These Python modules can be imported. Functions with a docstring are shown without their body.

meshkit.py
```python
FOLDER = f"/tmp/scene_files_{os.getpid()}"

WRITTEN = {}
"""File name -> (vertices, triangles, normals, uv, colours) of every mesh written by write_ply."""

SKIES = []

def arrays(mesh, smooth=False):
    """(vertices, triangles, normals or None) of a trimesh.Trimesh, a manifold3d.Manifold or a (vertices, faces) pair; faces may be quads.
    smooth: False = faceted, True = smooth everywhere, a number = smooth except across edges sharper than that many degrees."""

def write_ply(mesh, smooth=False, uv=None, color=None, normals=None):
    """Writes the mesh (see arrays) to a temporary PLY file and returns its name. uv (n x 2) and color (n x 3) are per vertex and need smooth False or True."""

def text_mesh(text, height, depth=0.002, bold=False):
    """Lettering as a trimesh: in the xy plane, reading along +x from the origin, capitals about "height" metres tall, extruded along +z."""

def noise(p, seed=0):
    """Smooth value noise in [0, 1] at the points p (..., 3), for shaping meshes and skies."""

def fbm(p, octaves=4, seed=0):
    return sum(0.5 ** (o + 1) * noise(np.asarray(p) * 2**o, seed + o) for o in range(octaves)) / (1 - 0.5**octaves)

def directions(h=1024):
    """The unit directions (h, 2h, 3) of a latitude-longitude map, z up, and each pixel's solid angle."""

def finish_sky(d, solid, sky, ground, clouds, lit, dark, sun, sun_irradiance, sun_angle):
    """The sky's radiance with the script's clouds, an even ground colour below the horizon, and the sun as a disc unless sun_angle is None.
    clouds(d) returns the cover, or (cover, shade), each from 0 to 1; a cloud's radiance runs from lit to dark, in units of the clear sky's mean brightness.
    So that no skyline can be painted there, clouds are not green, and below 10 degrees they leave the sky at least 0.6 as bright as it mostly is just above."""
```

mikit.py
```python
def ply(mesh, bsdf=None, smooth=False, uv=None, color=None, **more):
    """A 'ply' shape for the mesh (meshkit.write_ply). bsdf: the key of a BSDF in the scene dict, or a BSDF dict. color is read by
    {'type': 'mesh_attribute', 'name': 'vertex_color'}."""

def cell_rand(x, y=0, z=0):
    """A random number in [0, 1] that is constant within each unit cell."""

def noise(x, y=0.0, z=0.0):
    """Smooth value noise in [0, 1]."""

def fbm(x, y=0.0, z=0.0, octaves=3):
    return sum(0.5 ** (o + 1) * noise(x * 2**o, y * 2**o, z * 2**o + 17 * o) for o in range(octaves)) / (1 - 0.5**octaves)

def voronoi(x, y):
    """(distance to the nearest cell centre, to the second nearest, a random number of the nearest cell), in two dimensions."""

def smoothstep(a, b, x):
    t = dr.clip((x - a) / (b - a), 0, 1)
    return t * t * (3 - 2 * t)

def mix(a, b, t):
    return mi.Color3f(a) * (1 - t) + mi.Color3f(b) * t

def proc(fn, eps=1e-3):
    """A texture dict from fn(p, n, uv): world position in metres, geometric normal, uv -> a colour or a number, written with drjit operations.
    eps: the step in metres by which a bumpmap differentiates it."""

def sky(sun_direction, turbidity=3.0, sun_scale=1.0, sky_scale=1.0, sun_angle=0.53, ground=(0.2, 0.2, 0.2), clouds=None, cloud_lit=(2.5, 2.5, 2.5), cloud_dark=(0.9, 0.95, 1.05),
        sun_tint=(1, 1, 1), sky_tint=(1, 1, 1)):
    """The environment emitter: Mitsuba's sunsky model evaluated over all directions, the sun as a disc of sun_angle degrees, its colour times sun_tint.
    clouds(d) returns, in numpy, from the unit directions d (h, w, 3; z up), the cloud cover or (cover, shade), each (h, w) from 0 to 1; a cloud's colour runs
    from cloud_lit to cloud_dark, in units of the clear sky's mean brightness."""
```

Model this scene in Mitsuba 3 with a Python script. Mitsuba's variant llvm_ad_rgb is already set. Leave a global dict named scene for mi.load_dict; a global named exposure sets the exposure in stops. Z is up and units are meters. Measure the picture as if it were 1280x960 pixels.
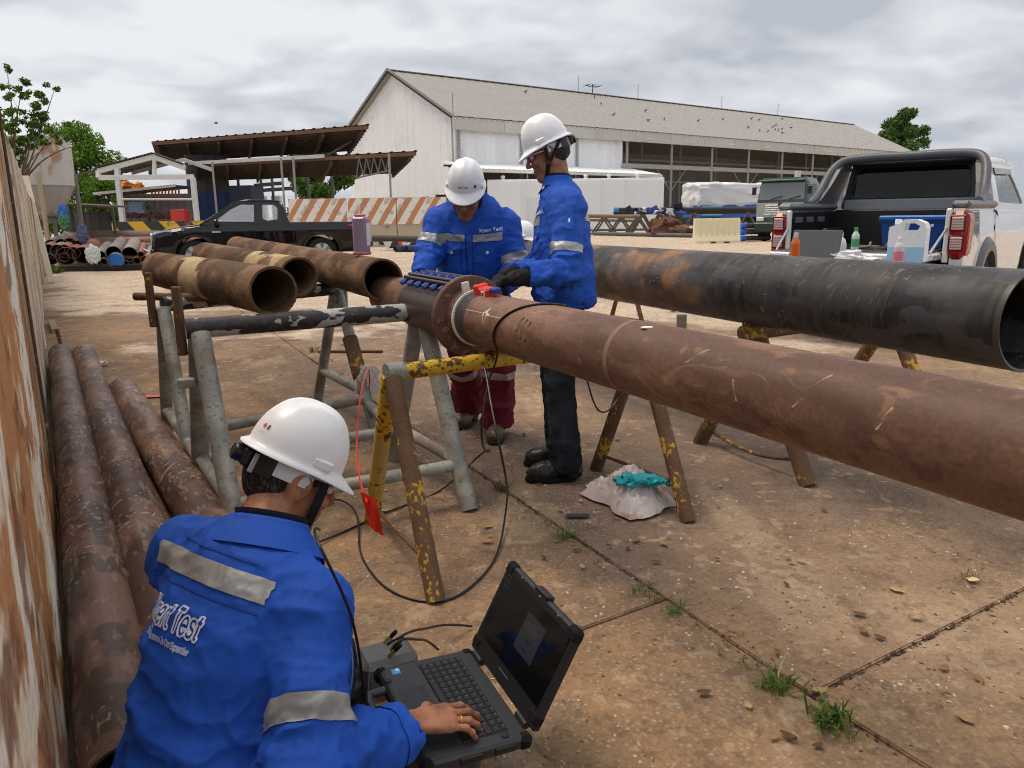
import math, random
import numpy as np, trimesh, drjit as dr, mitsuba as mi, mikit, meshkit
import manifold3d as m3
from shapely.geometry import Polygon, LineString, Point, box as sbox
from shapely import union_all
from scipy.interpolate import LinearNDInterpolator
from mikit import proc, noise, fbm, voronoi, cell_rand, smoothstep, mix

rnd = random.Random(7)
rng = np.random.default_rng(7)
PI = math.pi
scene, labels = {}, {}
V3 = lambda *a: np.array(a, float)

# ------------------------------------------------------------------ camera, sky, exposure
CAM = V3(0, 0, 1.3)
PITCH, ROLL, FPX = math.radians(12.52), math.radians(0.8), 950.0
FW = V3(0, math.cos(PITCH), -math.sin(PITCH))
UP0 = V3(0, math.sin(PITCH), math.cos(PITCH))
RT = V3(1, 0, 0) * math.cos(ROLL) - UP0 * math.sin(ROLL)
UP = UP0 * math.cos(ROLL) + V3(1, 0, 0) * math.sin(ROLL)
scene['camera'] = {'type': 'perspective', 'fov': math.degrees(2 * math.atan(640 / FPX)), 'fov_axis': 'x', 'near_clip': 0.05, 'far_clip': 2000.0,
                   'to_world': mi.ScalarTransform4f().look_at(origin=CAM.tolist(), target=(CAM + FW).tolist(), up=UP.tolist())}
exposure = 2.3

def clouds(d):
    z = np.maximum(d[..., 2], 0.0) + 0.22
    p = np.stack([d[..., 0] / z * 1.5 + 29.6, d[..., 1] / z * 1.8 + 10.4, 0 * z + 3.0], -1)
    p = p + 0.5 * (meshkit.fbm(p * 1.7 + 21, 3, 5) - 0.5)[..., None]
    q = meshkit.fbm(p * 2.2 + 4, 7, 3)
    w = meshkit.fbm(p * 0.6 + 9, 4, 11)
    s = np.clip((q - 0.5) * 2.6 + (w - 0.5) * 2.6 + 0.44, 0, 1)
    return np.ones_like(s), s

scene['sky'] = mikit.sky((-0.35, 0.1, 0.9), turbidity=4, sun_scale=0.34, sun_angle=30, clouds=clouds, cloud_lit=(1.46, 1.49, 1.55), cloud_dark=(0.86, 0.92, 1.03), ground=(0.25, 0.22, 0.18))

# ------------------------------------------------------------------ helpers
def S(r, g, b):
    c = np.array([r, g, b], float) / 255
    return np.where(c < 0.04045, c / 12.92, ((c + 0.055) / 1.055) ** 2.4)

def PX(px, py, t):                       # the point that is t metres deep along the view axis at a photograph pixel
    return CAM + t * (FW + (px - 640) / FPX * RT + (480 - py) / FPX * UP)

def G(px, py, z=0.0):                    # the point at height z at a photograph pixel
    d = FW + (px - 640) / FPX * RT + (480 - py) / FPX * UP
    return CAM + d * ((z - CAM[2]) / d[2])

def unit(v):
    v = np.asarray(v, float)
    return v / (np.linalg.norm(v, axis=-1, keepdims=True) + 1e-12)

_used = {}
def new(name):
    n = _used.get(name, 0)
    _used[name] = n + 1
    return name if n == 0 else f'{name}_{n:03d}'

def lab(key, label=None, cat=None, group=None, kind=None):
    d = labels.setdefault(key, {})
    for k, v in (('label', label), ('category', cat), ('group', group), ('kind', kind)):
        if v: d[k] = v
    return key

def TM(m):
    if isinstance(m, trimesh.Trimesh): return m
    if hasattr(m, 'to_mesh'):
        q = m.to_mesh()
        return trimesh.Trimesh(np.array(q.vert_properties[:, :3]), np.array(q.tri_verts), process=False)
    return trimesh.Trimesh(np.asarray(m[0], float), np.asarray(m[1], int), process=False)

def join(*ms):
    ms = [TM(m) for m in (ms[0] if len(ms) == 1 and isinstance(ms[0], (list, tuple)) and not isinstance(ms[0], trimesh.Trimesh) else ms)]
    n, vs, fs = 0, [], []
    for m in ms:
        vs.append(np.asarray(m.vertices)); fs.append(np.asarray(m.faces) + n); n += len(m.vertices)
    return trimesh.Trimesh(np.vstack(vs), np.vstack(fs), process=False)

def put(key, mesh, bsdf, color=None, smooth=35, uv=None, vcol=None):
    """One entry of the scene; color is one colour for the whole mesh (for the materials that read it)."""
    mesh = TM(mesh)
    if uv is None and smooth not in (True, False):
        mesh = trimesh.graph.smooth_shade(trimesh.Trimesh(mesh.vertices, mesh.faces, process=True, merge_norm=True, merge_tex=True), angle=math.radians(smooth), facet_minarea=None)
        smooth = True
    if bsdf == 'car_paint':
        bsdf, color = {'type': 'twosided', 'bsdf': {'type': 'plastic', 'diffuse_reflectance': {'type': 'rgb', 'value': [round(float(x), 4) for x in color]}, 'int_ior': 1.5}}, None
    c = None
    if vcol is not None: c = np.asarray(vcol)
    elif color is not None: c = np.tile(np.asarray(color, float), (len(mesh.vertices), 1))
    scene[key] = mikit.ply(mesh, bsdf, smooth=smooth, uv=uv, color=c)
    return key

def part(parent, name, mesh, bsdf, color=None, **k):
    return put(new(parent + '__' + name), mesh, bsdf, color, **k)

def place(mesh, M):
    m = TM(mesh).copy(); m.apply_transform(M); return m

def mat(o=(0, 0, 0), x=None, y=None, z=None, yaw=0.0):
    M = np.eye(4)
    if x is None:
        c, s = math.cos(yaw), math.sin(yaw)
        M[:3, :3] = [[c, -s, 0], [s, c, 0], [0, 0, 1]]
    else:
        x = unit(x); z = unit(np.cross(x, y)) if z is None else unit(z); yy = np.cross(z, x)
        M[:3, 0], M[:3, 1], M[:3, 2] = x, yy, z
    M[:3, 3] = o
    return M

def box(sx, sy, sz, c=(0, 0, 0), b=0.0):
    """A box, its edges chamfered by b."""
    if b <= 0:
        m = trimesh.creation.box((sx, sy, sz))
    else:
        pts = []
        for i in (-1, 1):
            for j in (-1, 1):
                for k in (-1, 1):
                    x, y, z = i * sx / 2, j * sy / 2, k * sz / 2
                    pts += [(x - i * b, y - j * b, z), (x - i * b, y, z - k * b), (x, y - j * b, z - k * b)]
        m = trimesh.convex.convex_hull(np.array(pts))
    m.apply_translation(c)
    return m

def frame_z(d):
    d = unit(d)
    a = np.cross(d, [0, 0, 1.0]) if abs(d[2]) < 0.95 else np.cross(d, [0, 1.0, 0])
    a = unit(a)
    return a, np.cross(d, a), d

def bar(a, b, w, h=None, bev=0.0):
    """A straight rectangular beam from a to b, w across, h high."""
    a, b = np.asarray(a, float), np.asarray(b, float)
    x, y, d = frame_z(b - a)
    M = np.eye(4); M[:3, 0], M[:3, 1], M[:3, 2], M[:3, 3] = x, y, d, (a + b) / 2
    return place(box(w, h or w, np.linalg.norm(b - a), b=bev), M)

def rod(a, b, r, r2=None, n=14, caps=True):
    return tube([a, b], [r, r if r2 is None else r2], n, caps)

def tube(pts, r, n=12, caps=True, want_uv=False, u0=0.0):
    p = np.asarray(pts, float); m = len(p)
    r = np.broadcast_to(np.asarray(r, float), (m,))
    t = unit(np.gradient(p, axis=0))
    a = [frame_z(t[0])[0]]
    for k in range(1, m):
        v = a[-1] - t[k] * np.dot(a[-1], t[k]); a.append(unit(v))
    a = np.array(a); bb = np.cross(t, a)
    ang = np.linspace(0, 2 * PI, n + 1)
    ring = p[:, None] + r[:, None, None] * (np.cos(ang)[None, :, None] * a[:, None] + np.sin(ang)[None, :, None] * bb[:, None])
    v = ring.reshape(-1, 3); N = n + 1
    i, j = np.meshgrid(np.arange(m - 1), np.arange(n), indexing='ij')
    q = np.stack([i * N + j, i * N + j + 1, (i + 1) * N + j + 1, (i + 1) * N + j], -1).reshape(-1, 4)
    f = np.vstack([q[:, [0, 1, 2]], q[:, [0, 2, 3]]])
    L = u0 + np.concatenate([[0], np.cumsum(np.linalg.norm(np.diff(p, axis=0), axis=1))])
    uv = np.stack([np.repeat(L, N), np.tile(ang, m) * np.repeat(r, N)], 1)
    if caps:
        for k, s in ((0, 1), (m - 1, -1)):
            o = len(v)
            v = np.vstack([v, ring[k], p[k][None]]); uv = np.vstack([uv, np.stack([np.full(N, L[k]), ang * r[k]], 1), [[L[k], 0]]])
            jj = np.arange(n)
            tri = np.stack([o + jj, np.full(n, o + N), o + jj + 1], 1)
            f = np.vstack([f, tri if s == 1 else tri[:, ::-1]])
    msh = trimesh.Trimesh(v, f, process=False)
    return (msh, uv) if want_uv else msh

def hollow_pipe(a, b, r, wall, n=48, nl=24, seed=0.0, rough=0.0):
    """An open pipe with wall thickness, uv in metres along and around it; rough makes its end edges ragged."""
    a, b = np.asarray(a, float), np.asarray(b, float)
    x, y, d = frame_z(b - a); L = np.linalg.norm(b - a)
    ang = np.linspace(PI / 2, PI / 2 + 2 * PI, n + 1); N = n + 1          # the seam lies underneath
    jag = rough * (np.interp(ang - PI / 2, np.linspace(0, 2 * PI, 14), np.r_[(q := rng.random(13)), q[0]]) + 0.5 * np.r_[(w := rng.random(n)), w[0]])
    rows = [(s, r, 1) for s in np.linspace(0, L, nl)] + [(L, r, 0), (L, r - wall, 0)] + [(s, r - wall, 1) for s in np.linspace(L, 0, nl)] + [(0, r - wall, 0), (0, r, 0)]
    V, U = [], []
    for s, rr, _ in rows:
        ss = s + (jag if s == L else 0)
        V.append(a + np.outer(np.broadcast_to(ss, ang.shape), d) + rr * (np.outer(np.cos(ang), x) + np.outer(np.sin(ang), y)))
        U.append(np.stack([np.broadcast_to(ss + seed, ang.shape) + (20 if rr < r else 0), ang * r], 1))
    V, U = np.vstack(V), np.vstack(U)
    F = []
    for k in range(len(rows) - 1):
        if k in (nl - 1, nl + 1, 2 * nl + 1): continue
        j = np.arange(n)
        F += [np.stack([k * N + j, k * N + j + 1, (k + 1) * N + j + 1], 1), np.stack([k * N + j, (k + 1) * N + j + 1, (k + 1) * N + j], 1)]
    return trimesh.Trimesh(V, np.vstack(F), process=False), U

def lathe(prof, n=32, o=(0, 0, 0)):
    """prof: (radius, z) pairs, from bottom to top."""
    prof = np.asarray(prof, float); ang = np.arange(n) * 2 * PI / n
    v = np.stack([prof[:, :1] * np.cos(ang), prof[:, :1] * np.sin(ang), np.repeat(prof[:, 1:2], n, 1)], -1).reshape(-1, 3) + np.asarray(o)
    i, j = np.meshgrid(np.arange(len(prof) - 1), np.arange(n), indexing='ij'); k = (j + 1) % n
    q = np.stack([i * n + j, i * n + k, (i + 1) * n + k, (i + 1) * n + j], -1).reshape(-1, 4)
    return trimesh.Trimesh(v, np.vstack([q[:, [0, 1, 2]], q[:, [0, 2, 3]]]), process=False)

def prism(poly, h, M=None):
    """A polygon (points or shapely) extruded by h along z, then placed by M."""
    poly = poly if hasattr(poly, 'exterior') else Polygon(poly)
    m = trimesh.creation.extrude_polygon(poly.buffer(0), h, engine='earcut')
    return place(m, M) if M is not None else m

def grid_mesh(X):
    """A sheet from a (h, w, 3) array of points."""
    h, w = X.shape[:2]
    i, j = np.meshgrid(np.arange(h - 1), np.arange(w - 1), indexing='ij')
    q = np.stack([i * w + j, i * w + j + 1, (i + 1) * w + j + 1, (i + 1) * w + j], -1).reshape(-1, 4)
    return trimesh.Trimesh(X.reshape(-1, 3), np.vstack([q[:, [0, 1, 2]], q[:, [0, 2, 3]]]), process=False)

def spline(pts, n=40):
    from scipy.interpolate import CubicSpline
    p = np.asarray(pts, float); s = np.r_[0, np.cumsum(np.linalg.norm(np.diff(p, axis=0), axis=1))]
    return CubicSpline(s, p)(np.linspace(0, s[-1], n))

# signed distances, for figures and soft things
def d_cap(p, a, b, ra, rb=None):
    rb = ra if rb is None else rb
    a, b = np.asarray(a, np.float32), np.asarray(b, np.float32); ab = b - a
    t = np.clip(((p - a) @ ab) / max(float(ab @ ab), 1e-9), 0, 1)
    return np.linalg.norm(p - a - t[:, None] * ab, axis=1) - (ra + (rb - ra) * t)

def d_ell(p, c, r, R=None):
    q = p - np.asarray(c, np.float32)
    if R is not None: q = q @ np.asarray(R, np.float32)          # columns of R: the axes
    r = np.asarray(r, np.float32)
    k0 = np.linalg.norm(q / r, axis=1); k1 = np.linalg.norm(q / (r * r), axis=1)
    return k0 * (k0 - 1) / np.maximum(k1, 1e-6)

def d_box(p, c, h, R=None, rad=0.0):
    q = p - np.asarray(c, np.float32)
    if R is not None: q = q @ np.asarray(R, np.float32)
    q = np.abs(q) - (np.asarray(h, np.float32) - rad)
    return np.linalg.norm(np.maximum(q, 0), axis=1) + np.minimum(q.max(1), 0) - rad

def smin(a, b, k):
    h = np.maximum(k - np.abs(a - b), 0) / k
    return np.minimum(a, b) - h * h * k / 4

def smax(a, b, k): return -smin(-a, -b, k)

def d_plane(p, o, n): return (p - np.asarray(o, np.float32)) @ np.asarray(unit(n), np.float32)

def mesh_sdf(f, lo, hi, h, newton=2):
    """Surface nets of the signed distance f (points (n, 3) -> n), evaluated only near the surface."""
    lo, hi = np.asarray(lo, float), np.asarray(hi, float); B = 8
    nb = np.ceil((hi - lo) / (h * B)).astype(int); n = nb * B + 1
    ci = np.stack(np.meshgrid(*[np.arange(k) for k in nb], indexing='ij'), -1).reshape(-1, 3)
    dc = f((lo + (ci + 0.5) * B * h).astype(np.float32))
    D = np.full(n, 1.0, np.float32)
    off = np.stack(np.meshgrid(*[np.arange(B + 1)] * 3, indexing='ij'), -1).reshape(-1, 3)
    far = np.abs(dc) > B * h * 1.3
    for c, dv in zip(ci[far & (dc < 0)], dc[far & (dc < 0)]):
        a = c * B; D[a[0]:a[0] + B + 1, a[1]:a[1] + B + 1, a[2]:a[2] + B + 1] = dv
    idx = (ci[~far][:, None] * B + off[None]).reshape(-1, 3)
    key = np.unique((idx[:, 0] * n[1] + idx[:, 1]) * n[2] + idx[:, 2])
    idx = np.stack([key // (n[1] * n[2]), key // n[2] % n[1], key % n[2]], 1)
    for s in range(0, len(idx), 400000):
        k = idx[s:s + 400000]; D[k[:, 0], k[:, 1], k[:, 2]] = f((lo + k * h).astype(np.float32))
    D[0], D[-1], D[:, 0], D[:, -1], D[:, :, 0], D[:, :, -1] = [np.maximum(x, 1e-4) for x in (D[0], D[-1], D[:, 0], D[:, -1], D[:, :, 0], D[:, :, -1])]
    neg = D < 0; m = n - 1
    cnt = np.zeros(m, np.int8)
    for a in (0, 1):
        for b in (0, 1):
            for c in (0, 1): cnt += neg[a:a + m[0], b:b + m[1], c:c + m[2]]
    cell = np.argwhere((cnt > 0) & (cnt < 8)); vid = np.full(m, -1, np.int64); vid[tuple(cell.T)] = np.arange(len(cell))
    acc, w = np.zeros((len(cell), 3)), np.zeros(len(cell))
    cor = [(a, b, c) for a in (0, 1) for b in (0, 1) for c in (0, 1)]
    for i, p in enumerate(cor):
        for q in cor[i + 1:]:
            if sum(abs(x - y) for x, y in zip(p, q)) != 1: continue
            dp, dq = D[tuple((cell + p).T)], D[tuple((cell + q).T)]
            x = (dp < 0) != (dq < 0); t = np.where(x, dp / np.where(x, dp - dq, 1), 0)
            acc += x[:, None] * (np.array(p) + t[:, None] * (np.array(q) - np.array(p))); w += x
    v = lo + (cell + acc / w[:, None]) * h
    F = []
    for ax in range(3):
        sl0, sl1 = [slice(None)] * 3, [slice(None)] * 3
        sl0[ax], sl1[ax] = slice(0, -1), slice(1, None)
        a, b = neg[tuple(sl0)], neg[tuple(sl1)]
        e = np.argwhere(a != b); o1, o2 = [k for k in range(3) if k != ax]
        e = e[(e[:, o1] > 0) & (e[:, o2] > 0) & (e[:, o1] < m[o1]) & (e[:, o2] < m[o2])]
        def at(i, j):
            k = e.copy(); k[:, o1] -= i; k[:, o2] -= j; return vid[tuple(k.T)]
        q = np.stack([at(1, 1), at(0, 1), at(0, 0), at(1, 0)], 1)
        flip = a[tuple(e.T)] if ax != 1 else ~a[tuple(e.T)]
        q = np.where(flip[:, None], q, q[:, ::-1]); F.append(q)
    q = np.vstack(F)
    for _ in range(newton):
        d0 = f(v.astype(np.float32)); g = np.stack([f((v + np.eye(3)[k] * h * .5).astype(np.float32)) - d0 for k in range(3)], 1) / (h * .5)
        v = v - np.clip(d0 / np.maximum((g * g).sum(1), 0.2), -h * .7, h * .7)[:, None] * g
    return trimesh.Trimesh(v, np.vstack([q[:, [0, 1, 2]], q[:, [0, 2, 3]]]), process=False)

def vnorm(m):
    v, f = m.vertices, m.faces; n = np.zeros_like(v); c = np.cross(v[f[:, 1]] - v[f[:, 0]], v[f[:, 2]] - v[f[:, 0]])
    for k in range(3): np.add.at(n, f[:, k], c)
    return unit(n)

def fold(m, amp, scale, seed=0, dirs=None, mask=None):
    """Folds in cloth: ridged noise moves the vertices along their normals; dirs stretches it along x, y, z."""
    p = np.asarray(m.vertices) / (np.asarray(scale) if dirs is None else np.asarray(scale) * np.asarray(dirs))
    w = np.stack([meshkit.noise(p * 0.7 + 31, seed + 5), meshkit.noise(p * 0.7 + 57, seed + 6), meshkit.noise(p * .7 + 83, seed + 7)], -1)
    q = p + 0.9 * (w - .5)
    r = 1 - np.abs(2 * meshkit.noise(q, seed) - 1); r2 = 1 - np.abs(2 * meshkit.noise(q * 2.3 + 9, seed + 2) - 1)
    h = (r ** 3 * 1.25 + 0.45 * r2 ** 3 - 0.42) * amp
    if mask is not None: h = h * mask(np.asarray(m.vertices))
    return trimesh.Trimesh(m.vertices + vnorm(m) * h[:, None], m.faces, process=False)

def band(m, planes, off=0.002):
    """The strip of a cloth surface between cutting planes (point, normal kept), lifted by off."""
    b = trimesh.Trimesh(m.vertices + vnorm(m) * off, m.faces, process=False)
    for o, n in planes:
        b = b.slice_plane(o, unit(n))
        if len(b.faces) == 0: return None
    return b

def drape(poly, o, x, y, surf, off=0.002, thick=0.002, step=0.012):
    """A flat outline (metres in the frame o, x, y) laid onto the side of a surface that faces x cross y."""
    x, y = unit(x), unit(y); n = np.cross(x, y)
    v = (np.asarray(surf.vertices) - o); a, b, c = v @ x, v @ y, v @ n
    bx = poly.bounds; nm = vnorm(surf) @ n
    k = (a > bx[0] - .05) & (a < bx[2] + .05) & (b > bx[1] - .05) & (b < bx[3] + .05) & (nm > 0.12) & (c > -.25) & (c < .25)
    L = LinearNDInterpolator(np.stack([a[k], b[k]], 1), c[k])
    out = []
    for g in getattr(poly, 'geoms', [poly]):
        if g.area < 1e-9: continue
        g = g.segmentize(step)
        try: vv, ff = trimesh.creation.triangulate_polygon(g, engine='earcut')
        except Exception: continue
        tm = trimesh.Trimesh(np.c_[vv, np.zeros(len(vv))], ff, process=False)
        if step < 1: tm = tm.subdivide_to_size(step * 2.2, max_iter=8)
        p2 = tm.vertices[:, :2]; z = L(p2); z = np.where(np.isnan(z), np.nanmedian(z) if not np.all(np.isnan(z)) else 0, z)
        top = o + np.outer(p2[:, 0], x) + np.outer(p2[:, 1], y) + np.outer(z + off + thick, n)
        out.append((top, tm.faces, n * thick))
    ms = []
    for top, f, t in out:
        e = np.sort(np.vstack([f[:, [0, 1]], f[:, [1, 2]], f[:, [2, 0]]]), 1); o2 = np.vstack([f[:, [0, 1]], f[:, [1, 2]], f[:, [2, 0]]])
        u, inv, c = np.unique(e, axis=0, return_inverse=True, return_counts=True)
        be = o2[c[inv.ravel()] == 1]; N = len(top)
        side = np.vstack([np.stack([be[:, 1], be[:, 0], be[:, 0] + N], 1), np.stack([be[:, 1], be[:, 0] + N, be[:, 1] + N], 1)])
        ms.append(trimesh.Trimesh(np.vstack([top, top - t]), np.vstack([f, side]), process=False))
    return join(ms)

def text_poly(s, height, bold=False):
    m = meshkit.text_mesh(s, height, bold=bold)
    v, f, n = m.vertices, m.faces, m.face_normals
    return union_all([Polygon(v[t][:, :2]) for t in f[n[:, 2] > .5]]).buffer(height * .004)
# ------------------------------------------------------------------ materials
def rgb(c): return {'type': 'rgb', 'value': [float(x) for x in c]}
def fbm(x, y=0.0, z=0.0, octaves=3):          # as mikit's, with the octaves in a loop, which compiles faster
    one = mi.Float(x) * 0
    st = (mi.UInt32(0) + mi.UInt32(one), one + 0, one + 1.0, mi.Float(x), mi.Float(y) + one, mi.Float(z) + one)
    _, s, *_r = dr.while_loop(st, lambda i, s, a, x, y, z: i < octaves, lambda i, s, a, x, y, z: (i + 1, s + a * .5 * noise(x, y, z), a * .5, x * 2, y * 2, z * 2 + 17))
    return s / (1 - 0.5 ** octaves)
VC = {'type': 'mesh_attribute', 'name': 'vertex_color'}
def principled(base, rough=0.6, **k): return {'type': 'principled', 'base_color': base if isinstance(base, dict) else rgb(base), 'roughness': rough, **k}
def two(b): return {'type': 'twosided', 'bsdf': b}
def bump(b, fn, eps=1e-3): return two({'type': 'bumpmap', 'height': proc(fn, eps), 'scale': 1.0, 'bsdf': b['bsdf']})
def col3(c): return c if isinstance(c, mi.Color3f) else mi.Color3f(float(c[0]), float(c[1]), float(c[2]))
def mix(a, b, t): return col3(a) * (1 - t) + col3(b) * t

scene['matte'] = two(principled(VC, 0.75, specular=0.3))
scene['satin'] = two(principled(VC, 0.4, specular=0.45))
scene['gloss'] = two(principled(VC, 0.16, specular=0.5))
scene['metal'] = two(principled(VC, 0.38, metallic=0.85, specular=0.5))
scene['rubber'] = two(principled(VC, 0.85, specular=0.2))
scene['tinted_glass'] = two(principled(S(10, 11, 13), 0.04, specular=0.35))
scene['clear_pane'] = {'type': 'thindielectric', 'int_ior': 1.9}
scene['leaf'] = {'type': 'principledthin', 'base_color': VC, 'roughness': 0.5, 'diff_trans': 0.6, 'spec_trans': 0.0}
scene['clear_plastic'] = two(principled(VC, 0.18, specular=0.5, spec_trans=0.0))

def chips(p, k, a, b): return smoothstep(a, b, fbm(p.x * k, p.y * k, p.z * k, 4))

# worn things that keep their own colour, with brown dirt lying in patches
def f_dirt(p, n, uv): return chips(p, 2.2, .52, .72) * 0.75 * smoothstep(.35, .7, noise(p.x * 23, p.y * 23, p.z * 23)) 
scene['dirty'] = {'type': 'blendbsdf', 'weight': proc(f_dirt), 'a': two(principled(VC, 0.7, specular=0.3)), 'b': two(principled(S(96, 76, 58), 0.9))}
# sheet steel cladding: runs of rust and grime down the sheets
def f_streak(p, n, uv):
    s = fbm(p.x * 1.9 + p.y * 1.9, p.z * .12, 0.3, 4)
    return smoothstep(.56, .85, s) * .16 + smoothstep(.60, .8, fbm(p.x * .35, p.y * .35, p.z * .35, 4)) * .2
scene['cladding'] = {'type': 'blendbsdf', 'weight': proc(f_streak), 'a': two(principled(VC, 0.55, specular=0.35)), 'b': two(principled(S(138, 122, 104), 0.85))}

def f_ground(p, n, uv):
    x, y = p.x, p.y
    a = fbm(x * .55, y * .55, 1.0, 5); b = fbm(x * 2.1, y * 2.1, 7.0, 4); c = fbm(x * 9, y * 9, 3.0, 3); g = noise(x * 90, y * 90, 1.0); g2 = noise(x * 210, y * 210, 4.0)
    clay, grey, pale = mi.Color3f(*map(float, S(138, 115, 93))), mi.Color3f(*map(float, S(113, 96, 84))), mi.Color3f(*map(float, S(184, 168, 150)))
    # damp clay carried by boots and wheels lies in ragged patches about the trestles; the open yard is bare, dusty concrete
    w = (y - 6.6 + .55 * x) * .28 + (a - .5) * 4.2 + (b - .5) * 2.2
    col = mix(mix(clay, grey, smoothstep(.32, .56, a * .6 + b * .4)), pale, smoothstep(.1, .9, w) * .8)
    near = 1 - smoothstep(.35, .75, (x + .35 + .8 * (y - 2.6)) * .75 + (b - .5) * 1.2)
    col = mix(col, mi.Color3f(*map(float, S(147, 117, 85))), near * .6 * smoothstep(.3, .6, c * .4 + b * .6))
    stain = smoothstep(.6, .74, fbm(x * .9 + 5.2, y * .9, 11., 5)) * (1 - smoothstep(.2, .8, w) * .65)
    col = mix(col, mi.Color3f(*map(float, S(88, 71, 58))), stain * .42)
    scuff = smoothstep(.63, .75, fbm(x * 3.1, y * 1.3 + 3, 21., 4))
    col = mix(col, mi.Color3f(*map(float, S(176, 156, 130))), scuff * .28)
    d1, d2, cr = voronoi(x * 55, y * 55)
    agg = smoothstep(.42, .6, fbm(x * 1.1 + 8, y * 1.1 + 2, 5., 3)) * (1 - smoothstep(.10, .42, d1 + .25 * (c - .5))) * smoothstep(.55, .9, cr)
    col = mix(col, mix((.36, .30, .23), (.54, .49, .43), cr), agg * .32)
    pit = smoothstep(.6, .72, fbm(x * 24, y * 24, 31., 4)); fle = smoothstep(.66, .76, fbm(x * 17 + 9, y * 17, 41., 4))
    col = mix(mix(col, mi.Color3f(*map(float, S(92, 76, 62))), pit * .38), mi.Color3f(*map(float, S(186, 166, 138))), fle * .28)
    return col * (.70 + .27 * g + .27 * g2 + .4 * (c - .5) + .3 * (b - .5))
def f_ground_h(p, n, uv):
    x, y = p.x, p.y
    d1, d2, cr = voronoi(x * 55, y * 55)
    agg = smoothstep(.42, .6, fbm(x * 1.1 + 8, y * 1.1 + 2, 5., 3)) * (1 - smoothstep(.05, .36, d1)) * smoothstep(.55, .9, cr)
    return .006 * fbm(x * 14, y * 14, 2., 4) + .0028 * noise(x * 85, y * 85, 1.) + .0035 * agg + .012 * fbm(x * 2.7, y * 2.7, 6., 2)
scene['ground_mat'] = bump(two(principled(proc(f_ground), 0.92, specular=0.25)), f_ground_h, 2e-3)

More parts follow.
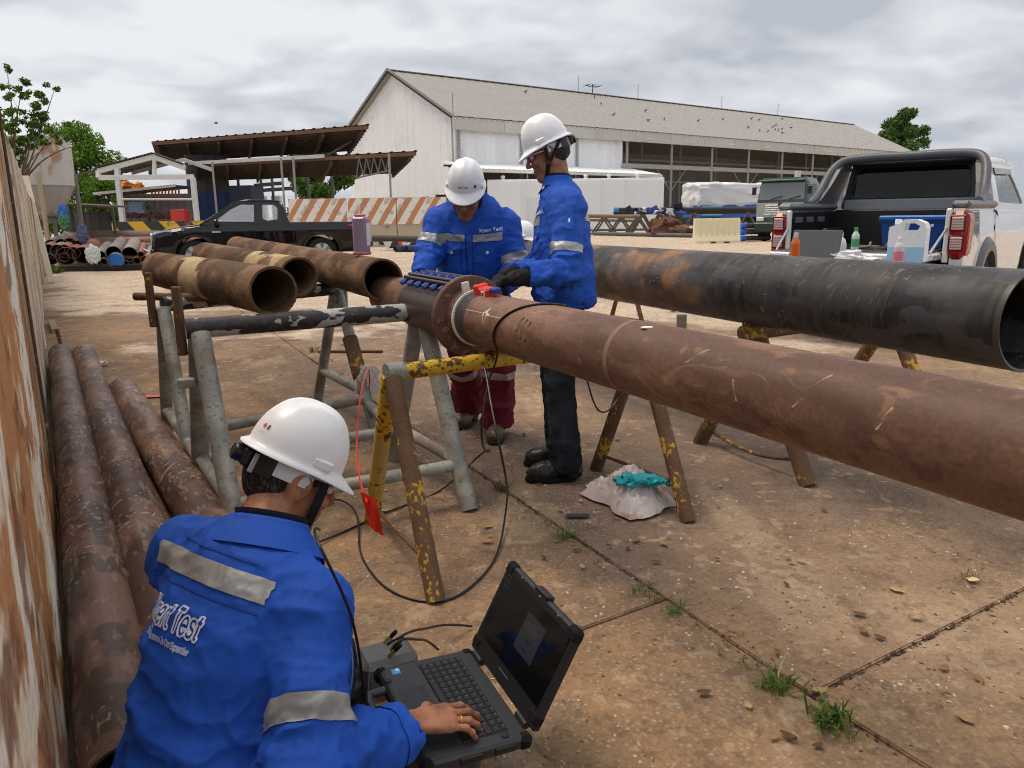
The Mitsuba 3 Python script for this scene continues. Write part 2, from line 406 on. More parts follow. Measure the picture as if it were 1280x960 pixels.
# the bare mill pipe: red brown rust film, fine grain, chalk scratches
def ring(u, at, w): return 1 - smoothstep(w * .5, w, dr.abs(u - at))
def f_mill(p, n, uv):
    u, v = uv.x, uv.y
    a = fbm(u * 2.3, v * 5, 2., 4); b = fbm(u * 14, v * 30, 5., 3); g = noise(u * 160, v * 160, 1.)
    col = mix(S(94, 68, 56), S(128, 96, 80), smoothstep(.3, .7, a))
    col = mix(col, S(82, 58, 48), smoothstep(.5, .7, b) * .5)
    col = mix(col, S(158, 124, 104), smoothstep(.62, .74, fbm(u * 3 + 7, v * 22, 9., 4)) * .25)
    sc = smoothstep(.80, .85, noise(u * 16, v * 90 + 22 * noise(u * 7, v * 4), 3.)) * smoothstep(.5, .6, noise(u * 3, v * 4, 13.))
    col = mix(col, S(180, 160, 140), sc * .15)
    col = mix(col, S(170, 128, 90), smoothstep(.68, .78, fbm(u * 16, v * 20, 23., 5)) * .28)
    return col * (.85 + .3 * g)
scene['mill_pipe'] = bump(two(principled(proc(f_mill), 0.55, specular=0.4)), lambda p, n, uv: .0007 * fbm(uv.x * 40, uv.y * 40, 1., 3) + .0015 * fbm(uv.x * 5, uv.y * 5, 4., 2), 1e-3)

def f_wallpipe(p, n, uv):
    u, v = uv.x, uv.y
    a = fbm(u * 2.0, v * 6, 2., 4); g = noise(u * 140, v * 140, 1.)
    col = mix(S(86, 62, 53), S(122, 92, 78), smoothstep(.32, .7, a))
    col = mix(col, S(52, 42, 38), smoothstep(.5, .66, fbm(u * 9 + 3, v * 14, 5., 3)) * .6)
    s1 = fbm(u * 12, v * 46, 8., 5)
    col = mix(col, S(150, 130, 110), smoothstep(.60, .74, s1) * .5)
    wr = smoothstep(.80, .84, noise(u * 50, v * 70 + 9 * noise(u * 9, v * 9), 3.)) * smoothstep(.5, .6, noise(u * 2.6, v * 8, 17.))
    return mix(col, S(190, 176, 156), wr * .5) * (.85 + .3 * g)
scene['stacked_pipe_mat'] = bump(two(principled(proc(f_wallpipe), 0.5, specular=0.45)), lambda p, n, uv: .0008 * fbm(uv.x * 35, uv.y * 35, 1., 3) + .002 * fbm(uv.x * 4, uv.y * 4, 4., 2), 1e-3)

# pulled-up old pipes: flaking rust with remains of a cream wrap
def f_old(p, n, uv):
    u, v = uv.x, uv.y
    a = fbm(u * 3.0, v * 5, 2., 5); b = fbm(u * 11, v * 16, 5., 4); g = noise(u * 120, v * 120, 1.)
    col = mix(S(80, 58, 44), S(118, 92, 72), smoothstep(.35, .68, a))
    col = mix(col, S(136, 108, 82), smoothstep(.52, .7, b) * .45)
    col = mix(col, S(58, 48, 42), smoothstep(.52, .7, fbm(u * 5 + 9, v * 7, 15., 5)) * .6)
    wrap = smoothstep(.0, .03, fbm(u * 3.2 + 2, v * 4, 33., 4) - .44) * smoothstep(.02, .06, u - dr.floor(u / 40) * 40 - .62) * (1 - smoothstep(.0, .05, u - dr.floor(u / 40) * 40 - 1.22))
    col = mix(col, mix(S(150, 128, 94), S(192, 174, 136), b), wrap * .85)
    return col * (.8 + .4 * g)
scene['old_pipe_mat'] = bump(two(principled(proc(f_old), 0.85, specular=0.25)), lambda p, n, uv: .005 * fbm(uv.x * 12, uv.y * 14, 1., 4) + .0015 * noise(uv.x * 90, uv.y * 90, 4.), 1.5e-3)

# coated black line pipe: worn to grey and to rust along the top
def f_black(p, n, uv):
    u, v = uv.x, uv.y
    a = fbm(u * 1.6, v * 2.6, 2., 5); b = fbm(u * 7, v * 10, 5., 4)
    col = mix(S(36, 35, 36), S(58, 56, 56), smoothstep(.4, .65, b))
    rz = smoothstep(.0, .10, a + .35 * (b - .5) - .46) * smoothstep(1.0, 1.5, u) * (1 - smoothstep(3.3, 3.9, u))
    rz2 = smoothstep(.35, .6, fbm(u * 3 + 6, v * 6, 71., 4) + .3 * (b - .5))
    col = mix(col, mix(S(98, 74, 58), S(146, 106, 66), smoothstep(.4, .7, b)), rz * rz2 * .9)
    gz = smoothstep(.52, .6, fbm(u * 4.2 + 4, v * 9 + 1, 9., 5))
    col = mix(col, S(82, 82, 86), gz * .5)
    col = mix(col, S(70, 64, 60), smoothstep(.5, .62, fbm(u * 26, v * 3, 51., 4)) * .45)
    dots = smoothstep(.86, .9, noise(u * 60, v * 60, 4.)) * smoothstep(.66, .72, noise(u * 2.6, v * 5, 8.))
    scr = smoothstep(.82, .86, noise(u * 130 + v * 36 + 8 * noise(u * 9, v * 9), v * 22, 3.)) * smoothstep(.45, .6, noise(u * 1.3, 2., 31.))
    return mix(mix(col, S(128, 122, 116), scr * .22), S(205, 202, 196), dots * .15)
scene['coated_pipe_bsdf'] = bump(two(principled(proc(f_black), 0.46, specular=0.4)), lambda p, n, uv: .0016 * fbm(uv.x * 14, uv.y * 14, 1., 4) + .002 * noise(uv.x * 34 + 3 * noise(uv.x * 2, uv.y * 2), uv.y * 2, 2.) , 1e-3)

# chipped paint on trestles and on the rack
def f_yellow(p, n, uv):
    a = fbm(p.x * 80, p.y * 80, p.z * 60, 5); b = fbm(p.x * 13, p.y * 9, p.z * 9, 3); g = noise(p.x * 150, p.y * 150, p.z * 150)
    rust = mix(S(62, 46, 36), S(112, 80, 56), g)
    keep = smoothstep(.0, .025, a * .7 + b * .45 - .5)
    return mix(rust, mix(S(196, 160, 42), S(170, 150, 84), smoothstep(.5, .7, b)), keep)
scene['yellow_paint'] = bump(two(principled(proc(f_yellow), 0.6, specular=0.35)), lambda p, n, uv: .0018 * smoothstep(.0, .03, fbm(p.x * 80, p.y * 80, p.z * 60, 5) * .7 + fbm(p.x * 13, p.y * 9, p.z * 9, 3) * .45 - .5), 1e-3)
def f_brownleg(p, n, uv):
    a = fbm(p.x * 90, p.y * 90, p.z * 45, 5); b = fbm(p.x * 9, p.y * 9, p.z * 7, 3); g = noise(p.x * 150, p.y * 150, p.z * 150)
    col = mix(S(74, 57, 46), S(118, 90, 68), b) * (.8 + .4 * g)
    return mix(col, S(186, 150, 52), smoothstep(.0, .02, a * .55 + b * .45 - .60))
scene['rusty_leg'] = bump(two(principled(proc(f_brownleg), 0.75, specular=0.3)), lambda p, n, uv: .002 * fbm(p.x * 40, p.y * 40, p.z * 40, 3), 1e-3)
def f_silver(p, n, uv):
    a = fbm(p.x * 9, p.y * 9, p.z * 9, 4); g = noise(p.x * 170, p.y * 170, p.z * 170); d = fbm(p.x * 60, p.y * 60, p.z * 60, 2)
    col = mix(S(134, 136, 132), S(164, 164, 156), smoothstep(.35, .65, a))
    col = mix(col, S(96, 90, 80), smoothstep(.64, .74, d) * .55)
    return mix(col, S(120, 96, 74), smoothstep(.57, .66, fbm(p.x * 5, p.y * 5, p.z * 5 + 9, 4)) * .5) * (.85 + .25 * g)
scene['silver_paint'] = bump(two(principled(proc(f_silver), 0.5, specular=0.4, metallic=0.15)), lambda p, n, uv: .0014 * fbm(p.x * 60, p.y * 60, p.z * 60, 3), 1e-3)
def f_beam(p, n, uv):
    a = fbm(p.x * 8.5, p.y * 8.5, p.z * 16, 5); d = fbm(p.x * 40, p.y * 40, p.z * 40, 3)
    col = mix(S(34, 33, 34), S(58, 50, 46), smoothstep(.5, .7, d))
    return mix(col, mix(S(176, 178, 176), S(146, 144, 138), d), smoothstep(.0, .02, a + .12 * d - .60))
scene['black_white_paint'] = bump(two(principled(proc(f_beam), 0.45, specular=0.45)), lambda p, n, uv: .0014 * fbm(p.x * 40, p.y * 40, p.z * 40, 3), 1e-3)

# walls at the left
def f_conc(p, n, uv):
    s, z = uv.x, uv.y
    a = fbm(s * .8, z * 1.4, 2., 5); b = fbm(s * 4, z * 7, 5., 4); run = fbm(s * 2.6, z * 1.1, 8., 5); g = noise(s * 60, z * 60, 1.)
    col = mix(S(150, 138, 122), S(186, 174, 156), smoothstep(.35, .65, a))
    col = mix(col, S(112, 96, 80), smoothstep(.5, .68, run) * .6)
    col = mix(col, S(140, 104, 72), smoothstep(.58, .72, fbm(s * 1.1 + 4, z * 1.3, 12., 4)) * .55)
    return mix(col, S(70, 62, 54), smoothstep(.68, .74, b) * .6) * (.84 + .3 * g)
scene['wall_concrete'] = bump(two(principled(proc(f_conc), 0.9, specular=0.2)), lambda p, n, uv: .006 * fbm(uv.x * 9, uv.y * 5, 1., 4) + .002 * noise(uv.x * 70, uv.y * 70, 3.), 2e-3)
def f_sheet(p, n, uv):
    s, z = uv.x, uv.y
    a = fbm(s * 1.8, z * 1.8, 2., 5); b = fbm(s * 7, z * 9, 5., 6); g = noise(s * 90, z * 90, 1.)
    col = mix(S(214, 206, 192), S(196, 172, 138), smoothstep(.4, .62, a))
    col = mix(col, S(164, 108, 60), smoothstep(.47, .56, a * .5 + b * .5) * .9)
    col = mix(col, S(108, 66, 40), smoothstep(.54, .66, fbm(s * 5 + 3 + 1.5 * a, z * 7, 9., 6)) * .8)
    return col * (.85 + .26 * g)
scene['rusty_sheet'] = bump(two(principled(proc(f_sheet), 0.72, specular=0.35)), lambda p, n, uv: .003 * fbm(uv.x * 12, uv.y * 6, 1., 4), 2e-3)

# cloth, skin
def weave(p, k=900.): return dr.sin(p.x * k + p.z * k * .6) * dr.sin(p.y * k - p.z * k)
scene['cloth'] = bump(two(principled(VC, 0.72, specular=0.3, sheen=0.15)), lambda p, n, uv: .0026 * dr.abs(fbm(p.x * 34, p.y * 34, p.z * 34, 3) - .5) + .0005 * noise(p.x * 600, p.y * 600, p.z * 600), 1e-3)
def f_denim(p, n, uv):
    a = fbm(p.x * 6, p.y * 6, p.z * 3, 4); g = noise(p.x * 300, p.y * 300, p.z * 120)
    return mix(S(26, 30, 38), S(56, 62, 74), smoothstep(.4, .75, a) * .8) * (.75 + .5 * g)
scene['denim'] = two(principled(proc(f_denim), 0.85, specular=0.2))
def f_skin(p, n, uv):
    a = fbm(p.x * 30, p.y * 30, p.z * 30, 3); g = noise(p.x * 330, p.y * 330, p.z * 330)
    return mix(S(132, 88, 66), S(164, 114, 88), smoothstep(.3, .7, a)) * (.92 + .16 * g)
scene['skin'] = bump(two(principled(proc(f_skin), 0.5, specular=0.4)), lambda p, n, uv: .0012 * fbm(p.x * 180, p.y * 180, p.z * 180, 3), 6e-4)
scene['reflective'] = bump(two(principled(VC, 0.42, metallic=0.25, specular=0.5)), lambda p, n, uv: .0008 * noise(p.x * 120, p.y * 120, p.z * 120), 1e-3)
# ------------------------------------------------------------------ the setting: ground
lab(put('ground', grid_mesh(np.stack([*np.meshgrid(np.linspace(-700, 700, 41), np.linspace(-700, 700, 41), indexing='xy'), np.full((41, 41), -0.010)], -1)), 'ground_mat', smooth=False), kind='structure')
E1, E2, O0 = unit(V3(.46, -.888, 0)), unit(V3(.86, .51, 0)), V3(.81, 1.85, 0)      # the two joint directions and a crossing of joints
cuts1 = [-40, -34, -28, -22.6, -17.4, -12.2, -7.1, 0.0, 4.6]; cuts2 = [-26, -20.5, -15, -9.8, -5.0, 0.0, 5.2, 10.4, 15.6, 21, 26, 31, 36]
def wobble(a, b, seed):
    n = max(2, int(np.linalg.norm(b - a) / .09)); t = np.linspace(0, 1, n + 1)[:-1, None]
    p = a + (b - a) * t; d = unit(b - a); nrm = V3(-d[1], d[0], 0)
    return p + nrm * ((meshkit.fbm(p * 5.0 + seed, 4, seed) - .5) * .12 * np.minimum(1, np.minimum(t, 1 - t) * 12))[:, 0:1] if n > 2 else p
for i in range(len(cuts1) - 1):
    for j in range(len(cuts2) - 1):
        g = .004 + .006 * rnd.random(); sh = -.62 if cuts2[j] < 0 else 0.0
        cor = [O0 + E1 * (a + sh) + E2 * b for a, b in ((cuts1[i] + g, cuts2[j] + g), (cuts1[i + 1] - g, cuts2[j] + g), (cuts1[i + 1] - g, cuts2[j + 1] - g), (cuts1[i] + g, cuts2[j + 1] - g))]
        if np.min([np.linalg.norm(c[:2] - [3, 8]) for c in cor]) > 34: continue
        pts = np.vstack([wobble(cor[k], cor[(k + 1) % 4], 3 + i * 31 + j) for k in range(4)])
        poly = Polygon(pts[:, :2]).buffer(0)
        top, inner = poly, poly.buffer(-.005)
        if hasattr(inner, 'geoms'): inner = max(inner.geoms, key=lambda q: q.area)
        m = join(prism(top, .0365, mat((0, 0, -.04))), prism(inner, .04, mat((0, 0, -.04))))
        k = part('ground', 'slab', m, 'ground_mat', smooth=False)

# stones and grit lying on the slabs
def pebble(seed):
    q = np.random.default_rng(seed); p = q.normal(size=(14, 3)); p = unit(p) * [1, .75, .5]; return trimesh.convex.convex_hull(p)
PEB = [pebble(k) for k in range(6)]
def scatter_mesh(pts, sizes, bank, seed):
    q = np.random.default_rng(seed); out = []
    for p, s in zip(pts, sizes):
        m = bank[q.integers(len(bank))]; c, n = math.cos(a := q.random() * 6.3), math.sin(a)
        v = m.vertices * s; v = np.stack([v[:, 0] * c - v[:, 1] * n, v[:, 0] * n + v[:, 1] * c, v[:, 2]], 1)
        out.append(trimesh.Trimesh(v + p, m.faces, process=False))
    return join(out)
pts, sz = [], []
while len(pts) < 1500:
    px, py = rnd.uniform(100, 1280), 300 + 660 * rnd.random() ** .7
    p = G(px, py)
    w = meshkit.fbm(p[None] * 1.3, 3, 5)[0]
    if w < .47 or np.linalg.norm(p) > 12: continue
    pts.append(p + [0, 0, .001]); sz.append(rnd.uniform(.0025, .007) * (1 + .1 * np.linalg.norm(p)))
for s, (lo, hi, c) in enumerate(((0, 600, S(176, 156, 132)), (600, 1100, S(120, 98, 78)), (1100, 1500, S(206, 192, 170)))):
    k = put(new('gravel'), scatter_mesh(pts[lo:hi], sz[lo:hi], PEB, s), 'matte', c * .9, smooth=False)
    lab(k, 'loose grit and small stones lying on the concrete yard', 'gravel', kind='stuff')
# crumbs of earth that fill the joints between slabs
pts = [O0 + E1 * rnd.uniform(-6, 3.5) + E2 * rnd.gauss(0, .03) * (1 + 1.5 * (rnd.random() < .15)) for _ in range(1900)] + [O0 + E2 * rnd.uniform(0, 3) + E1 * rnd.gauss(0, .022) for _ in range(500)]
pts = [p + [0, 0, -.003] for p in pts]
k = put('soil', scatter_mesh(pts, [rnd.uniform(.003, .010) for _ in pts], PEB, 9), 'matte', S(70, 56, 44), smooth=False)
lab(k, 'dark crumbly soil filling the joints between the slabs', 'soil', kind='stuff')

# ------------------------------------------------------------------ plants
def leaf_cloud(centres, radii, n, size, seed, cols, flat=.75):
    """n leaf-sized faces spread through clumps, and their colours."""
    q = np.random.default_rng(seed); c = np.asarray(centres, float); r = np.asarray(radii, float)
    w = r ** 2 / (r ** 2).sum(); k = q.choice(len(c), n, p=w)
    d = unit(q.normal(size=(n, 3))); p = c[k] + d * (r[k] * q.random(n) ** .4)[:, None] * [1, 1, flat]
    a = unit(q.normal(size=(n, 3)) + [0, 0, .1]); b = unit(np.cross(a, q.normal(size=(n, 3))))
    s = size * (.6 + .8 * q.random(n))[:, None]
    v = np.stack([p - a * s, p + b * s * .42 + a * s * .1, p + a * s, p - b * s * .42 + a * s * .1], 1).reshape(-1, 3)
    f = np.arange(n * 4).reshape(n, 4); f = np.vstack([f[:, [0, 1, 2]], f[:, [0, 2, 3]]])
    col = np.asarray(cols)[q.integers(len(cols), size=n)] * (.8 + .4 * q.random((n, 1)))
    return trimesh.Trimesh(v, f, process=False), np.repeat(col, 4, axis=0)
GREENS = [S(82, 112, 52), S(104, 132, 64), S(66, 92, 46)]
def tree(name, base, h, w, label, seed, n=9000, leaf=.16, cols=GREENS, clumps=34, trunk=.16, lean=(0, 0), low=.3, group=None):
    q = np.random.default_rng(seed); base = np.asarray(base, float); key = new(name)
    top = base + [lean[0], lean[1], h * .8]
    sp = spline([base, base + [lean[0] * .2 + .1, lean[1] * .2, h * .3], top], 12)
    limbs = [tube(sp, np.linspace(trunk, trunk * .25, 12), 9)]; cs, rs = [], []
    for k in range(clumps):
        z = low + (1 - low) * q.random(); a = q.random() * 6.28; rr = w * .5 * math.sqrt(q.random()) * math.sin(PI * min(.95, .18 + .8 * (z - low) / (1 - low + 1e-6))) ** .6
        c = base + [lean[0] * z + rr * math.cos(a), lean[1] * z + rr * math.sin(a), h * z]
        cs.append(c); rs.append(w * q.uniform(.11, .21))
        if k % 2 == 0:
            s = sp[int(min(11, max(2, z * 9)))]; limbs.append(tube(spline([s, (s + c) / 2 + [0, 0, -.03 * h], c], 6), np.linspace(trunk * .35, trunk * .06, 6), 6))
    part(key, 'trunk', join(limbs), 'matte', S(86, 74, 62))
    m, col = leaf_cloud(cs, rs, n, leaf, seed, cols)
    part(key, 'crown', m, 'leaf', smooth=False, vcol=col)
    lab(key, label, 'tree', group); return key
tree('tree', PX(-34, 345, 24) * [1, 1, 0], 5.6, 3.6, 'dense dark green tree rising over the wall beside the hopper', 3, 12000, .08, clumps=44, low=.3)
# the young branches that stand out from its crown
key = new('sapling'); b0 = PX(20, 250, 19)
cs, rs, limbs = [], [], []
for tip in ((8, 84), (30, 100), (50, 118), (68, 112), (42, 150), (62, 140), (72, 160), (38, 178), (62, 182), (22, 135), (80, 186), (96, 182)):
    e = PX(tip[0], tip[1], 19 + rnd.uniform(-.6, .6)); cv = spline([b0, (b0 + e) / 2 + [.15 * rnd.uniform(-1, 1), 0, .25], e], 9)
    limbs.append(tube(cv, np.linspace(.03, .006, 9), 5))
    for k in range(2, 9):
        for q_ in range(2):
            c_ = cv[k] + rng.normal(size=3) * .11; 
            if c_[0] > -12.3 and c_[2] < 3.15: continue          # bare lower twigs
            cs.append(c_); rs.append(.07 + .05 * rnd.random()); limbs.append(rod(cv[k], c_, .006, .003, n=4))
part(key, 'branch', join(limbs + [rod(b0 * [1, 1, 0], b0, .05, .03)]), 'matte', S(96, 84, 66))
m, col = leaf_cloud(cs, rs, 3600, .055, 5, [c * 1.0 for c in GREENS]); part(key, 'crown', m, 'leaf', smooth=False, vcol=col)
lab(key, 'slender airy sapling with thin branches reaching above the hopper', 'tree')
tree('tree', PX(108, 330, 41) * [1, 1, 0], 5.9, 5.0, 'bright green bushy tree between the hopper and the white steel frame', 11, 15000, .11, [S(104, 140, 58), S(86, 122, 50), S(126, 158, 72)], clumps=40, low=.12)
tree('tree', PX(140, 330, 40) * [1, 1, 0], 3.4, 3.2, 'low light green bush standing behind the striped barrier', 12, 8000, .09, [S(116, 152, 66), S(96, 134, 56)], clumps=24, low=.1)
tree('tree', PX(404, 300, 62) * [1, 1, 0], 7.6, 5.2, 'leafy green tree seen through the open shed', 13, 9000, .22, clumps=34, low=.1)
tree('tree', PX(1118, 300, 150) * [1, 1, 0], 19.2, 9.4, 'lone green tree rising behind the far end of the warehouse', 14, 9000, .42, [S(84, 112, 60), S(104, 130, 74), S(70, 98, 54)], clumps=40, trunk=.3, low=.45)
def weed(p, h, n, label, seed, cols=(S(96, 128, 60) * .8, S(120, 150, 80) * .8), spread=.5):
    q = np.random.default_rng(seed); key = new('weed'); ms = []
    for k in range(n):
        a, t, L = q.random() * 6.28, q.random() ** .5 * spread * 1.9, h * q.uniform(.5, 1.1); d = V3(math.cos(a) * math.sin(t), math.sin(a) * math.sin(t), math.cos(t))
        s = p + V3(q.normal() * .02, q.normal() * .02, 0); mid = s + d * L * .55; tip = s + d * L + V3(0, 0, -.3 * L * math.sin(t)); w = np.cross(d, [0, 0, 1.]) ; w = unit(w) * L * .045
        ms.append(trimesh.Trimesh([s - w * .5, s + w * .5, mid - w, mid + w, tip], [[0, 1, 3], [0, 3, 2], [2, 3, 4]], process=False))
        for e in range(4):      # side leaflets
            c = s + (tip - s) * (.35 + .18 * e); o = unit(np.cross(d, q.normal(size=3))) * L * .16
            ms.append(trimesh.Trimesh([c, c + o * .6 + w * .8, c + o * 1.2, c + o * .6 - w * .8], [[0, 1, 2], [0, 2, 3]], process=False))
    col = np.repeat(np.array([cols[q.integers(2)] * q.uniform(.7, 1.2) for _ in ms]), [len(m.vertices) for m in ms], axis=0)
    put(key, join(ms), 'leaf', smooth=False, vcol=col); return lab(key, label, 'weed')
weed(G(972, 860), .07, 60, 'green weed tuft with one tall pale stalk where two slab joints meet', 1)
weed(G(1040, 905), .08, 75, 'greenest leafy weed tuft at the bottom right of the yard', 2)
weed(G(842, 765), .05, 26, 'small weed in the slab joint below the clear plastic bag', 3)
weed(G(800, 740), .05, 22, 'sparse weed sprout in the slab joint right of the laptop', 4)
weed(G(705, 672), .06, 30, 'weed in the slab joint left of the clear plastic bag', 5)
weed(G(628, 612), .08, 40, 'withered grass tuft by the white rack foot', 6, (S(120, 116, 66) * .8, S(140, 128, 84) * .8))
weed(G(1215, 722), .05, 18, 'tiny weed at the joint near the right edge of the yard', 7, (S(150, 140, 90) * .8, S(120, 116, 66) * .8))
weed(G(392, 440), .09, 30, 'dry grass tuft on the ground seen beneath the rack', 8, (S(128, 124, 76) * .8, S(110, 106, 66) * .8))
weed(PX(70, 336, 19.5) * [1, 1, 0], .3, 120, 'green grass clump at the foot of the wall by the stacked pipes', 9, spread=.8)
put('dry_stalk', tube(spline([G(972, 858), G(975, 850) + [0, 0, .05], G(978, 850) + [.01, 0, .085]], 6), [.0025] * 6, 5), 'matte', S(196, 190, 150)); lab('dry_stalk', 'pale dry stalk sticking up out of the weed at the joint crossing', 'stalk')
for i, (x_, y_) in enumerate(((660, 640), (683, 656), (728, 690), (752, 705), (868, 785), (905, 812), (935, 835), (1065, 925), (820, 752))):
    weed(G(x_ + rnd.uniform(-4, 4), y_), .035, 16, ['low weed sprig in the slab joint near the standing man', 'second low weed sprig in the joint below the standing man', 'weed sprig in the joint above the laptop lid', 'weed sprig in the joint beside the dark scrap', 'weed sprig in the joint right of the laptop, upper', 'weed sprig in the joint right of the laptop, lower', 'weed sprig just above the joint crossing', 'withered sprig below the greenest tuft', 'tiny sprig in the joint level with the laptop top'][i], 30 + i, (S(104, 112, 62), S(126, 120, 72)))
# dry leaves and litter
def dry_leaf(p, L, seed, col):
    q = np.random.default_rng(seed); X = np.zeros((5, 3, 3)); a = q.random() * 6.28; cu = q.uniform(.1, .5)
    for i in range(5):
        w = L * .3 * math.sin(PI * (.08 + .84 * i / 4)); 
        for j in range(3): X[i, j] = ((i / 4 - .5) * L, (j - 1) * w, .006 + cu * L * .5 * ((j - 1) ** 2 * .6 + (i / 4 - .5) ** 2 * 2) * q.uniform(.7, 1.3))
    return place(grid_mesh(X), mat(p, yaw=a))
spots = [(1180, 838), (880, 870), (935, 885), (610, 660), (770, 650), (680, 700), (720, 800), (540, 560), (415, 452), (1100, 800), (480, 640), (530, 700), (1010, 890), (985, 925), (760, 565), (905, 560), (985, 700), (1030, 640), (735, 555), (700, 555), (600, 545), (655, 545), (1120, 740), (900, 610), (380, 445), (350, 470), (330, 480), (440, 560), (640, 590), (720, 690), (755, 712), (1240, 770), (795, 678), (820, 705), (1025, 868), (700, 640)]
spots += [(rnd.uniform(560, 900), rnd.uniform(540, 720)) for _ in range(22)] + [(rnd.uniform(300, 520), rnd.uniform(420, 640)) for _ in range(18)] + [(rnd.uniform(880, 1270), rnd.uniform(690, 940)) for _ in range(12)]
for i, s in enumerate(spots):
    k = put(new('dry_leaf'), dry_leaf(G(*s) + [0, 0, .002], rnd.uniform(.018, .048), i, 0), 'matte', [S(126, 92, 60), S(92, 66, 46), S(168, 140, 100), S(150, 118, 84)][i % 4], smooth=True)
    lab(k, 'small curled dry leaf lying on the concrete yard', 'leaf', 'dry leaves on the yard')
def flake(name, p, poly, col, label, cat, z=.004, seed=1, bump=.01):
    m = trimesh.creation.extrude_polygon(Polygon(poly), .002, engine='earcut').subdivide_to_size(.03); v = m.vertices.copy(); v[:, 2] += meshkit.fbm(v * 18 + seed, 3, seed) * bump
    k = put(new(name), trimesh.Trimesh(v + p + [0, 0, z], m.faces, process=False), 'matte', col); lab(k, label, cat); return k
flake('plastic_scrap', G(182, 497), [(-.13, -.03), (.02, -.05), (.13, -.02), (.1, .04), (-.02, .03), (-.12, .04)], S(206, 96, 96), 'pinkish red plastic scrap on the ground behind the wall pipes', 'scrap')
flake('plastic_wrapper', G(125, 458), [(-.05, -.07), (.06, -.05), (.04, .08), (-.06, .06)], S(190, 206, 220), 'pale blue crumpled wrapper lying beyond the wall pipes', 'wrapper', bump=.06)
flake('brick_chip', G(1215, 729), [(-.02, -.015), (.02, -.01), (.015, .02), (-.015, .018)], S(206, 182, 140), 'pale stone chip in the joint near the right edge', 'stone', bump=.02)
flake('scrap_card', G(722, 647), [(-.05, -.02), (.05, -.02), (.05, .02), (-.05, .02)], S(58, 60, 62), 'dark flat scrap lying left of the plastic bag', 'scrap')
flake('paper_scrap', G(395, 750 - 178), [(-.02, -.05), (.03, -.04), (.02, .05), (-.03, .04)], S(206, 196, 180), 'pale paper scrap between the legs of the rack', 'scrap', bump=.03)
k = put('steel_flat', bar(G(398, 441) + [0, 0, .015], G(478, 441) + [0, 0, .015], .05, .02), 'rusty_leg'); lab(k, 'short rusty flat bar lying on the yard behind the rack', 'steel bar')

# ------------------------------------------------------------------ the wall at the left
D, NRM = unit(V3(-.515, .857, 0)), unit(V3(.857, .515, 0))
WB = V3(-1.115, 1.609, 0)
def wall_piece(key, s0, s1, h, off, bsdf, thick, lab_=None, cat=None, parent=False, rough=.012):
    n, m = max(6, int((s1 - s0) / .12)), 16
    s, z = np.meshgrid(np.linspace(s0, s1, n), np.linspace(0, h, m)); q = np.stack([s, z, 0 * s], -1)
    o = off + (meshkit.fbm(q * 1.6 + 3, 4, 5) - .5) * rough * 2
    zt = z + (z > h * .99) * (meshkit.fbm(q * 3 + 8, 3, 2) - .6) * .03
    X = WB + D * s[..., None] + NRM * o[..., None] + V3(0, 0, 1) * zt[..., None]
    front = grid_mesh(X[:, ::1]); back = X - NRM * thick
    rim = [grid_mesh(np.stack([X[-1], back[-1]])), grid_mesh(np.stack([back[:, -1], X[:, -1]])), grid_mesh(np.stack([X[:, 0], back[:, 0]]))]
    ms = join(front, grid_mesh(back[:, ::-1]), *rim)
    uvs = np.vstack([np.stack([s.ravel(), z.ravel()], 1), np.stack([s[:, ::-1].ravel(), z.ravel()], 1)] + [np.stack([((r.vertices - WB) @ D) + ((r.vertices - WB) @ NRM), r.vertices[:, 2]], 1) for r in rim])
    put(key, ms, bsdf, smooth=False, uv=uvs)
    if lab_: lab(key, lab_, cat)
wall_piece('concrete_wall', 1.95, 8.2, 1.86, 0.0, 'wall_concrete', .12, 'grey brown stained wall running along the left side of the yard', 'wall')
s_ = 8.2
while s_ < 19.9:                                           # precast panels, each its own
    wall_piece(new('concrete_wall__panel'), s_ + .02, s_ + 2.92, 1.8 + rnd.uniform(-.03, .03), -.015 + rnd.uniform(-.01, .01), 'wall_concrete', .11, parent=True); s_ += 2.94
put('concrete_wall__post', place(box(.16, .16, 1.78, b=.01), mat(WB + D * 19.98 + V3(0, 0, .89), x=D, y=V3(-D[1], D[0], 0))), 'wall_concrete', uv=None)
wall_piece('rusty_panel', -3.2, 1.93, 1.9, .018, 'rusty_sheet', .02, 'rust streaked white steel sheet forming the nearest part of the wall', 'steel sheet', rough=.01)
part('rusty_panel', 'edge_strip', place(box(.035, .012, 1.88, b=.003), mat(WB + D * 1.9 + NRM * .034 + V3(0, 0, .95), x=D, y=V3(-D[1], D[0], 0))), 'rusty_leg')
k = put('wooden_plank', bar(WB + D * 17.2 + NRM * .14 + V3(0, 0, 0.02), WB + D * 18.6 - NRM * .06 + V3(0, 0, 2.3), .12, .03), 'matte', S(196, 184, 166)); lab(k, 'pale plank leaning on the far end of the wall', 'plank')
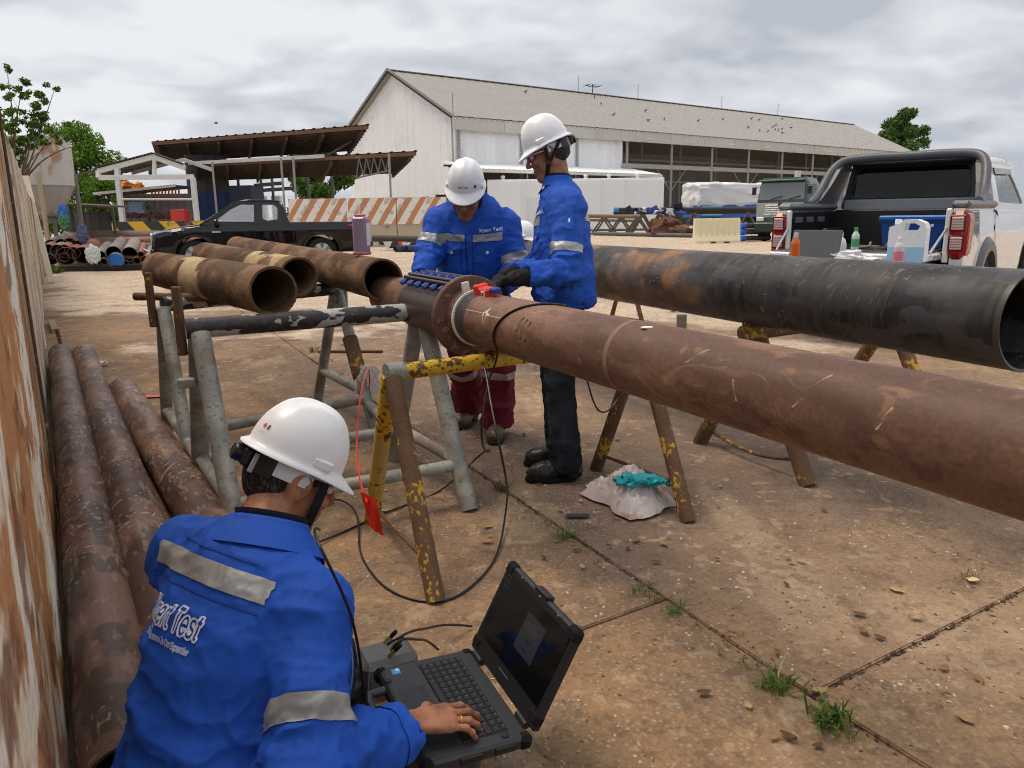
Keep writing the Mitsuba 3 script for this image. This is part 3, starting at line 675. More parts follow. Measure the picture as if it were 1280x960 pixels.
# ------------------------------------------------------------------ warehouse
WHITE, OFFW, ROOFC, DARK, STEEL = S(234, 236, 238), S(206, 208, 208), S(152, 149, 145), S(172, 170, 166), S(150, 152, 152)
wd, wg = unit(V3(.788, .615, 0)), unit(V3(-.615, .788, 0)); C0 = V3(-4.26, 63.036, 0); WW, WL, EZ, RISE = 18.6, 77.0, 8.95, 4.75
wp = lambda s, w, z: C0 + wd * s + wg * w + V3(0, 0, z)
def ribbed(o, a, b, la, lb, pitch=.5, depth=.04, flip=False):
    """Ribbed sheet steel: la metres along a (ribs follow b), lb along b."""
    n = max(1, int(round(la / pitch))); xs, zs = [], []
    for k in range(n):
        for t, z in ((0, 0), (.62, 0), (.72, 1), (.9, 1)): xs.append((k + t) / n * la); zs.append(z * depth)
    xs.append(la); zs.append(0)
    nn = unit(np.cross(a, b)) * (-1 if flip else 1)
    X = np.stack([[o + a * x + nn * z + b * y for x, z in zip(xs, zs)] for y in (0, lb)])
    return grid_mesh(X if not flip else X[:, ::-1])
W = lab('warehouse', 'long pale warehouse with a brown stained ridged roof and a dark open side', 'warehouse')
up = V3(0, 0, 1)
hyp = math.hypot(WW / 2 + .4, RISE); ri = unit(wg * (WW / 2 + .4) + up * RISE)
for k, (o, b, fl) in enumerate(((wp(-.5, -.4, EZ), ri, False), (wp(-.5, WW + .4, EZ), unit(-wg * (WW / 2 + .4) + up * RISE), True))):
    part(W, 'roof', ribbed(o, wd, b, WL + 1, hyp, 1.0, .022, flip=fl), 'cladding', ROOFC if k == 0 else ROOFC * .9, smooth=False)
    part(W, 'roof_lining', ribbed(o - up * .25, wd, b, WL + 1, hyp, 1.0, .05, flip=fl), 'matte', S(152, 149, 145), smooth=False)
part(W, 'ridge_cap', bar(wp(-.5, WW / 2, EZ + RISE + .03), wp(WL + .5, WW / 2, EZ + RISE + .03), .5, .06), 'cladding', S(150, 140, 130))
for s in range(19):                                        # side sheets, then the fascia above them
    part(W, 'side_sheet', ribbed(wp(s * 1.0, -.02, 5.05 + .03 * rnd.random()), wd, up, .995, 2.98, .25, .03, flip=True), 'cladding', WHITE * rnd.uniform(.9, 1), smooth=False)
for s in np.arange(-.5, WL, 5.17):
    part(W, 'fascia', place(box(5.14, .06, .95, b=.01), mat(wp(s + 2.57, -.45, EZ - .55), x=wd, y=wg)), 'cladding', S(190, 188, 182) * rnd.uniform(.92, 1.03))
for k in range(160): pass
part(W, 'fascia_clips', join([place(box(.1, .05, .22), mat(wp(s, -.49, EZ - .1), x=wd, y=wg)) for s in np.arange(0, WL, .55)]), 'matte', S(150, 144, 136)); lab(list(scene)[-1], kind='stuff')
ng = 18
for k in range(ng):                                        # gable sheets
    w0, w1 = WW / ng * k, WW / ng * (k + 1); zt = lambda w: EZ - .1 + RISE * (1 - abs(w - WW / 2) / (WW / 2)); zb = 2.95 + rnd.uniform(-.12, .12)
    b0 = rnd.random() * .02
    for (a0, a1) in ([(w0, w1)] if not (w0 < WW / 2 < w1) else [(w0, WW / 2), (WW / 2, w1)]):
        q = [wp(-b0, a0 + .01, zb), wp(-b0, a1 - .01, zb + rnd.uniform(-.05, .05)), wp(-b0, a1 - .01, zt(a1)), wp(-b0, a0 + .01, zt(a0))]
        ribs = [bar(wp(-b0 - .02, a0 + t * (a1 - a0), zb + .05), wp(-b0 - .02, a0 + t * (a1 - a0), min(zt(a0), zt(a1)) - .1), .03, .03) for t in (.5,)]
        back = [p + wd * .04 for p in q]
        m = trimesh.Trimesh(q + back, [[0, 1, 2], [0, 2, 3], [4, 6, 5], [4, 7, 6], [0, 4, 5], [0, 5, 1], [1, 5, 6], [1, 6, 2], [3, 2, 6], [3, 6, 7], [0, 3, 7], [0, 7, 4]], process=False)
        part(W, 'gable_sheet', m, 'cladding', S(238, 240, 243) * rnd.uniform(.975, 1.0), smooth=False)
part(W, 'gutter_pipe', rod(wp(-.06, .3, 3), wp(-.06, .3, EZ), .06), 'matte', S(170, 172, 172))
part(W, 'flashing', join(bar(wp(-.55, -.5, EZ + .03), wp(-.55, WW / 2, EZ + RISE + .08), .08, .2), bar(wp(-.55, WW / 2, EZ + RISE + .08), wp(-.55, WW + .4, EZ + .03), .08, .2)), 'matte', S(140, 142, 142))
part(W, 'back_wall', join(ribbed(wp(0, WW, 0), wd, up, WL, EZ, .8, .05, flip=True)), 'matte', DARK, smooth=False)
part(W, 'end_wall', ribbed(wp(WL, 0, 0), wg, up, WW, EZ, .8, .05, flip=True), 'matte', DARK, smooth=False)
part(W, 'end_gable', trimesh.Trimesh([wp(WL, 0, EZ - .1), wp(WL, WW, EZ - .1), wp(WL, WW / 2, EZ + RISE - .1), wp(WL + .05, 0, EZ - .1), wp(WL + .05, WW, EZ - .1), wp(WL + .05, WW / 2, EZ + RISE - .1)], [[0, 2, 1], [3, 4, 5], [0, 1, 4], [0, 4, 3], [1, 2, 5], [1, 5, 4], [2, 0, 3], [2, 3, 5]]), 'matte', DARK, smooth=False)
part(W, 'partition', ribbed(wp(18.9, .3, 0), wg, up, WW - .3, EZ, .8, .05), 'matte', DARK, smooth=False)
for s in np.arange(0.3, WL + 1, 6.4):
    part(W, 'column', bar(wp(min(s, WL), -.12, 0), wp(min(s, WL), -.12, EZ - .5), .22, .22), 'matte', STEEL)
    if s > 18: part(W, 'bracket_lamp', join(rod(wp(s + 1.5, -.1, EZ - 1.0), wp(s + 2.1, -.9, EZ - .75), .05), place(box(.5, .25, .12, b=.03), mat(wp(s + 2.2, -1.05, EZ - .75), x=wd, y=wg))), 'satin', S(196, 196, 192))
for s in np.arange(19, WL - 1, 6.4)[1::2]:
    part(W, 'brace', join(rod(wp(s, 1.5, 5.8), wp(s + 2.4, 1.5, 3.5), .07), rod(wp(s + 4.8, 1.5, 5.8), wp(s + 2.4, 1.5, 3.5), .07)), 'matte', STEEL)
part(W, 'rail', bar(wp(18.9, -.14, 5.75), wp(WL, -.14, 5.75), .12, .42), 'matte', S(158, 158, 154))
for z, c in ((4.7, .5), (6.9, .35)): part(W, 'inner_rail', bar(wp(19, 6, z), wp(WL, 6, z), .1, .2), 'matte', STEEL)
for s in np.arange(22, WL, 6.4): part(W, 'inner_column', bar(wp(s, 6.2, 0), wp(s, 6.2, EZ), .25), 'matte', STEEL)
for s, w, h in ((23, 3.0, 2.6), (36, 4, 2.2), (47, 3, 2.5), (58, 4, 2.8)):
    k = new('stored_crate'); m = place(box(3.6, 2.2, h, b=.04), mat(wp(s, w, h / 2), x=wd, y=wg)); put(k, join([m] + [place(box(.1, .06, h * .96), mat(wp(s + t, w - 1.13, h / 2), x=wd, y=wg)) for t in (-1.6, -.8, 0, .8, 1.6)]), 'matte', S(128, 126, 122))
    lab(k, {23: 'grey container just inside the near end of the open warehouse side', 36: 'grey container standing second from the near end inside the open warehouse', 47: 'grey container third from the near end inside the open warehouse', 58: 'grey container deepest inside the far end of the open warehouse'}[s], 'container')
K = lab(put('canopy_roof', ribbed(wp(-1.2, -4.1, 4.75), wd, unit(wg * 4.1 + up * .75), 21.2, 4.2, .5, .03), 'cladding', S(220, 222, 222), smooth=False), 'white lean-to canopy roof with green purlins along the warehouse side', 'canopy')
part(K, 'edge_beam', bar(wp(-1.2, -4.1, 4.62), wp(20, -4.1, 4.62), .12, .22), 'matte', S(206, 208, 206))
for t in range(7): part(K, 'purlin', bar(wp(-1.2, -3.7 + t * .6, 4.6 + t * .1), wp(20, -3.7 + t * .6, 4.6 + t * .1), .1, .14), 'matte', S(56, 92, 74))
for s in np.arange(-1, 20.1, 5.2): part(K, 'post', rod(wp(s, -3.9, 0), wp(s, -3.9, 4.6), .06), 'matte', STEEL)
for s in (22, 31, 46, 58):                                   # masts on the roof and pigeons
    put(k := new('lightning_rod'), rod(wp(s, WW / 2, EZ + RISE), wp(s, WW / 2, EZ + RISE + 1.6), .025), 'matte', S(110, 112, 114)); lab(k, 'thin lightning rod on the warehouse ridge', 'lightning rod', 'lightning rods on the warehouse ridge')
put(k := new('lightning_rod'), rod(wp(-.3, -.3, EZ), wp(-.3, -.3, EZ + 1.7), .025), 'matte', S(110, 112, 114)); lab(k, 'thin lightning rod at the near eave corner of the warehouse', 'lightning rod')
put(k := 'roof_antenna', join([rod(wp(24, WW / 2, EZ + RISE), wp(24, WW / 2, EZ + RISE + 1.0), .05)] + [rod(wp(24 - 1 + i * .4, WW / 2 - .4, EZ + RISE + .75 + i % 2 * .15), wp(24 - 1 + i * .4, WW / 2 + .4, EZ + RISE + .75 + i % 2 * .15), .03) for i in range(6)] + [rod(wp(23, WW / 2, EZ + RISE + .75), wp(25, WW / 2, EZ + RISE + .8), .03)]), 'matte', S(92, 92, 94)); lab(k, 'small comb shaped aerial standing on the warehouse ridge', 'aerial')
for i in range(22):
    s, t = (rnd.gauss(46, 5), rnd.gauss(.42, .12)) if i < 14 else (rnd.uniform(10, 60), rnd.uniform(.2, .9)); t = min(.95, max(.05, t))
    p = wp(s, -.4 + (WW / 2 + .4) * t, EZ + RISE * t + .16); a = rnd.random() * 6
    m = join(place(trimesh.creation.icosphere(1), np.diag([.13, .07, .08, 1])), place(trimesh.creation.icosphere(1), mat((.15, 0, .1)) @ np.diag([.06, .06, .06, 1])), place(box(.14, .06, .02), mat((-.2, 0, 0))), rod((0, 0, 0), (0, 0, -.12), .015, n=5))
    lab(put(new('pigeon'), place(m, mat(p, yaw=a)), 'matte', S(70, 70, 76)), 'dark pigeon perched on the warehouse roof slope', 'pigeon', 'pigeons on the warehouse roof')
lab(put('flying_bird', place(join(trimesh.Trimesh([[-.3, 0, 0], [.3, 0, 0], [0, .9, .15], [0, -.9, .15], [0, 0, .05]], [[0, 1, 2], [0, 3, 1], [0, 4, 2], [1, 2, 4]]), place(trimesh.creation.icosphere(1), np.diag([.35, .1, .1, 1]))), mat(PX(270, 154, 120), yaw=.4)), 'matte', S(60, 60, 66)), 'small dark bird flying above the open shed', 'bird')
# the white site cabins before it
CB = PX(610, 284, 59) * [1, 1, 0]; CE = PX(829, 284, 59) * [1, 1, 0]; cd = unit(CE - CB); cg = V3(-cd[1], cd[0], 0); CL = np.linalg.norm(CE - CB)
k = lab(put('site_cabin', place(box(CL, 3, 3.86, b=.03), mat(CB + cd * CL / 2 + cg * 1.6 + up * 2.05, x=cd, y=cg)), 'cladding', S(236, 238, 240)), 'blank white panelled site cabin standing before the warehouse side', 'cabin')
ed = [0, 2.6, 4.85, 7.1, CL * .78, CL]
for a, b in zip(ed[:-1], ed[1:]): part(k, 'panel', place(box(b - a - .025, .05, 3.7, b=.01), mat(CB + cd * (a + b) / 2 + cg * .08 + up * 2.0, x=cd, y=cg)), 'cladding', S(236, 239, 241) * rnd.uniform(.965, 1.0))
part(k, 'door', place(box(1.5, .04, 2.5, b=.01), mat(CB + cd * 3.72 + cg * .035 + up * 1.45, x=cd, y=cg)), 'cladding', S(222, 226, 228))
for a in (1.2, 4.6, 7.6, 9.4, 11.6): part(k, 'vent_cap', place(lathe([(.13, 0), (.13, .18), (.2, .2), (.12, .32), (0, .34)], 12), mat(CB + cd * a + cg * .5 + up * 3.97)), 'matte', S(214, 214, 210))
part(k, 'skid', bar(CB + cg * .1 + up * .06, CE + cg * .1 + up * .06, .12, .12), 'matte', S(120, 112, 104))
# covered blue and white trailer behind the green lorry
q0, q1 = PX(876, 258, 50) * [1, 1, 0], PX(990, 258, 52) * [1, 1, 0]; td = unit(q1 - q0); tg = V3(-td[1], td[0], 0); TL = np.linalg.norm(q1 - q0)
k = lab('covered_trailer', 'trailer with a white tarpaulin over blue sides parked at the open warehouse', 'trailer')
part(k, 'tarpaulin', fold(TM(box(TL, 2.4, 1.45, b=.1)).subdivide().subdivide().subdivide().subdivide(), .12, .8, 3).apply_transform(mat(q0 + td * TL / 2 + tg * 1.3 + up * 2.45, x=td, y=tg)), 'matte', S(214, 217, 221))
part(k, 'side_board', place(box(TL - .1, 2.3, .8, b=.02), mat(q0 + td * TL / 2 + tg * 1.3 + up * 1.36, x=td, y=tg)), 'satin', S(38, 92, 176))
part(k, 'light_board', place(box(TL * .22, .05, .6, b=.01), mat(q0 + td * TL * .13 + tg * .1 + up * 1.4, x=td, y=tg)), 'satin', S(120, 190, 214))
for a in (.15, .3, .7, .85): part(k, 'wheel', place(lathe([(.2, -.12), (.45, -.12), (.48, -.05), (.48, .05), (.45, .12), (.2, .12)], 20), mat(q0 + td * TL * a + tg * .4 + up * .48, x=td, y=up)), 'rubber', S(30, 30, 31))
part(k, 'bed_frame', place(box(TL, 1.6, .3), mat(q0 + td * TL / 2 + tg * 1.3 + up * .8, x=td, y=tg)), 'matte', S(50, 50, 52))

# ------------------------------------------------------------------ open shed at the left
k = lab('open_shed', 'open steel shed with two tiers of brown sheet roof on thin posts', 'shed')
SB = unit(V3(-.36, .93, 0))
a, b = PX(189, 177, 40), PX(462, 157, 34); a[2] = b[2] = 5.35; sd = unit(b - a); sb = V3(-sd[1], sd[0], 0)
sb = SB
def shed_roof(p0, p1, depth, fall, name):
    L = np.linalg.norm(p1 - p0); bdir = unit(sb * depth - up * fall); hy = math.hypot(depth, fall)
    part(k, name, join(ribbed(p0, sd, bdir, L, hy, .6, .04), ribbed(p0 - up * .03, sd, bdir, L, hy, .6, .04, flip=True)), 'dirty', S(120, 104, 92), smooth=False)
    for t in np.arange(0, 1.01, .125): part(k, 'purlin', bar(p0 + bdir * hy * t - up * .12 + sd * .1, p1 + bdir * hy * t - up * .12 - sd * .1, .08, .16), 'matte', S(112, 84, 68) if t < .1 else S(86, 74, 68))
    for t in np.linspace(.03, .97, 7): part(k, 'rafter', bar(p0 + sd * L * t - up * .3, p0 + sd * L * t + bdir * hy - up * .3, .1, .2), 'matte', S(74, 66, 62))
shed_roof(a, b, 4.0, .62, 'upper_roof')
a2, b2 = PX(237, 207, 38.5), PX(522, 188, 33.2); a2[2] = b2[2] = 4.1; sd2 = unit(b2 - a2)
_sd, _sb = sd, sb; sd = sd2; sb = SB
shed_roof(a2, b2, 3.6, .55, 'lower_roof')
part(k, 'gutter', bar(a2 - sb * .1 - up * .02, b2 - sb * .1 - up * .02 - sd * 5, .14, .16), 'matte', S(196, 198, 198))
for px_, t in ((272, 37.2), (490, 33.9), (357, 35.6), (372, 35.2)):
    p = PX(px_, 275, t) * [1, 1, 0]; part(k, 'post', rod(p, p + up * 4.0, .05), 'matte', S(150, 152, 152))
for px_, t, h in ((240, 41, 5.1), (302, 42, 4.9), (344, 42, 4.9), (418, 40, 4.9), (330, 44, 4.8), (388, 41, 5.0)):
    p = PX(px_, 275, t) * [1, 1, 0]; part(k, 'post', bar(p, p + up * (h - .45), .12, .12), 'matte', S(104, 106, 106))
tr0, tr1 = PX(444, 196, 34.5), PX(486, 195, 33.9); tr0[2] = tr1[2] = 3.95; n_ = 9
part(k, 'truss', join([rod(tr0, tr1, .04, n=6), rod(tr0 - up * .9, tr1 - up * .62, .04, n=6)] + [rod(tr0 + (tr1 - tr0) * i / n_ - up * (0 if i % 2 else .9 - .28 * i / n_), tr0 + (tr1 - tr0) * (i + 1) / n_ - up * (.9 - .28 * (i + 1) / n_ if i % 2 else 0), .028, n=6) for i in range(n_)]), 'matte', S(120, 120, 118))
part(k, 'strut', rod(PX(405, 197, 36), PX(440, 176, 36), .05), 'matte', S(110, 110, 110))
# dark blue sheet walling inside it, and grey frames behind
q0, q1 = PX(243, 290, 41) * [1, 1, 0], PX(326, 290, 41.5) * [1, 1, 0]; nd = unit(q1 - q0)
part(k, 'blue_wall', ribbed(q0, nd, up, np.linalg.norm(q1 - q0), 2.75, .5, .04, flip=True), 'matte', S(56, 74, 116), smooth=False)
part(k, 'upper_wall', ribbed(q0 + up * 2.75 + V3(0, .05, 0), nd, up, np.linalg.norm(q1 - q0) * .58, 1.9, .5, .04, flip=True), 'matte', S(84, 82, 84), smooth=False)
q0, q1 = PX(300, 290, 39.5) * [1, 1, 0], PX(326, 290, 39.2) * [1, 1, 0]
part(k, 'tank_wall', place(box(np.linalg.norm(q1 - q0), 1.2, 2.95, b=.03), mat((q0 + q1) / 2 + up * 1.48, x=unit(q1 - q0), y=V3(0, 1, 0))), 'satin', S(34, 44, 66))
for y_, x0, x1, t in ((222, 326, 370, 43), (232, 318, 352, 43), (238, 326, 372, 44)):
    part(k, 'far_rail', bar(PX(x0, y_, t), PX(x1, y_ - 3, t), .12, .2), 'matte', S(84, 86, 88))
for x_, w_ in ((328, 12), (347, 14)):
    p = PX(x_, 262, 44); part(k, 'white_bin', place(box(.55, .5, 1.6, b=.05), mat(p)), 'matte', S(208, 208, 204))
# the white portal frame
k = lab('portal_frame', 'white painted steel gable frame standing left of the open shed', 'frame')
t_ = 35.2
ff = [PX(123, 214, t_), PX(192, 196, t_), PX(231, 210, t_), PX(242, 221, t_), PX(124, 222, t_)]
for (i, j) in ((0, 1), (1, 2), (4, 3), (0, 4)): part(k, 'beam', bar(ff[i], ff[j], .16, .22), 'matte', S(214, 216, 212))
q = V3(.3, 2.6, .05); part(k, 'rear_beam', join(bar(ff[0] + q, ff[1] + q, .12, .16), bar(ff[1] + q, ff[2] + q, .12, .16)), 'matte', S(190, 192, 190))
for (px_, y0) in ((193, 197), ): part(k, 'king_post', bar(PX(px_, y0, t_), PX(px_, 220, t_), .14), 'matte', S(206, 208, 204))
part(k, 'king_post', bar(PX(187, 202, t_ + 2.6), PX(188, 219, t_ + 2.6), .12), 'matte', S(120, 120, 118))
for px_ in (147, 241):
    p = PX(px_, 222, t_); part(k, 'post', bar([p[0], p[1], 0], p, .2, .22), 'matte', S(206, 210, 210))
p = PX(147, 209, t_); part(k, 'post', bar(p, PX(147, 222, t_), .2), 'matte', S(206, 210, 210))
part(k, 'roof_sheet', join(ribbed(ff[0] + up * .15 - V3(.8, 0, .22), unit(ff[1] - ff[0]), V3(.1, .99, .0), 3.0, 2.7, .5, .03), ), 'dirty', S(120, 118, 116), smooth=False)
part(k, 'roof_sheet', join(bar(ff[0] + up * .17, ff[1] + up * .17, .3, .05), bar(ff[1] + up * .17, ff[2] + up * .17, .3, .05)), 'dirty', S(66, 64, 62))
part(k, 'handrail', rod(PX(152, 249, t_), PX(241, 249, t_), .05), 'matte', S(196, 198, 198))
# low dark workshop behind it, with a handwheel and a red cabinet
k = lab('workshop', 'low dark workshop with a leaning sheet roof behind the white frame', 'workshop')
q0, q1 = PX(132, 243, 37.5), PX(232, 233, 37.0)
part(k, 'roof', join([bar(q0, q1, 2.2, .07)]), 'matte', S(70, 68, 66))
part(k, 'roof_edge', bar(q0 - V3(0, 1.15, 0), q1 - V3(0, 1.15, 0), .06, .12), 'matte', S(196, 196, 192))
part(k, 'back_wall', ribbed(PX(150, 290, 39) * [1, 1, 0], V3(1, 0, 0), up, 3.9, 2.6, .4, .04, flip=True), 'matte', S(118, 118, 120), smooth=False)
part(k, 'window', place(box(.85, .06, .62, b=.01), mat(PX(172, 260, 38.2))), 'satin', S(116, 150, 190))
for i in range(9): part(k, 'grille_bar', bar(PX(190 + i * 4.2, 246, 37.2), PX(190 + i * 4.2, 236 - i * .2, 37.2), .06), 'matte', S(206, 130, 58))
part(k, 'orange_load', fold(TM(box(1.0, .6, .35, b=.05)).subdivide().subdivide().subdivide(), .2, .4, 2).apply_transform(mat(PX(165, 236, 39))), 'matte', S(214, 122, 48))
part(k, 'work_bench', join([place(box(3.1, .5, .1), mat(PX(190, 271, 36.4)))] + [place(trimesh.convex.convex_hull(rng.normal(size=(9, 3)) * [.2, .15, .09]), mat(PX(160 + i * 4.8, 269, 36.2))) for i in range(15)]), 'dirty', S(84, 56, 50))
kk = lab(put('handwheel', place(trimesh.creation.torus(.36, .07, 24, 8), mat(PX(189, 257, 36.6), x=V3(1, 0, 0), y=V3(0, .3, 1))), 'matte', S(92, 96, 98)), 'grey spoked handwheel in front of the low workshop', 'handwheel')
for a_ in range(3): c_, s_ = math.cos(a_ * PI / 3) * .34, math.sin(a_ * PI / 3) * .34; part(kk, 'spoke', rod(PX(189, 257, 36.6) + [c_, 0, s_], PX(189, 257, 36.6) - [c_, 0, s_], .035, n=6), 'matte', S(92, 96, 98))
part(kk, 'stand', rod(PX(185, 258, 36.7) * [1, 1, 0], PX(185, 258, 36.7), .06), 'matte', S(70, 72, 74))
kk = lab(put('red_cabinet', place(box(.72, .6, 1.75, b=.03), mat(PX(225, 267, 36.2) * [1, 1, 0] + up * .9)), 'satin', S(186, 52, 42)), 'red steel cabinet beside the right post of the white frame', 'cabinet')
part(kk, 'door', place(box(.62, .03, .75, b=.01), mat(PX(225, 267, 36.2) * [1, 1, 0] + V3(0, -.31, 1.25))), 'satin', S(196, 60, 48)); part(kk, 'door', place(box(.62, .03, .75, b=.01), mat(PX(225, 267, 36.2) * [1, 1, 0] + V3(0, -.31, .45))), 'satin', S(170, 44, 36))
# radio mast far behind
k = lab(put('lattice_mast', join([rod(PX(150 + dx, 300, 90) * [1, 1, 0], PX(150 + dx * .4, 192, 90), .05, n=5) for dx in (-2.5, 2.5)] + [rod(PX(147.6 + (i % 2) * 4.8, 290 - i * 8, 90), PX(152.4 - (i % 2) * 4.8, 282 - i * 8, 90), .03, n=5) for i in range(11)]), 'matte', S(150, 154, 158)), 'thin lattice mast rising far behind the white frame', 'mast')

# ------------------------------------------------------------------ hopper at the left
k = lab('hopper', 'stained white steel hopper with a tapering bottom on thin legs', 'hopper')
hc = PX(57, 238, 22.0); hx, hy = hc[0], hc[1]; zt_, zm, zb = 3.62, 2.3, 1.5
def ring8(r, z, n=8): return [V3(hx + r * math.cos(a), hy + r * math.sin(a), z) for a in np.arange(n) * 2 * PI / n + .39]
R0, R1, R2 = ring8(.80, zt_), ring8(.80, zm), ring8(.30, zb)
for i in range(8):
    j = (i + 1) % 8
    for nm, A_, B_, c_ in (('side_plate', R0, R1, S(190, 188, 182)), ('cone_plate', R1, R2, S(176, 172, 164))):
        q = [A_[i], A_[j], B_[j], B_[i]]; inn = [p + unit(V3(hx, hy, p[2]) - p) * .02 for p in q]
        part(k, nm, trimesh.Trimesh(q + inn, [[0, 2, 1], [0, 3, 2], [4, 5, 6], [4, 6, 7], [0, 1, 5], [0, 5, 4], [1, 2, 6], [1, 6, 5], [2, 3, 7], [2, 7, 6], [3, 0, 4], [3, 4, 7]], process=False), 'hopper_paint', c_ * rnd.uniform(.95, 1.02), smooth=False)
part(k, 'rim', tube(R0 + [R0[0]], .025, 6), 'matte', S(170, 166, 158)); part(k, 'belt', tube(R1 + [R1[0]], .02, 6), 'matte', S(150, 142, 130))
part(k, 'outlet', place(lathe([(.3, 0), (.3, .05), (.16, .06), (.16, -.2)], 16), mat((hx, hy, zb - .05))), 'matte', S(120, 116, 108))
for i in (0, 2, 4, 6): part(k, 'leg', bar(V3(R1[i][0], R1[i][1], 0), R1[i] + up * .35, .09, .09), 'matte', S(176, 160, 140) if i == 6 else S(120, 116, 110))
scene['hopper_paint'] = {'type': 'blendbsdf', 'weight': proc(lambda p, n, uv: smoothstep(.5, .62, fbm(p.x * 1.7, p.y * 1.7, p.z * .9, 5)) * .8 * smoothstep(.35, .55, noise(p.x * 9, p.y * 9, p.z * 3))), 'a': two(principled(VC, 0.6)), 'b': two(principled(S(160, 122, 84), 0.9))}
# rags and gear under the hopper
for i, (px_, py_, c_, l_) in enumerate(((79, 268, S(60, 110, 196), 'bright blue cloth hanging on the hopper leg'), (80, 276, S(84, 128, 92), 'green printed cloth hanging below the blue one on the hopper leg'), (103, 292, S(92, 100, 128), 'grey blue bundle lying by the hopper'))):
    m = fold(TM(trimesh.creation.icosphere(4)), .35, .5, i + 1); m.apply_transform(mat(PX(px_, py_, 21.4)) @ np.diag([.13, .08, .22, 1])); lab(put(new('hanging_cloth' if i < 2 else 'cloth_bundle'), m, 'matte', c_, smooth=True), l_, 'cloth')
kk = lab(put('lean_to', join(bar(PX(86, 255, 24.5), PX(142, 258, 24.5), 2.0, .06), bar(PX(88, 256, 24.3) * [1, 1, 0], PX(88, 256, 24.3), .08), bar(PX(110, 292, 24.2) * [1, 1, 0], PX(103, 262, 24.2), .09), bar(PX(140, 256, 24.3) * [1, 1, 0], PX(140, 258, 24.3), .07)), 'matte', S(92, 86, 80)), 'dark little lean-to shelter between the hopper and the striped barrier', 'shelter')
part(kk, 'back_sheet', ribbed(PX(86, 300, 25.6) * [1, 1, 0], V3(1, 0, 0), up, 1.5, 1.6, .3, .03, flip=True), 'matte', S(104, 104, 102), smooth=False)

# ------------------------------------------------------------------ barriers
def kbarrier(c, d, L, h, top, foot):
    prof = Polygon([(-foot / 2, 0), (foot / 2, 0), (foot / 2, h * .1), (top / 2 + .06, h * .38), (top / 2, h), (-top / 2, h), (-top / 2 - .06, h * .38), (-foot / 2, h * .1)])
    return prism(prof, L, mat(c - d * L / 2, x=np.cross(up, d), y=up))
def f_yb(p, n, uv):
    st = p.x * .92 + p.z * .85; k_ = st / 1.06; m_ = smoothstep(.485, .515, k_ - dr.floor(k_))
    w_ = fbm(p.x * 3, p.y * 3, p.z * 3, 4); col = mix(S(236, 188, 66), S(66, 64, 62), m_)
    return mix(col, S(128, 104, 74), smoothstep(.55, .68, w_) * .7)
scene['yellow_black'] = two(principled(proc(f_yb), 0.75))
ya, yb_ = PX(140, 277, 27.6) * [1, 1, 0], PX(262, 277, 27.6) * [1, 1, 0]; yd = unit(yb_ - ya)
k = lab(put('striped_barrier', kbarrier((ya + yb_) / 2, yd, np.linalg.norm(yb_ - ya), 1.26, .3, .75), 'yellow_black', smooth=False), 'concrete barrier painted with slanting yellow and black stripes', 'barrier')
def f_or(p, n, uv):
    k_ = (uv.x - uv.y * .62) / .62; m_ = smoothstep(.55, .57, k_ - dr.floor(k_))
    w_ = fbm(uv.x * 4, uv.y * 4, 2., 4); col = mix(S(226, 222, 214), S(196, 134, 96), m_)
    return mix(col, S(150, 136, 116), smoothstep(.56, .7, w_) * .55)
scene['orange_white'] = two(principled(proc(f_or), 0.7))
oa, ob = PX(361, 247, 33.6) * [1, 1, 0], PX(558, 247, 33.6) * [1, 1, 0]; od = unit(ob - oa); on = V3(od[1], -od[0], 0); OL = np.linalg.norm(ob - oa)
for i, (f0, f1, l_) in enumerate(((0, .37, 'leftmost orange and white striped barrier panel, above the dark pickup'), (.375, .68, 'middle orange and white striped barrier panel, behind the pickup bed'), (.685, 1, 'rightmost orange and white striped barrier panel, behind the stooping worker'))):
    k = new('panel_barrier'); L_ = OL * (f1 - f0); o_ = oa + od * OL * f0
    part(k, 'concrete_base', kbarrier(o_ + od * L_ / 2, od, L_, 1.0, .4, .7), 'dirty', S(178, 164, 140), smooth=False)
    q = [(0, .98), (L_, .98), (L_, 2.13), (0, 2.13)]; X = [o_ + od * s + up * z + on * (.22 - (z - 1) * .06) for s, z in q]; Y = [x_ - on * .05 for x_ in X]
    m = trimesh.Trimesh(X + Y, [[0, 1, 2], [0, 2, 3], [4, 6, 5], [4, 7, 6], [0, 4, 5], [0, 5, 1], [1, 5, 6], [1, 6, 2], [2, 6, 7], [2, 7, 3], [3, 7, 4], [3, 4, 0]], process=False)
    part(k, 'panel', m, 'orange_white', smooth=False, uv=np.array(q * 2) + [i * .3, 0]); part(k, 'post', join([bar(o_ + od * s + up * .8 - on * .05, o_ + od * s + up * 2.1 - on * .05, .08) for s in (.2, L_ - .2)]), 'matte', S(120, 116, 110))
    lab(k, l_, 'barrier', 'orange and white barrier panels')
ca, cb = PX(867, 300, 33) * [1, 1, 0], PX(923, 300, 33) * [1, 1, 0]
cx = unit(cb - ca); CLn = np.linalg.norm(cb - ca)
m = kbarrier((ca + cb) / 2, cx, CLn, 1.06, .28, .62)
k = lab('plastic_barrier', 'cream plastic road barrier standing in the open yard', 'barrier'); part(k, 'shell', m, 'satin', S(222, 214, 176), smooth=False)
for s in np.linspace(.12, .88, 7): part(k, 'rib', join([bar(ca + cx * CLn * s + V3(cx[1], -cx[0], 0) * .22 + up * .3, ca + cx * CLn * s + V3(cx[1], -cx[0], 0) * .145 + up * .98, .1, .05, .015)]), 'satin', S(214, 206, 168))
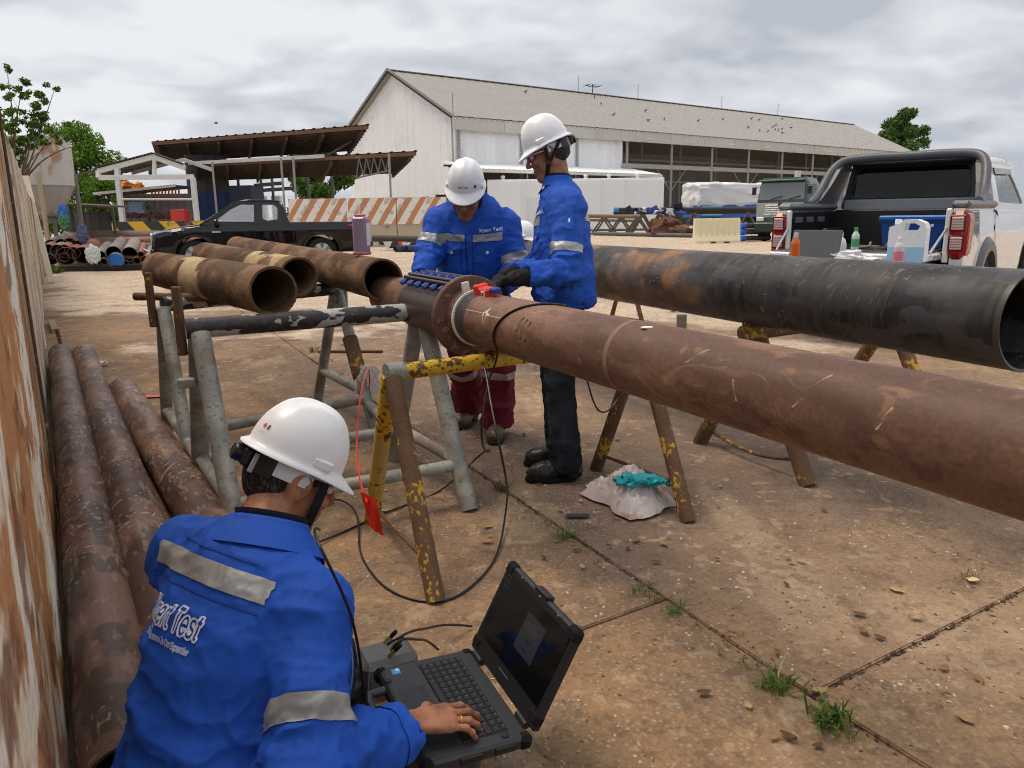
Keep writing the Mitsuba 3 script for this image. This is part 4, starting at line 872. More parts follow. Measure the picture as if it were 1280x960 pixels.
for s in (.4, .7): part(k, 'foot_slot', place(box(.22, .1, .07), mat(ca + cx * CLn * s + V3(cx[1], -cx[0], 0) * .29 + up * .036, x=cx, y=V3(-cx[1], cx[0], 0))), 'matte', S(70, 64, 56))

# ------------------------------------------------------------------ stacked pipes far left
def pipe_thing(name, a, b, r, wall, col, label, cat='pipe', group=None, bsdf='dirty', n=20):
    m, uv = hollow_pipe(a, b, r, wall * .55, n, 2); k = put(new(name), m, bsdf, col, smooth=40); return lab(k, label, cat, group)
RUST, GREY = S(134, 92, 80), S(128, 122, 116)
pd = unit(V3(-.40, .9, .035))
t0 = 20.3
for i, (px_, py_, r, L, c, l_) in enumerate((
    (63, 325, .16, 3.5, GREY, 'grey'), (66, 319, .10, 4, RUST, 'rust'), (72, 321, .10, 4, RUST, 'rust'), (80, 322, .12, 4, RUST, 'rust'), (83, 324, .24, 5, RUST, 'rust'), (104, 324, .24, 5, RUST, 'rust'), (118, 328, .10, 4, GREY, 'grey'), (140, 329, .1, 4, GREY, 'g'), (124, 322, .19, 5, GREY, 'grey'),
    (122, 329, .09, 4, RUST, 'r'), (151, 330, .1, 4, RUST, 'r'), (158, 329, .1, 4, RUST, 'r'), (171, 329, .1, 4, RUST, 'r'), (143, 328, .1, 4, RUST, 'r'), (164, 330, .09, 4, GREY, 'r'), (130, 330, .09, 4, GREY, 'r'),
    (60, 313, .17, 3.5, RUST, 'r'), (64, 307, .17, 4.5, GREY, 'g'), (72, 314, .18, 4.5, GREY, 'g'), (80, 314, .18, 4.5, RUST, 'r'), (92, 316, .16, 4.5, RUST, 'r'), (77, 306, .17, 4.5, GREY, 'g'), (87, 305, .17, 4.5, RUST, 'r'), (95, 308, .17, 4.5, RUST, 'r'),
    (142, 317, .2, 5, GREY, 'two'), (162, 318, .2, 5, GREY, 'two'), (180, 324, .09, 4, RUST, 'r'), (186, 322, .07, 4, GREY, 'r'), (176, 318, .08, 4, RUST, 'r'))):
    a = PX(px_, py_, t0 + (i % 3) * .06 + (1.0 if py_ < 310 else 0)); a[2] = max(a[2], r + .15)
    pipe_thing('stacked_pipe', a, a + pd * L, r, .02, c * rnd.uniform(.85, 1.1), 'steel pipe in the heap stacked at the far end of the wall', group='pipes heaped at the far end of the wall')
a = PX(145, 326, 20.1); pipe_thing('capped_pipe', a, a + pd * 5, .2, .02, GREY * 1.1, 'grey pipe with a blue end cap in the heap by the wall')
part('capped_pipe', 'end_cap', place(lathe([(0, -.03), (.17, -.03), (.21, -.02), (.21, .2)], 24), mat(a, x=V3(1, 0, 0), y=np.cross(pd, [1., 0, 0]), z=pd)), 'satin', S(44, 112, 190))
m = fold(TM(trimesh.creation.icosphere(4)), .3, .4, 8); m.apply_transform(mat(PX(116, 318, 20.0)) @ np.diag([.16, .1, .22, 1])); lab(put('white_rag', m, 'matte', S(214, 218, 214), smooth=True), 'white and green rag hanging on the stacked pipes', 'rag')
lab(put('stack_bearer', bar(PX(60, 336, 20.2) * [1, 1, 0] + up * .08, PX(195, 335, 20.3) * [1, 1, 0] + up * .08, .3, .14), 'matte', S(44, 38, 34)), 'dark timber bearer under the heap of pipes', 'beam')
for i, (x0, y0, x1, y1, r, c, l_) in enumerate(((112, 296, 200, 296, .2, S(112, 98, 90), 'topmost of the long pipes lying crosswise before the yellow barrier'), (120, 303, 205, 301, .16, S(142, 108, 96), 'reddish long pipe lying second from top before the yellow barrier'), (132, 309, 208, 307, .12, S(128, 100, 86), 'lowest long pipe lying crosswise before the yellow barrier'))):
    pipe_thing('long_pipe', PX(x0, y0, 24.5 - i * .3), PX(x1 + 60, y1, 25.2 - i * .3), r, .02, c, l_)
for i in range(5):
    a = PX(178 + i * 4, 311 + i * 1.5, 21.5); lab(put(new('angle_bar'), bar(a, a + V3(1.2, -1.0, -.25) , .06, .02), 'matte', S(196, 198, 196)), 'thin pale steel bar in the bundle by the dark pickup bumper', 'steel bar', 'pale bars by the pickup bumper')
for i in range(6):
    a = PX(150 + i * 7, 322, 20.5); a[2] = .3 + .03 * (i % 2); lab(put(new('thin_pipe'), rod(a, a + V3(.9, 3, .02), .05), 'dirty', RUST * rnd.uniform(.8, 1.2)), 'thin pipe sticking out of the right side of the heap', 'pipe', 'thin pipes right of the heap')
# pipes with flags right of the dark pickup
for i, (y_, r, l_) in enumerate(((297, .13, ''), (301, .13, ''), (305, .13, ''), (309, .12, ''), (311, .12, ''))):
    a = PX(466 + i * 9, y_ + 1, 30.2); b = PX(560, y_ + 3, 29.5); pipe_thing('yard_pipe', a, b, r, .02, S(74, 70, 68), ['topmost dark pipe in the low stack behind the stooping worker', 'second dark pipe from the top behind the stooping worker', 'middle dark pipe in the low stack behind the stooping worker', 'fourth dark pipe from the top behind the stooping worker', 'lowest dark pipe in the stack behind the stooping worker'][i], group='dark pipes stacked behind the stooping worker')
for i, (px_, py_, c_) in enumerate(((479, 302, S(206, 196, 186)), (497, 302, S(206, 84, 70)), (502, 303, S(226, 220, 212)))):
    p = PX(px_, py_, 29); lab(put(new('marker_flag'), trimesh.Trimesh([p, p + [.35, 0, .0], p + [.16, -.05, -.35], p + [0, .01, -.01]], [[0, 1, 2], [0, 2, 3]]).subdivide(), 'matte', c_), ['pale marker flag on the dark pipes', 'red marker flag on the dark pipes', 'white marker flag beside the red one on the pipes'][i], 'flag')
for i, (px_, c_) in enumerate(((486, S(40, 70, 150)), (500, S(40, 70, 150)))):
    a = PX(px_ + 8, 311, 28.6); pipe_thing('blue_end_pipe', a, a + V3(1.6, 1.2, 0), .12, .02, S(52, 60, 92), ['left blue ended pipe in the stack behind the stooping worker', 'right blue ended pipe in the stack behind the stooping worker'][i])

# ------------------------------------------------------------------ pipe racks in the middle distance
def sawhorse(c, d, w, h, spread, r, label, col, group=None, name='trestle', bsdf='matte', cat='trestle', rung=True):
    """A-frames at both ends of a bar along d."""
    k = new(name); s = np.cross(up, d)
    part(k, 'top_bar', rod(c - d * w / 2 + up * h, c + d * w / 2 + up * h, r), bsdf, col)
    for e in (-1, 1):
        for q in (-1, 1): part(k, 'leg', rod(c + d * e * (w / 2 - .05) + s * q * spread / 2, c + d * e * (w / 2 - .05) + s * q * .02 + up * h, r), bsdf, col)
        if rung: part(k, 'rung', rod(c + d * e * (w / 2 - .05) - s * spread * .38 + up * h * .22, c + d * e * (w / 2 - .05) + s * spread * .38 + up * h * .22, r * .6), bsdf, col)
    return lab(k, label, cat, group)
for i, (px_, t) in enumerate(((755, 50), (776, 50.6), (797, 53), (803, 50), (824, 46), (867, 45), (934, 46))):
    c = PX(px_, 290, t) * [1, 1, 0]; sawhorse(c, unit(V3(.3, 1, 0)), 1.2, 1.25 if i > 2 else 1.05, 1.5, .06, ['leftmost empty steel trestle in the far yard', 'second empty steel trestle in the far yard', 'rightmost empty steel trestle in the far yard', 'leftmost trestle under the far racked pipes', 'second trestle from the left under the far racked pipes', 'third trestle under the far racked pipes, just left of the cream barrier', 'rightmost trestle under the far racked pipes'][i], S(92, 84, 76), 'trestles under the far pipes' if i > 2 else 'empty trestles in the far yard')
for i in range(9):
    y_, t = (262 + (i % 3) * 2.0, 46.5 + (i % 3) * .3 + i * .1); x0 = 770 + rnd.uniform(-4, 22) if i else 768
    a = PX(x0, y_, t); b = PX(958, y_ - 1.2, t + 1); k = pipe_thing('racked_pipe', a, b, .11, .015, S(52, 54, 60) * rnd.uniform(.8, 1.3), 'dark coated pipe on the far trestles', group='dark coated pipes on the far trestles', bsdf='satin')
    if i == 0: part(k, 'end_cap', place(lathe([(0, -.03), (.12, -.03), (.14, 0), (.14, .25)], 16), mat(a, x=np.cross(up, unit(b - a)), y=up, z=unit(b - a))), 'satin', S(40, 140, 206)); lab(k, 'dark coated pipe with a light blue cap at its left end', 'pipe'); labels[k].pop('group', None)
for i in range(26):
    p = PX(rnd.uniform(782, 866), rnd.uniform(259, 267), 46 + rnd.random() * .4 - .6); m = trimesh.convex.convex_hull(rng.normal(size=(8, 3)) * [.16, .1, .1])
    lab(put(new('pipe_sling'), place(m, mat(p)), 'matte', [S(206, 210, 220), S(60, 76, 150), S(30, 34, 60)][i % 3], smooth=False), 'pale or blue rag tied round the far racked pipes', 'rag', 'rags tied on the far racked pipes')
a, b = PX(742, 289, 47) * [1, 1, 0] + up * .12, PX(872, 295, 40) * [1, 1, 0] + up * .12; pipe_thing('ground_pipe', a, b, .11, .02, S(96, 96, 98), 'long grey pipe lying on the yard before the far trestles')
a, b = PX(735, 270, 56), PX(800, 271, 56); lab(put('far_pipe', join(rod(a, b, .14), rod(a - up * .3, b - up * .3, .1)), 'dirty', S(132, 112, 98)), 'brown pipe pair on the empty trestles in the far yard', 'pipe')
for i, (px_, py_, s_, c_, l_) in enumerate(((832, 282, (1.3, .9, .8), S(92, 60, 46), 'rusty scrap block under the far trestles'), (848, 288, (1.1, .8, .4), S(122, 84, 66), 'reddish low scrap pile under the far trestles'), (860, 292, (.7, .6, .3), S(70, 56, 50), 'dark scrap beside the cream barrier'))):
    m = fold(TM(box(*s_, b=.05)).subdivide().subdivide().subdivide(), .25, .5, i); m.apply_transform(mat(PX(px_, py_, 43) * [1, 1, 0] + up * s_[2] / 2)); lab(put(new('scrap_heap'), m, 'dirty', c_), l_, 'scrap')
for i in range(7):
    a = PX(926 + (i % 3) * 3, 285 + (i // 3) * 5, 34); b = PX(962, 285 + (i // 3) * 5, 34.5); a[2] = b[2] = .15 + .27 * (2 - i // 3); a = a + V3(0, (i % 3) * .3, 0); b = b + V3(0, (i % 3) * .3, 0)
    k = pipe_thing('short_pipe', a, b, .11, .015, S(56, 58, 60), 'short dark pipe with a blue end, stacked before the green lorry', group='short pipes before the green lorry', bsdf='satin')
    part(k, 'end_cap', place(lathe([(0, -.02), (.11, -.02), (.13, 0), (.13, .2)], 14), mat(a, x=np.cross(up, unit(b - a)), y=up, z=unit(b - a))), 'satin', S(40, 96, 190))
# ------------------------------------------------------------------ pipes along the wall
def big_pipe(name, a, b, r, wall, bsdf, label, seed, n=64, rough=0.0, nl=60):
    m, uv = hollow_pipe(a, b, r, wall, n, nl, seed, rough); k = put(new(name), m, bsdf, smooth=True, uv=uv); return lab(k, label, 'pipe')
pz = .083
WPD = unit(V3(-.5095, .8605, 0)); off0 = V3(.857, .515, 0)
base0 = WB + NRM * .115
p0 = G(118, 702, .101); p1 = G(76, 443, .101); dd = unit(p1 - p0); big_pipe('wall_pipe', p0 - dd * 1.30, p1, .100, .008, 'stacked_pipe_mat', 'brown rusty pipe lying on the ground closest to the wall', 0)
p0 = G(188, 702, .101); p1 = G(105, 443, .101); dd = unit(p1 - p0); big_pipe('wall_pipe', p0 - dd * .85, p1, .100, .008, 'stacked_pipe_mat', 'middle of the three brown pipes lying beside the wall', 13)
p0 = G(242, 627, .101); p1 = G(154, 489, .101); dd = unit(p1 - p0); big_pipe('wall_pipe', p0 - dd * 1.1, p1, .100, .008, 'stacked_pipe_mat', 'brown pipe beside the wall nearest to the rack, shortest in view', 29)
put('steel_peg', rod(G(80, 447), G(80, 447) + V3(-.03, .0, .28), .018), 'rusty_leg'); lab('steel_peg', 'bent rusty steel peg at the far ends of the wall pipes', 'peg')
put('timber_offcut', bar(G(65, 405) + up * .03, G(69, 417) + up * .03, .07, .06), 'matte', S(150, 132, 112)); lab('timber_offcut', 'small timber offcut lying at the wall foot', 'timber')

# ------------------------------------------------------------------ the rack under the old pipes
FR, BR, BL, FL = V3(-.43, 3.61, .86), V3(-1.11, 4.86, .86), V3(-1.86, 4.06, .86), V3(-1.30, 3.14, .86)
R = lab('pipe_rack', 'welded grey and white pipe rack holding three old rusty pipes', 'rack')
sp = unit(V3(.52, -.855, 0))
def leg(a, b, r, bsdf): part(R, 'leg', rod(a, b, r, n=20), bsdf)
part(R, 'front_beam', rod(FL + unit(FL - FR) * .05, FR + unit(FR - FL) * .07, .042, n=24), 'black_white_paint')
part(R, 'rear_beam', rod(BL, BR, .04, n=24), 'black_white_paint')
feet = {}
for n_, c, hs, b_ in (('FR', FR, .44, 'silver_paint'), ('BR', BR, .58, 'silver_paint'), ('BL', BL, .47, 'silver_paint'), ('FL', FL, .44, 'silver_paint')):
    for s_ in (-1, 1):
        f = c * [1, 1, 0] + sp * s_ * hs; feet[n_, s_] = f
        tw = unit(FR - FL) * (.03 * s_); leg(f, c - up * .02 + sp * s_ * .03, .040 if n_[0] == 'F' else .034, b_)
at_ = lambda k_, t: feet[k_] + ({'FR': FR, 'BR': BR, 'BL': BL, 'FL': FL}[k_[0]] - feet[k_]) * t
for a_, b_, t in ((('FL', 1), ('FR', 1), .22), (('FL', -1), ('FR', -1), .22), (('FL', -1), ('FL', 1), .24), (('BL', -1), ('BL', 1), .24), (('BR', -1), ('BR', 1), .30), (('FR', -1), ('FR', 1), .24), (('BL', 1), ('BR', 1), .26), (('BL', 1), ('FL', -1), .22), (('BR', 1), ('FR', -1), .22)):
    part(R, 'brace', rod(at_(a_, t), at_(b_, t), .028, n=16), 'silver_paint')
for c, h, b_ in ((FL + V3(-.09, .03, 0), .17, 'rusty_leg'), (BL + V3(-.06, 0, 0), .17, 'rusty_leg'), (FR + V3(.0, .02, 0), .15, 'silver_paint'), (BR + V3(.05, 0, 0), .12, 'silver_paint')):
    part(R, 'stop', bar(c - up * .12, c + up * h, .034, .03, .003), b_)
part(R, 'stub', rod(BL + V3(-.22, .16, .03), BL + V3(.2, .05, .03), .022), 'rusty_leg')
part(R, 'socket', bar(FL + V3(-.04, .0, -.23), FL + V3(-.1, -.03, -.23), .05, .04, .004), 'silver_paint')
part(R, 'sleeve', rod(at_(('BR', 1), .40), at_(('BR', 1), .66), .046, n=20), 'rusty_leg')
for z_ in (.3, .62): pass
b_ = [FR, BR, BL]
big_pipe('old_pipe', G(200, 337, .985), G(341, 364, .985), .111, .012, 'old_pipe_mat', 'old flaking rusty pipe at the left front of the rack', 80.15 - .15, rough=.014, n=80)
big_pipe('old_pipe', G(258, 321, 1.02), G(373, 346, .985), .108, .012, 'old_pipe_mat', 'old pipe with a cream wrap in the middle of the rack', 119.3, rough=.014, n=80)
big_pipe('old_pipe', G(297, 309, 1.02), G(479, 350, .985), .108, .011, 'old_pipe_mat', 'long reddish rusty pipe at the right of the rack carrying the bottle', 162.0, n=80)
# the flat bottle of pink liquid standing on it
pe, pf = G(479, 350, .985), G(297, 309, 1.02); jd = unit(pf - pe); jp = pe + jd * .33 + up * .112
k = lab('gel_bottle', 'flat clear bottle of pinkish gel standing on the right rusty pipe', 'bottle')
jx = unit(V3(.95, -.25, 0)); M = mat(jp, x=jx, y=V3(-jx[1], jx[0], 0))
part(k, 'body', place(box(.082, .06, .205, (0, 0, .104), b=.012), M), 'gel', smooth=25)
part(k, 'label', place(box(.003, .04, .12, (.0425, 0, .11)), M), 'matte', S(226, 222, 226)); part(k, 'spout', place(rod((-.005, .0, .21), (-.005, 0, .262), .004), M), 'satin', S(226, 226, 226)); part(k, 'cap', place(box(.05, .045, .012, (0, 0, .212), b=.003), M), 'satin', S(210, 110, 116))
part(k, 'base', place(box(.084, .062, .014, (0, 0, .008), b=.003), M), 'satin', S(186, 96, 106))
scene['gel'] = two(principled(S(140, 122, 142), 0.15, specular=.5))
# a knot of white plastic and red tape tied on the rack's rear leg
k = lab('white_plastic_knot', 'torn white plastic tied on the sleeve of the rack leg', 'plastic')
c = at_(('BR', 1), .42); X = np.zeros((9, 7, 3))
for i in range(9):
    for j in range(7): X[i, j] = c + V3(.06 + .012 * math.sin(i * 1.3 + j) + (j - 3) * .016 * (1 + i * .12), -.05 + .025 * math.sin(j * 2.1 + i * .7), .06 - i * .022)
part(k, 'sheet', grid_mesh(X).subdivide(), 'leaf', vcol=np.tile(S(226, 222, 214), (len(grid_mesh(X).subdivide().vertices), 1)), smooth=True)
k = lab('red_tape', 'red plastic tape dangling from the rack with a ragged red tail', 'tape')
tp = spline([c + [.06, -.04, -.1], G(446, 560, .33), G(452, 610, .26), G(459, 628, .25)], 12)
part(k, 'string', tube(tp, [.004] * 12, 5), 'satin', S(206, 58, 44))
X = np.zeros((8, 4, 3)); e0, e1 = G(458, 618, .27), G(475, 668, .1)
for i in range(8):
    for j in range(4): X[i, j] = e0 + (e1 - e0) * i / 7 + V3((j - 1.5) * (.016 if i < 6 else .010) , .012 * math.sin(j * 2 + i), .008 * math.cos(i * 1.7 + j))
m = grid_mesh(X).subdivide(); part(k, 'tail', m, 'leaf', vcol=np.tile(S(216, 62, 48), (len(m.vertices), 1)), smooth=True)

# ------------------------------------------------------------------ trestles and the two long pipes
def frame_trestle(key, c0, c1, h, feet4, r, bars, legs_, rung=None, bar_over=(.06, .06)):
    d = unit(c1 - c0); a, b = c0 + up * h, c1 + up * h
    part(key, 'top_bar', rod(a - d * bar_over[0], b + d * bar_over[1], r * .95, n=24), bars)
    for i, f in enumerate(feet4):
        t = (a if i < 2 else b) - up * r * .5; part(key, 'leg', rod(f, t + unit(f - t) * [1, 1, 0] * .03, r, n=20), legs_[i])
    return d
ya_, yb2, yc_, yd_ = V3(-.273, 2.402, 0), V3(-.621, 3.117, 0), V3(.751, 3.068, 0), V3(.431, 3.768, 0)
k = new('pipe_trestle'); lab(k, 'chipped yellow trestle carrying the flanged pipe', 'trestle')
cA, cB = (ya_ + yb2) / 2, (yc_ + yd_) / 2; YH = .735
frame_trestle(k, cA, cB, YH, (ya_, yb2, yc_, yd_), .033, 'yellow_paint', ('rusty_leg', 'yellow_paint', 'rusty_leg', 'rusty_leg'), bar_over=(.0, .26))
part(k, 'collar', rod(cA + up * YH - unit(cB - cA) * .02, cA + up * YH + unit(cB - cA) * .05, .038, n=24), 'silver_paint')
part(k, 'end_post', bar(cB + unit(cB - cA) * .25 + up * (YH - .03), cB + unit(cB - cA) * .25 + up * (YH + .10), .045, .02, .003), 'silver_paint')
lerp = lambda a, b, t: a + (b - a) * t
part(k, 'tie_rod', rod(lerp(ya_, cA + up * YH, .16), lerp(yb2, cA + up * YH, .12), .010), 'rusty_leg'); part(k, 'tie_rod', rod(lerp(yc_, cB + up * YH, .2), lerp(yd_, cB + up * YH, .13), .009), 'rusty_leg')
k = new('pipe_trestle'); lab(k, 'brown trestle carrying the near end of the black coated pipe', 'trestle')
bA, bB, bC, bD = G(1010, 607), G(875, 553), G(1222, 560), G(1052, 505); h2 = .70
cA2 = (bA + bB) / 2; cB2 = cA2 + V3(.98, .60, 0)
bC, bD = cB2 + (bA - cA2), cB2 + (bB - cA2)
frame_trestle(k, cA2, cB2, h2, (bA, bB, bC, bD), .042, 'rusty_leg', ('rusty_leg',) * 4, bar_over=(.10, .12))
part(k, 'stop', bar(cA2 + up * h2 - unit(cB2 - cA2) * .08, cA2 + up * (h2 + .12) - unit(cB2 - cA2) * .085, .035, .02, .003), 'rusty_leg')
part(k, 'tie_rod', tube(spline([lerp(bB, cA2 + up * h2, .14) + up * .01, lerp(lerp(bB, cA2 + up * h2, .1), lerp(bA, cA2 + up * h2, .12), .5) - up * .02, lerp(bA, cA2 + up * h2, .17)], 9), [.011] * 9, 8), 'rusty_leg')
k = new('pipe_trestle'); lab(k, 'thin far trestle under the black pipe behind the standing worker', 'trestle')
c = G(782, 402); c2 = c + V3(.9, .55, 0); s_ = unit(V3(.52, -.855, 0)) * .3
frame_trestle(k, c, c2, .72, (G(803, 404), G(764, 398), c2 + (G(803, 404) - c), c2 + (G(764, 398) - c)), .028, 'rusty_leg', ('rusty_leg',) * 4)
part(k, 'tie_rod', rod(G(765, 398) + up * .03, G(803, 404) + up * .03, .014), 'rusty_leg')
# flanged pipe
PA, PB = V3(-.165, 3.196, .885), V3(.881, 1.249, .885); pdir = unit(PB - PA)
P_ = lab('flanged_pipe', 'long red brown mill pipe with a flange, resting on the yellow trestle', 'pipe')
m, uv = hollow_pipe(PA - pdir * 1.05, PA + pdir * 4.2, .1095, .010, 160, 60, 3.0); put(P_, m, 'mill_pipe', smooth=True, uv=uv)
Mf = mat(PA, x=unit(np.cross(up, pdir)), y=np.cross(pdir, unit(np.cross(up, pdir))))
fl = lathe([(.1098, -.035), (.168, -.035), (.172, -.031), (.172, -.006), (.168, -.002), (.125, -.002), (.118, .012), (.1125, .055), (.1098, .056)], 72)
part(P_, 'flange', place(fl, Mf), 'flange_rust', smooth=30)
scene['flange_rust'] = bump(two(principled(proc(lambda p, n, uv: mix(mix(S(70, 48, 42), S(112, 78, 66), fbm(p.x * 22, p.y * 22, p.z * 22, 4)), S(150, 120, 100), smoothstep(.66, .72, fbm(p.x * 50, p.y * 50, p.z * 50, 2)) * .5)), 0.6)), lambda p, n, uv: .001 * fbm(p.x * 60, p.y * 60, p.z * 60, 3))
part(P_, 'white_ring', place(lathe([(.1098, .052), (.1185, .052), (.1185, .062), (.1098, .062)], 72), Mf), 'satin', S(214, 212, 206))
part(P_, 'dark_coat', place(lathe([(.1098, .062), (.1104, .063), (.1104, .148), (.1098, .149)], 72), Mf), 'satin', S(58, 54, 54))
part(P_, 'cut_ring', place(lathe([(.1098, 1.108), (.1101, 1.109), (.1101, 1.126), (.1098, 1.127)], 72), Mf), 'matte', S(136, 106, 94))
# white marks on the pipe: an arrow head, a thin lengthwise line, scrapes
def on_pipe(s, a, lift=.0006): return PA + pdir * s + (Mf[:3, 0] * math.cos(a) + Mf[:3, 1] * math.sin(a)) * (.1095 + lift)
xax = Mf[:3, 0]
a_side = 0.0 if xax @ V3(-1, -1, 0) > 0 else PI; sg = 1 if a_side == 0 else -1
def patch(pts_sa):
    """A painted mark: polygon in metres along and angle round the pipe."""
    pl = Polygon(pts_sa); pl = pl.segmentize(.02); vv, ff = trimesh.creation.triangulate_polygon(pl, engine='earcut')
    tm_ = trimesh.Trimesh(np.c_[vv, np.zeros(len(vv))], ff, process=False)
    return trimesh.Trimesh([on_pipe(s, a_side + sg * (a / .1095)) for s, a in tm_.vertices[:, :2]], tm_.faces, process=False)
part(P_, 'white_arrow', patch([(.30, .055), (.345, .085), (.335, .062), (.37, .05), (.335, .048), (.33, .012)]), 'matte', S(206, 196, 186), smooth=False)
part(P_, 'chalk_line', join(patch([(.10, .052), (.30, .054), (.30, .0565), (.10, .0545)]), patch([(.37, .050), (.45, .0505), (.45, .053), (.37, .0525)])), 'matte', S(196, 184, 172), smooth=False)
sc_ = [patch([(s0, a0), (s0 + .012, a0 - .002), (s0 + .012 + dx, a0 - L), (s0 + dx, a0 - L)]) for s0, a0, L, dx in ((.60, .075, .06, -.02), (.63, .07, .075, -.02), (.66, .062, .07, -.015))]
part(P_, 'dark_scrapes', join(sc_), 'matte', S(60, 44, 38), smooth=False)
part(P_, 'scratches', join([patch([(s0, a0), (s0 + .005, a0 - .002), (s0 + .005 + dx, a0 - L), (s0 + dx, a0 - L)]) for s0, a0, L, dx in ((.68, .12, .04, -.03), (.66, .115, .02, -.02), (1.5, .1, .05, -.05), (1.62, .04, .05, .02), (.98, -.01, .02, .005), (1.86, .1, .09, -.06), (2.02, .06, .05, -.02))]), 'matte', S(176, 152, 136), smooth=False)
# bolted clamp behind the flange
k = lab('bolted_clamp', 'dark split clamp with rows of blue bolts on the pipe behind the flange', 'clamp')
part(k, 'sleeve', place(lathe([(.112, -.58), (.120, -.58), (.122, -.57), (.122, -.05), (.120, -.04), (.112, -.04)], 64), Mf), 'satin', S(66, 50, 48))
bz, by = up, unit(np.cross(pdir, up)); 
if by @ V3(-1, -1, 0) < 0: by = -by
for q_, aa in enumerate((1.12, 1.85)):
    rad = by * math.cos(aa) + up * math.sin(aa); tan = -by * math.sin(aa) + up * math.cos(aa)
    for o_ in (-.013, .013): part(k, 'lug_bar', place(box(.52, .055, .014, b=.003), mat(PA - pdir * .31 + rad * .138 + tan * o_, x=pdir, y=rad)), 'satin', S(58, 46, 44))
    for i in range(6):
        c = PA - pdir * (.08 + i * .092) + rad * .146
        hexm = lambda z0, z1: place(lathe([(0, z0), (.0135, z0), (.0135, z1), (0, z1)], 6), mat(c, z=tan, x=pdir, y=np.cross(tan, pdir)))
        b_ = part(k, 'bolt', join(rod(c - tan * .055, c + tan * .03, .008, n=12), hexm(.028, .046)), 'satin', S(34, 62, 150))
        part(k, 'nut', hexm(-.052, -.03), 'satin', S(60, 84, 150))
# the black coated pipe and the hard hat on it
QA, QB = G(1288, 402, .915), G(740, 338, .915); qd = unit(QB - QA)
m, uv = hollow_pipe(QA, QA + qd * 5.1, .178, .012, 160, 60, 0.0, rough=.006); lab(put('coated_pipe', m, 'coated_pipe_mat', smooth=True, uv=uv), 'large black coated pipe worn to rust and grey along the top', 'pipe')
part('coated_pipe', 'bevel_edge', place(lathe([(.168, .004), (.1775, .0), (.1795, .006), (.1795, .02)], 72), mat(QA - qd * .008, z=qd, x=unit(np.cross(up, qd)), y=np.cross(qd, unit(np.cross(up, qd))))), 'satin', S(66, 64, 62))
scene['coated_pipe_mat'] = scene.pop('coated_pipe_bsdf')
lab(put('white_flake', trimesh.creation.icosphere(2).apply_transform(mat(on_pipe(1.22, a_side + sg * .135 / .1095)) @ np.diag([.02, .012, .004, 1])), 'matte', S(222, 218, 210)), 'small white flake lying on top of the flanged pipe', 'flake')

# ------------------------------------------------------------------ the plastic bag and the gloves on it
k = lab('plastic_bag', 'crumpled clear plastic bag lying at the foot of the yellow trestle', 'bag')
bc = G(790, 628); q = np.random.default_rng(4)
def bagmesh(rx, ry, h, seed, n=70):
    X = np.zeros((n, n, 3)); u_, v_ = np.meshgrid(np.linspace(-1, 1, n), np.linspace(-1, 1, n)); rr = np.maximum(np.abs(u_), np.abs(v_)) ** .8
    P3 = np.stack([u_ * 3.2, v_ * 3.2, 0 * u_ + seed], -1); cr = 1 - np.abs(2 * meshkit.fbm(P3, 4, seed) - 1)
    ang = np.arctan2(v_, u_); e = 1 + .18 * (meshkit.noise(np.stack([np.cos(ang) * 2, np.sin(ang) * 2, 0 * ang + seed], -1), seed) - .5) * 2
    Z = h * (1 - rr ** 2.2) * (.75 + .5 * meshkit.fbm(P3 * .5, 2, seed + 1)) + .085 * (cr - .6) * (1.05 - rr ** 2) + .012
    return np.stack([u_ * rx * e, v_ * ry * e, np.maximum(Z, .006)], -1)
m = grid_mesh(bagmesh(.15, .18, .13, 3)); part(k, 'film', place(m, mat(bc, yaw=.5)), 'film', smooth=True)
m = grid_mesh(bagmesh(.10, .07, .02, 8, 40)); part(k, 'loose_edge', place(m, mat(G(762, 612), yaw=.2)), 'film', smooth=True)
scene['film'] = bump(two(principled(proc(lambda p, n, uv: mix(S(196, 186, 186), S(168, 146, 132), smoothstep(.5, .66, fbm(p.x * 14, p.y * 14, p.z * 14, 4)))), 0.22, specular=.6)), lambda p, n, uv: .006 * fbm(p.x * 30, p.y * 30, p.z * 30, 4))
for i, (px_, py_, a_, l_) in enumerate(((800, 594, .4, 'crumpled teal rubber glove on the plastic bag'), )):
    gb = G(px_, py_ + 2, .155); key = lab('rubber_gloves', 'crumpled teal rubber gloves lying on the clear plastic bag', 'gloves')
    def f_gl(p, gb=gb):
        d = None
        for (x0, y0, x1, y1, r0, r1, z0) in ((-.05, .02, .05, -.01, .024, .03, 0), (-.02, -.03, .07, -.03, .02, .02, .012), (.05, -.01, .115, -.035, .013, .009, -.005), (.05, .0, .12, .0, .013, .01, -.005), (.05, .012, .11, .03, .012, .009, -.006), (-.05, .02, -.10, .035, .015, .01, -.01), (-.04, .0, -.09, -.02, .015, .011, -.008), (.02, .02, .05, .06, .012, .009, .0), (-.03, -.03, -.06, -.055, .013, .009, -.01)):
            e = d_cap(p, gb + [x0, y0, z0], gb + [x1, y1, z0 - .008], r0, r1); d = e if d is None else smin(d, e, .012)
        return d
    m = mesh_sdf(f_gl, gb - [.16, .12, .06], gb + [.18, .12, .07], .0045); m = fold(m, .012, .03, 4); m.vertices[:, 2] = gb[2] - .01 + (m.vertices[:, 2] - gb[2]) * .75; part(key, 'rubber', m, 'satin', S(14, 150, 160), smooth=True)
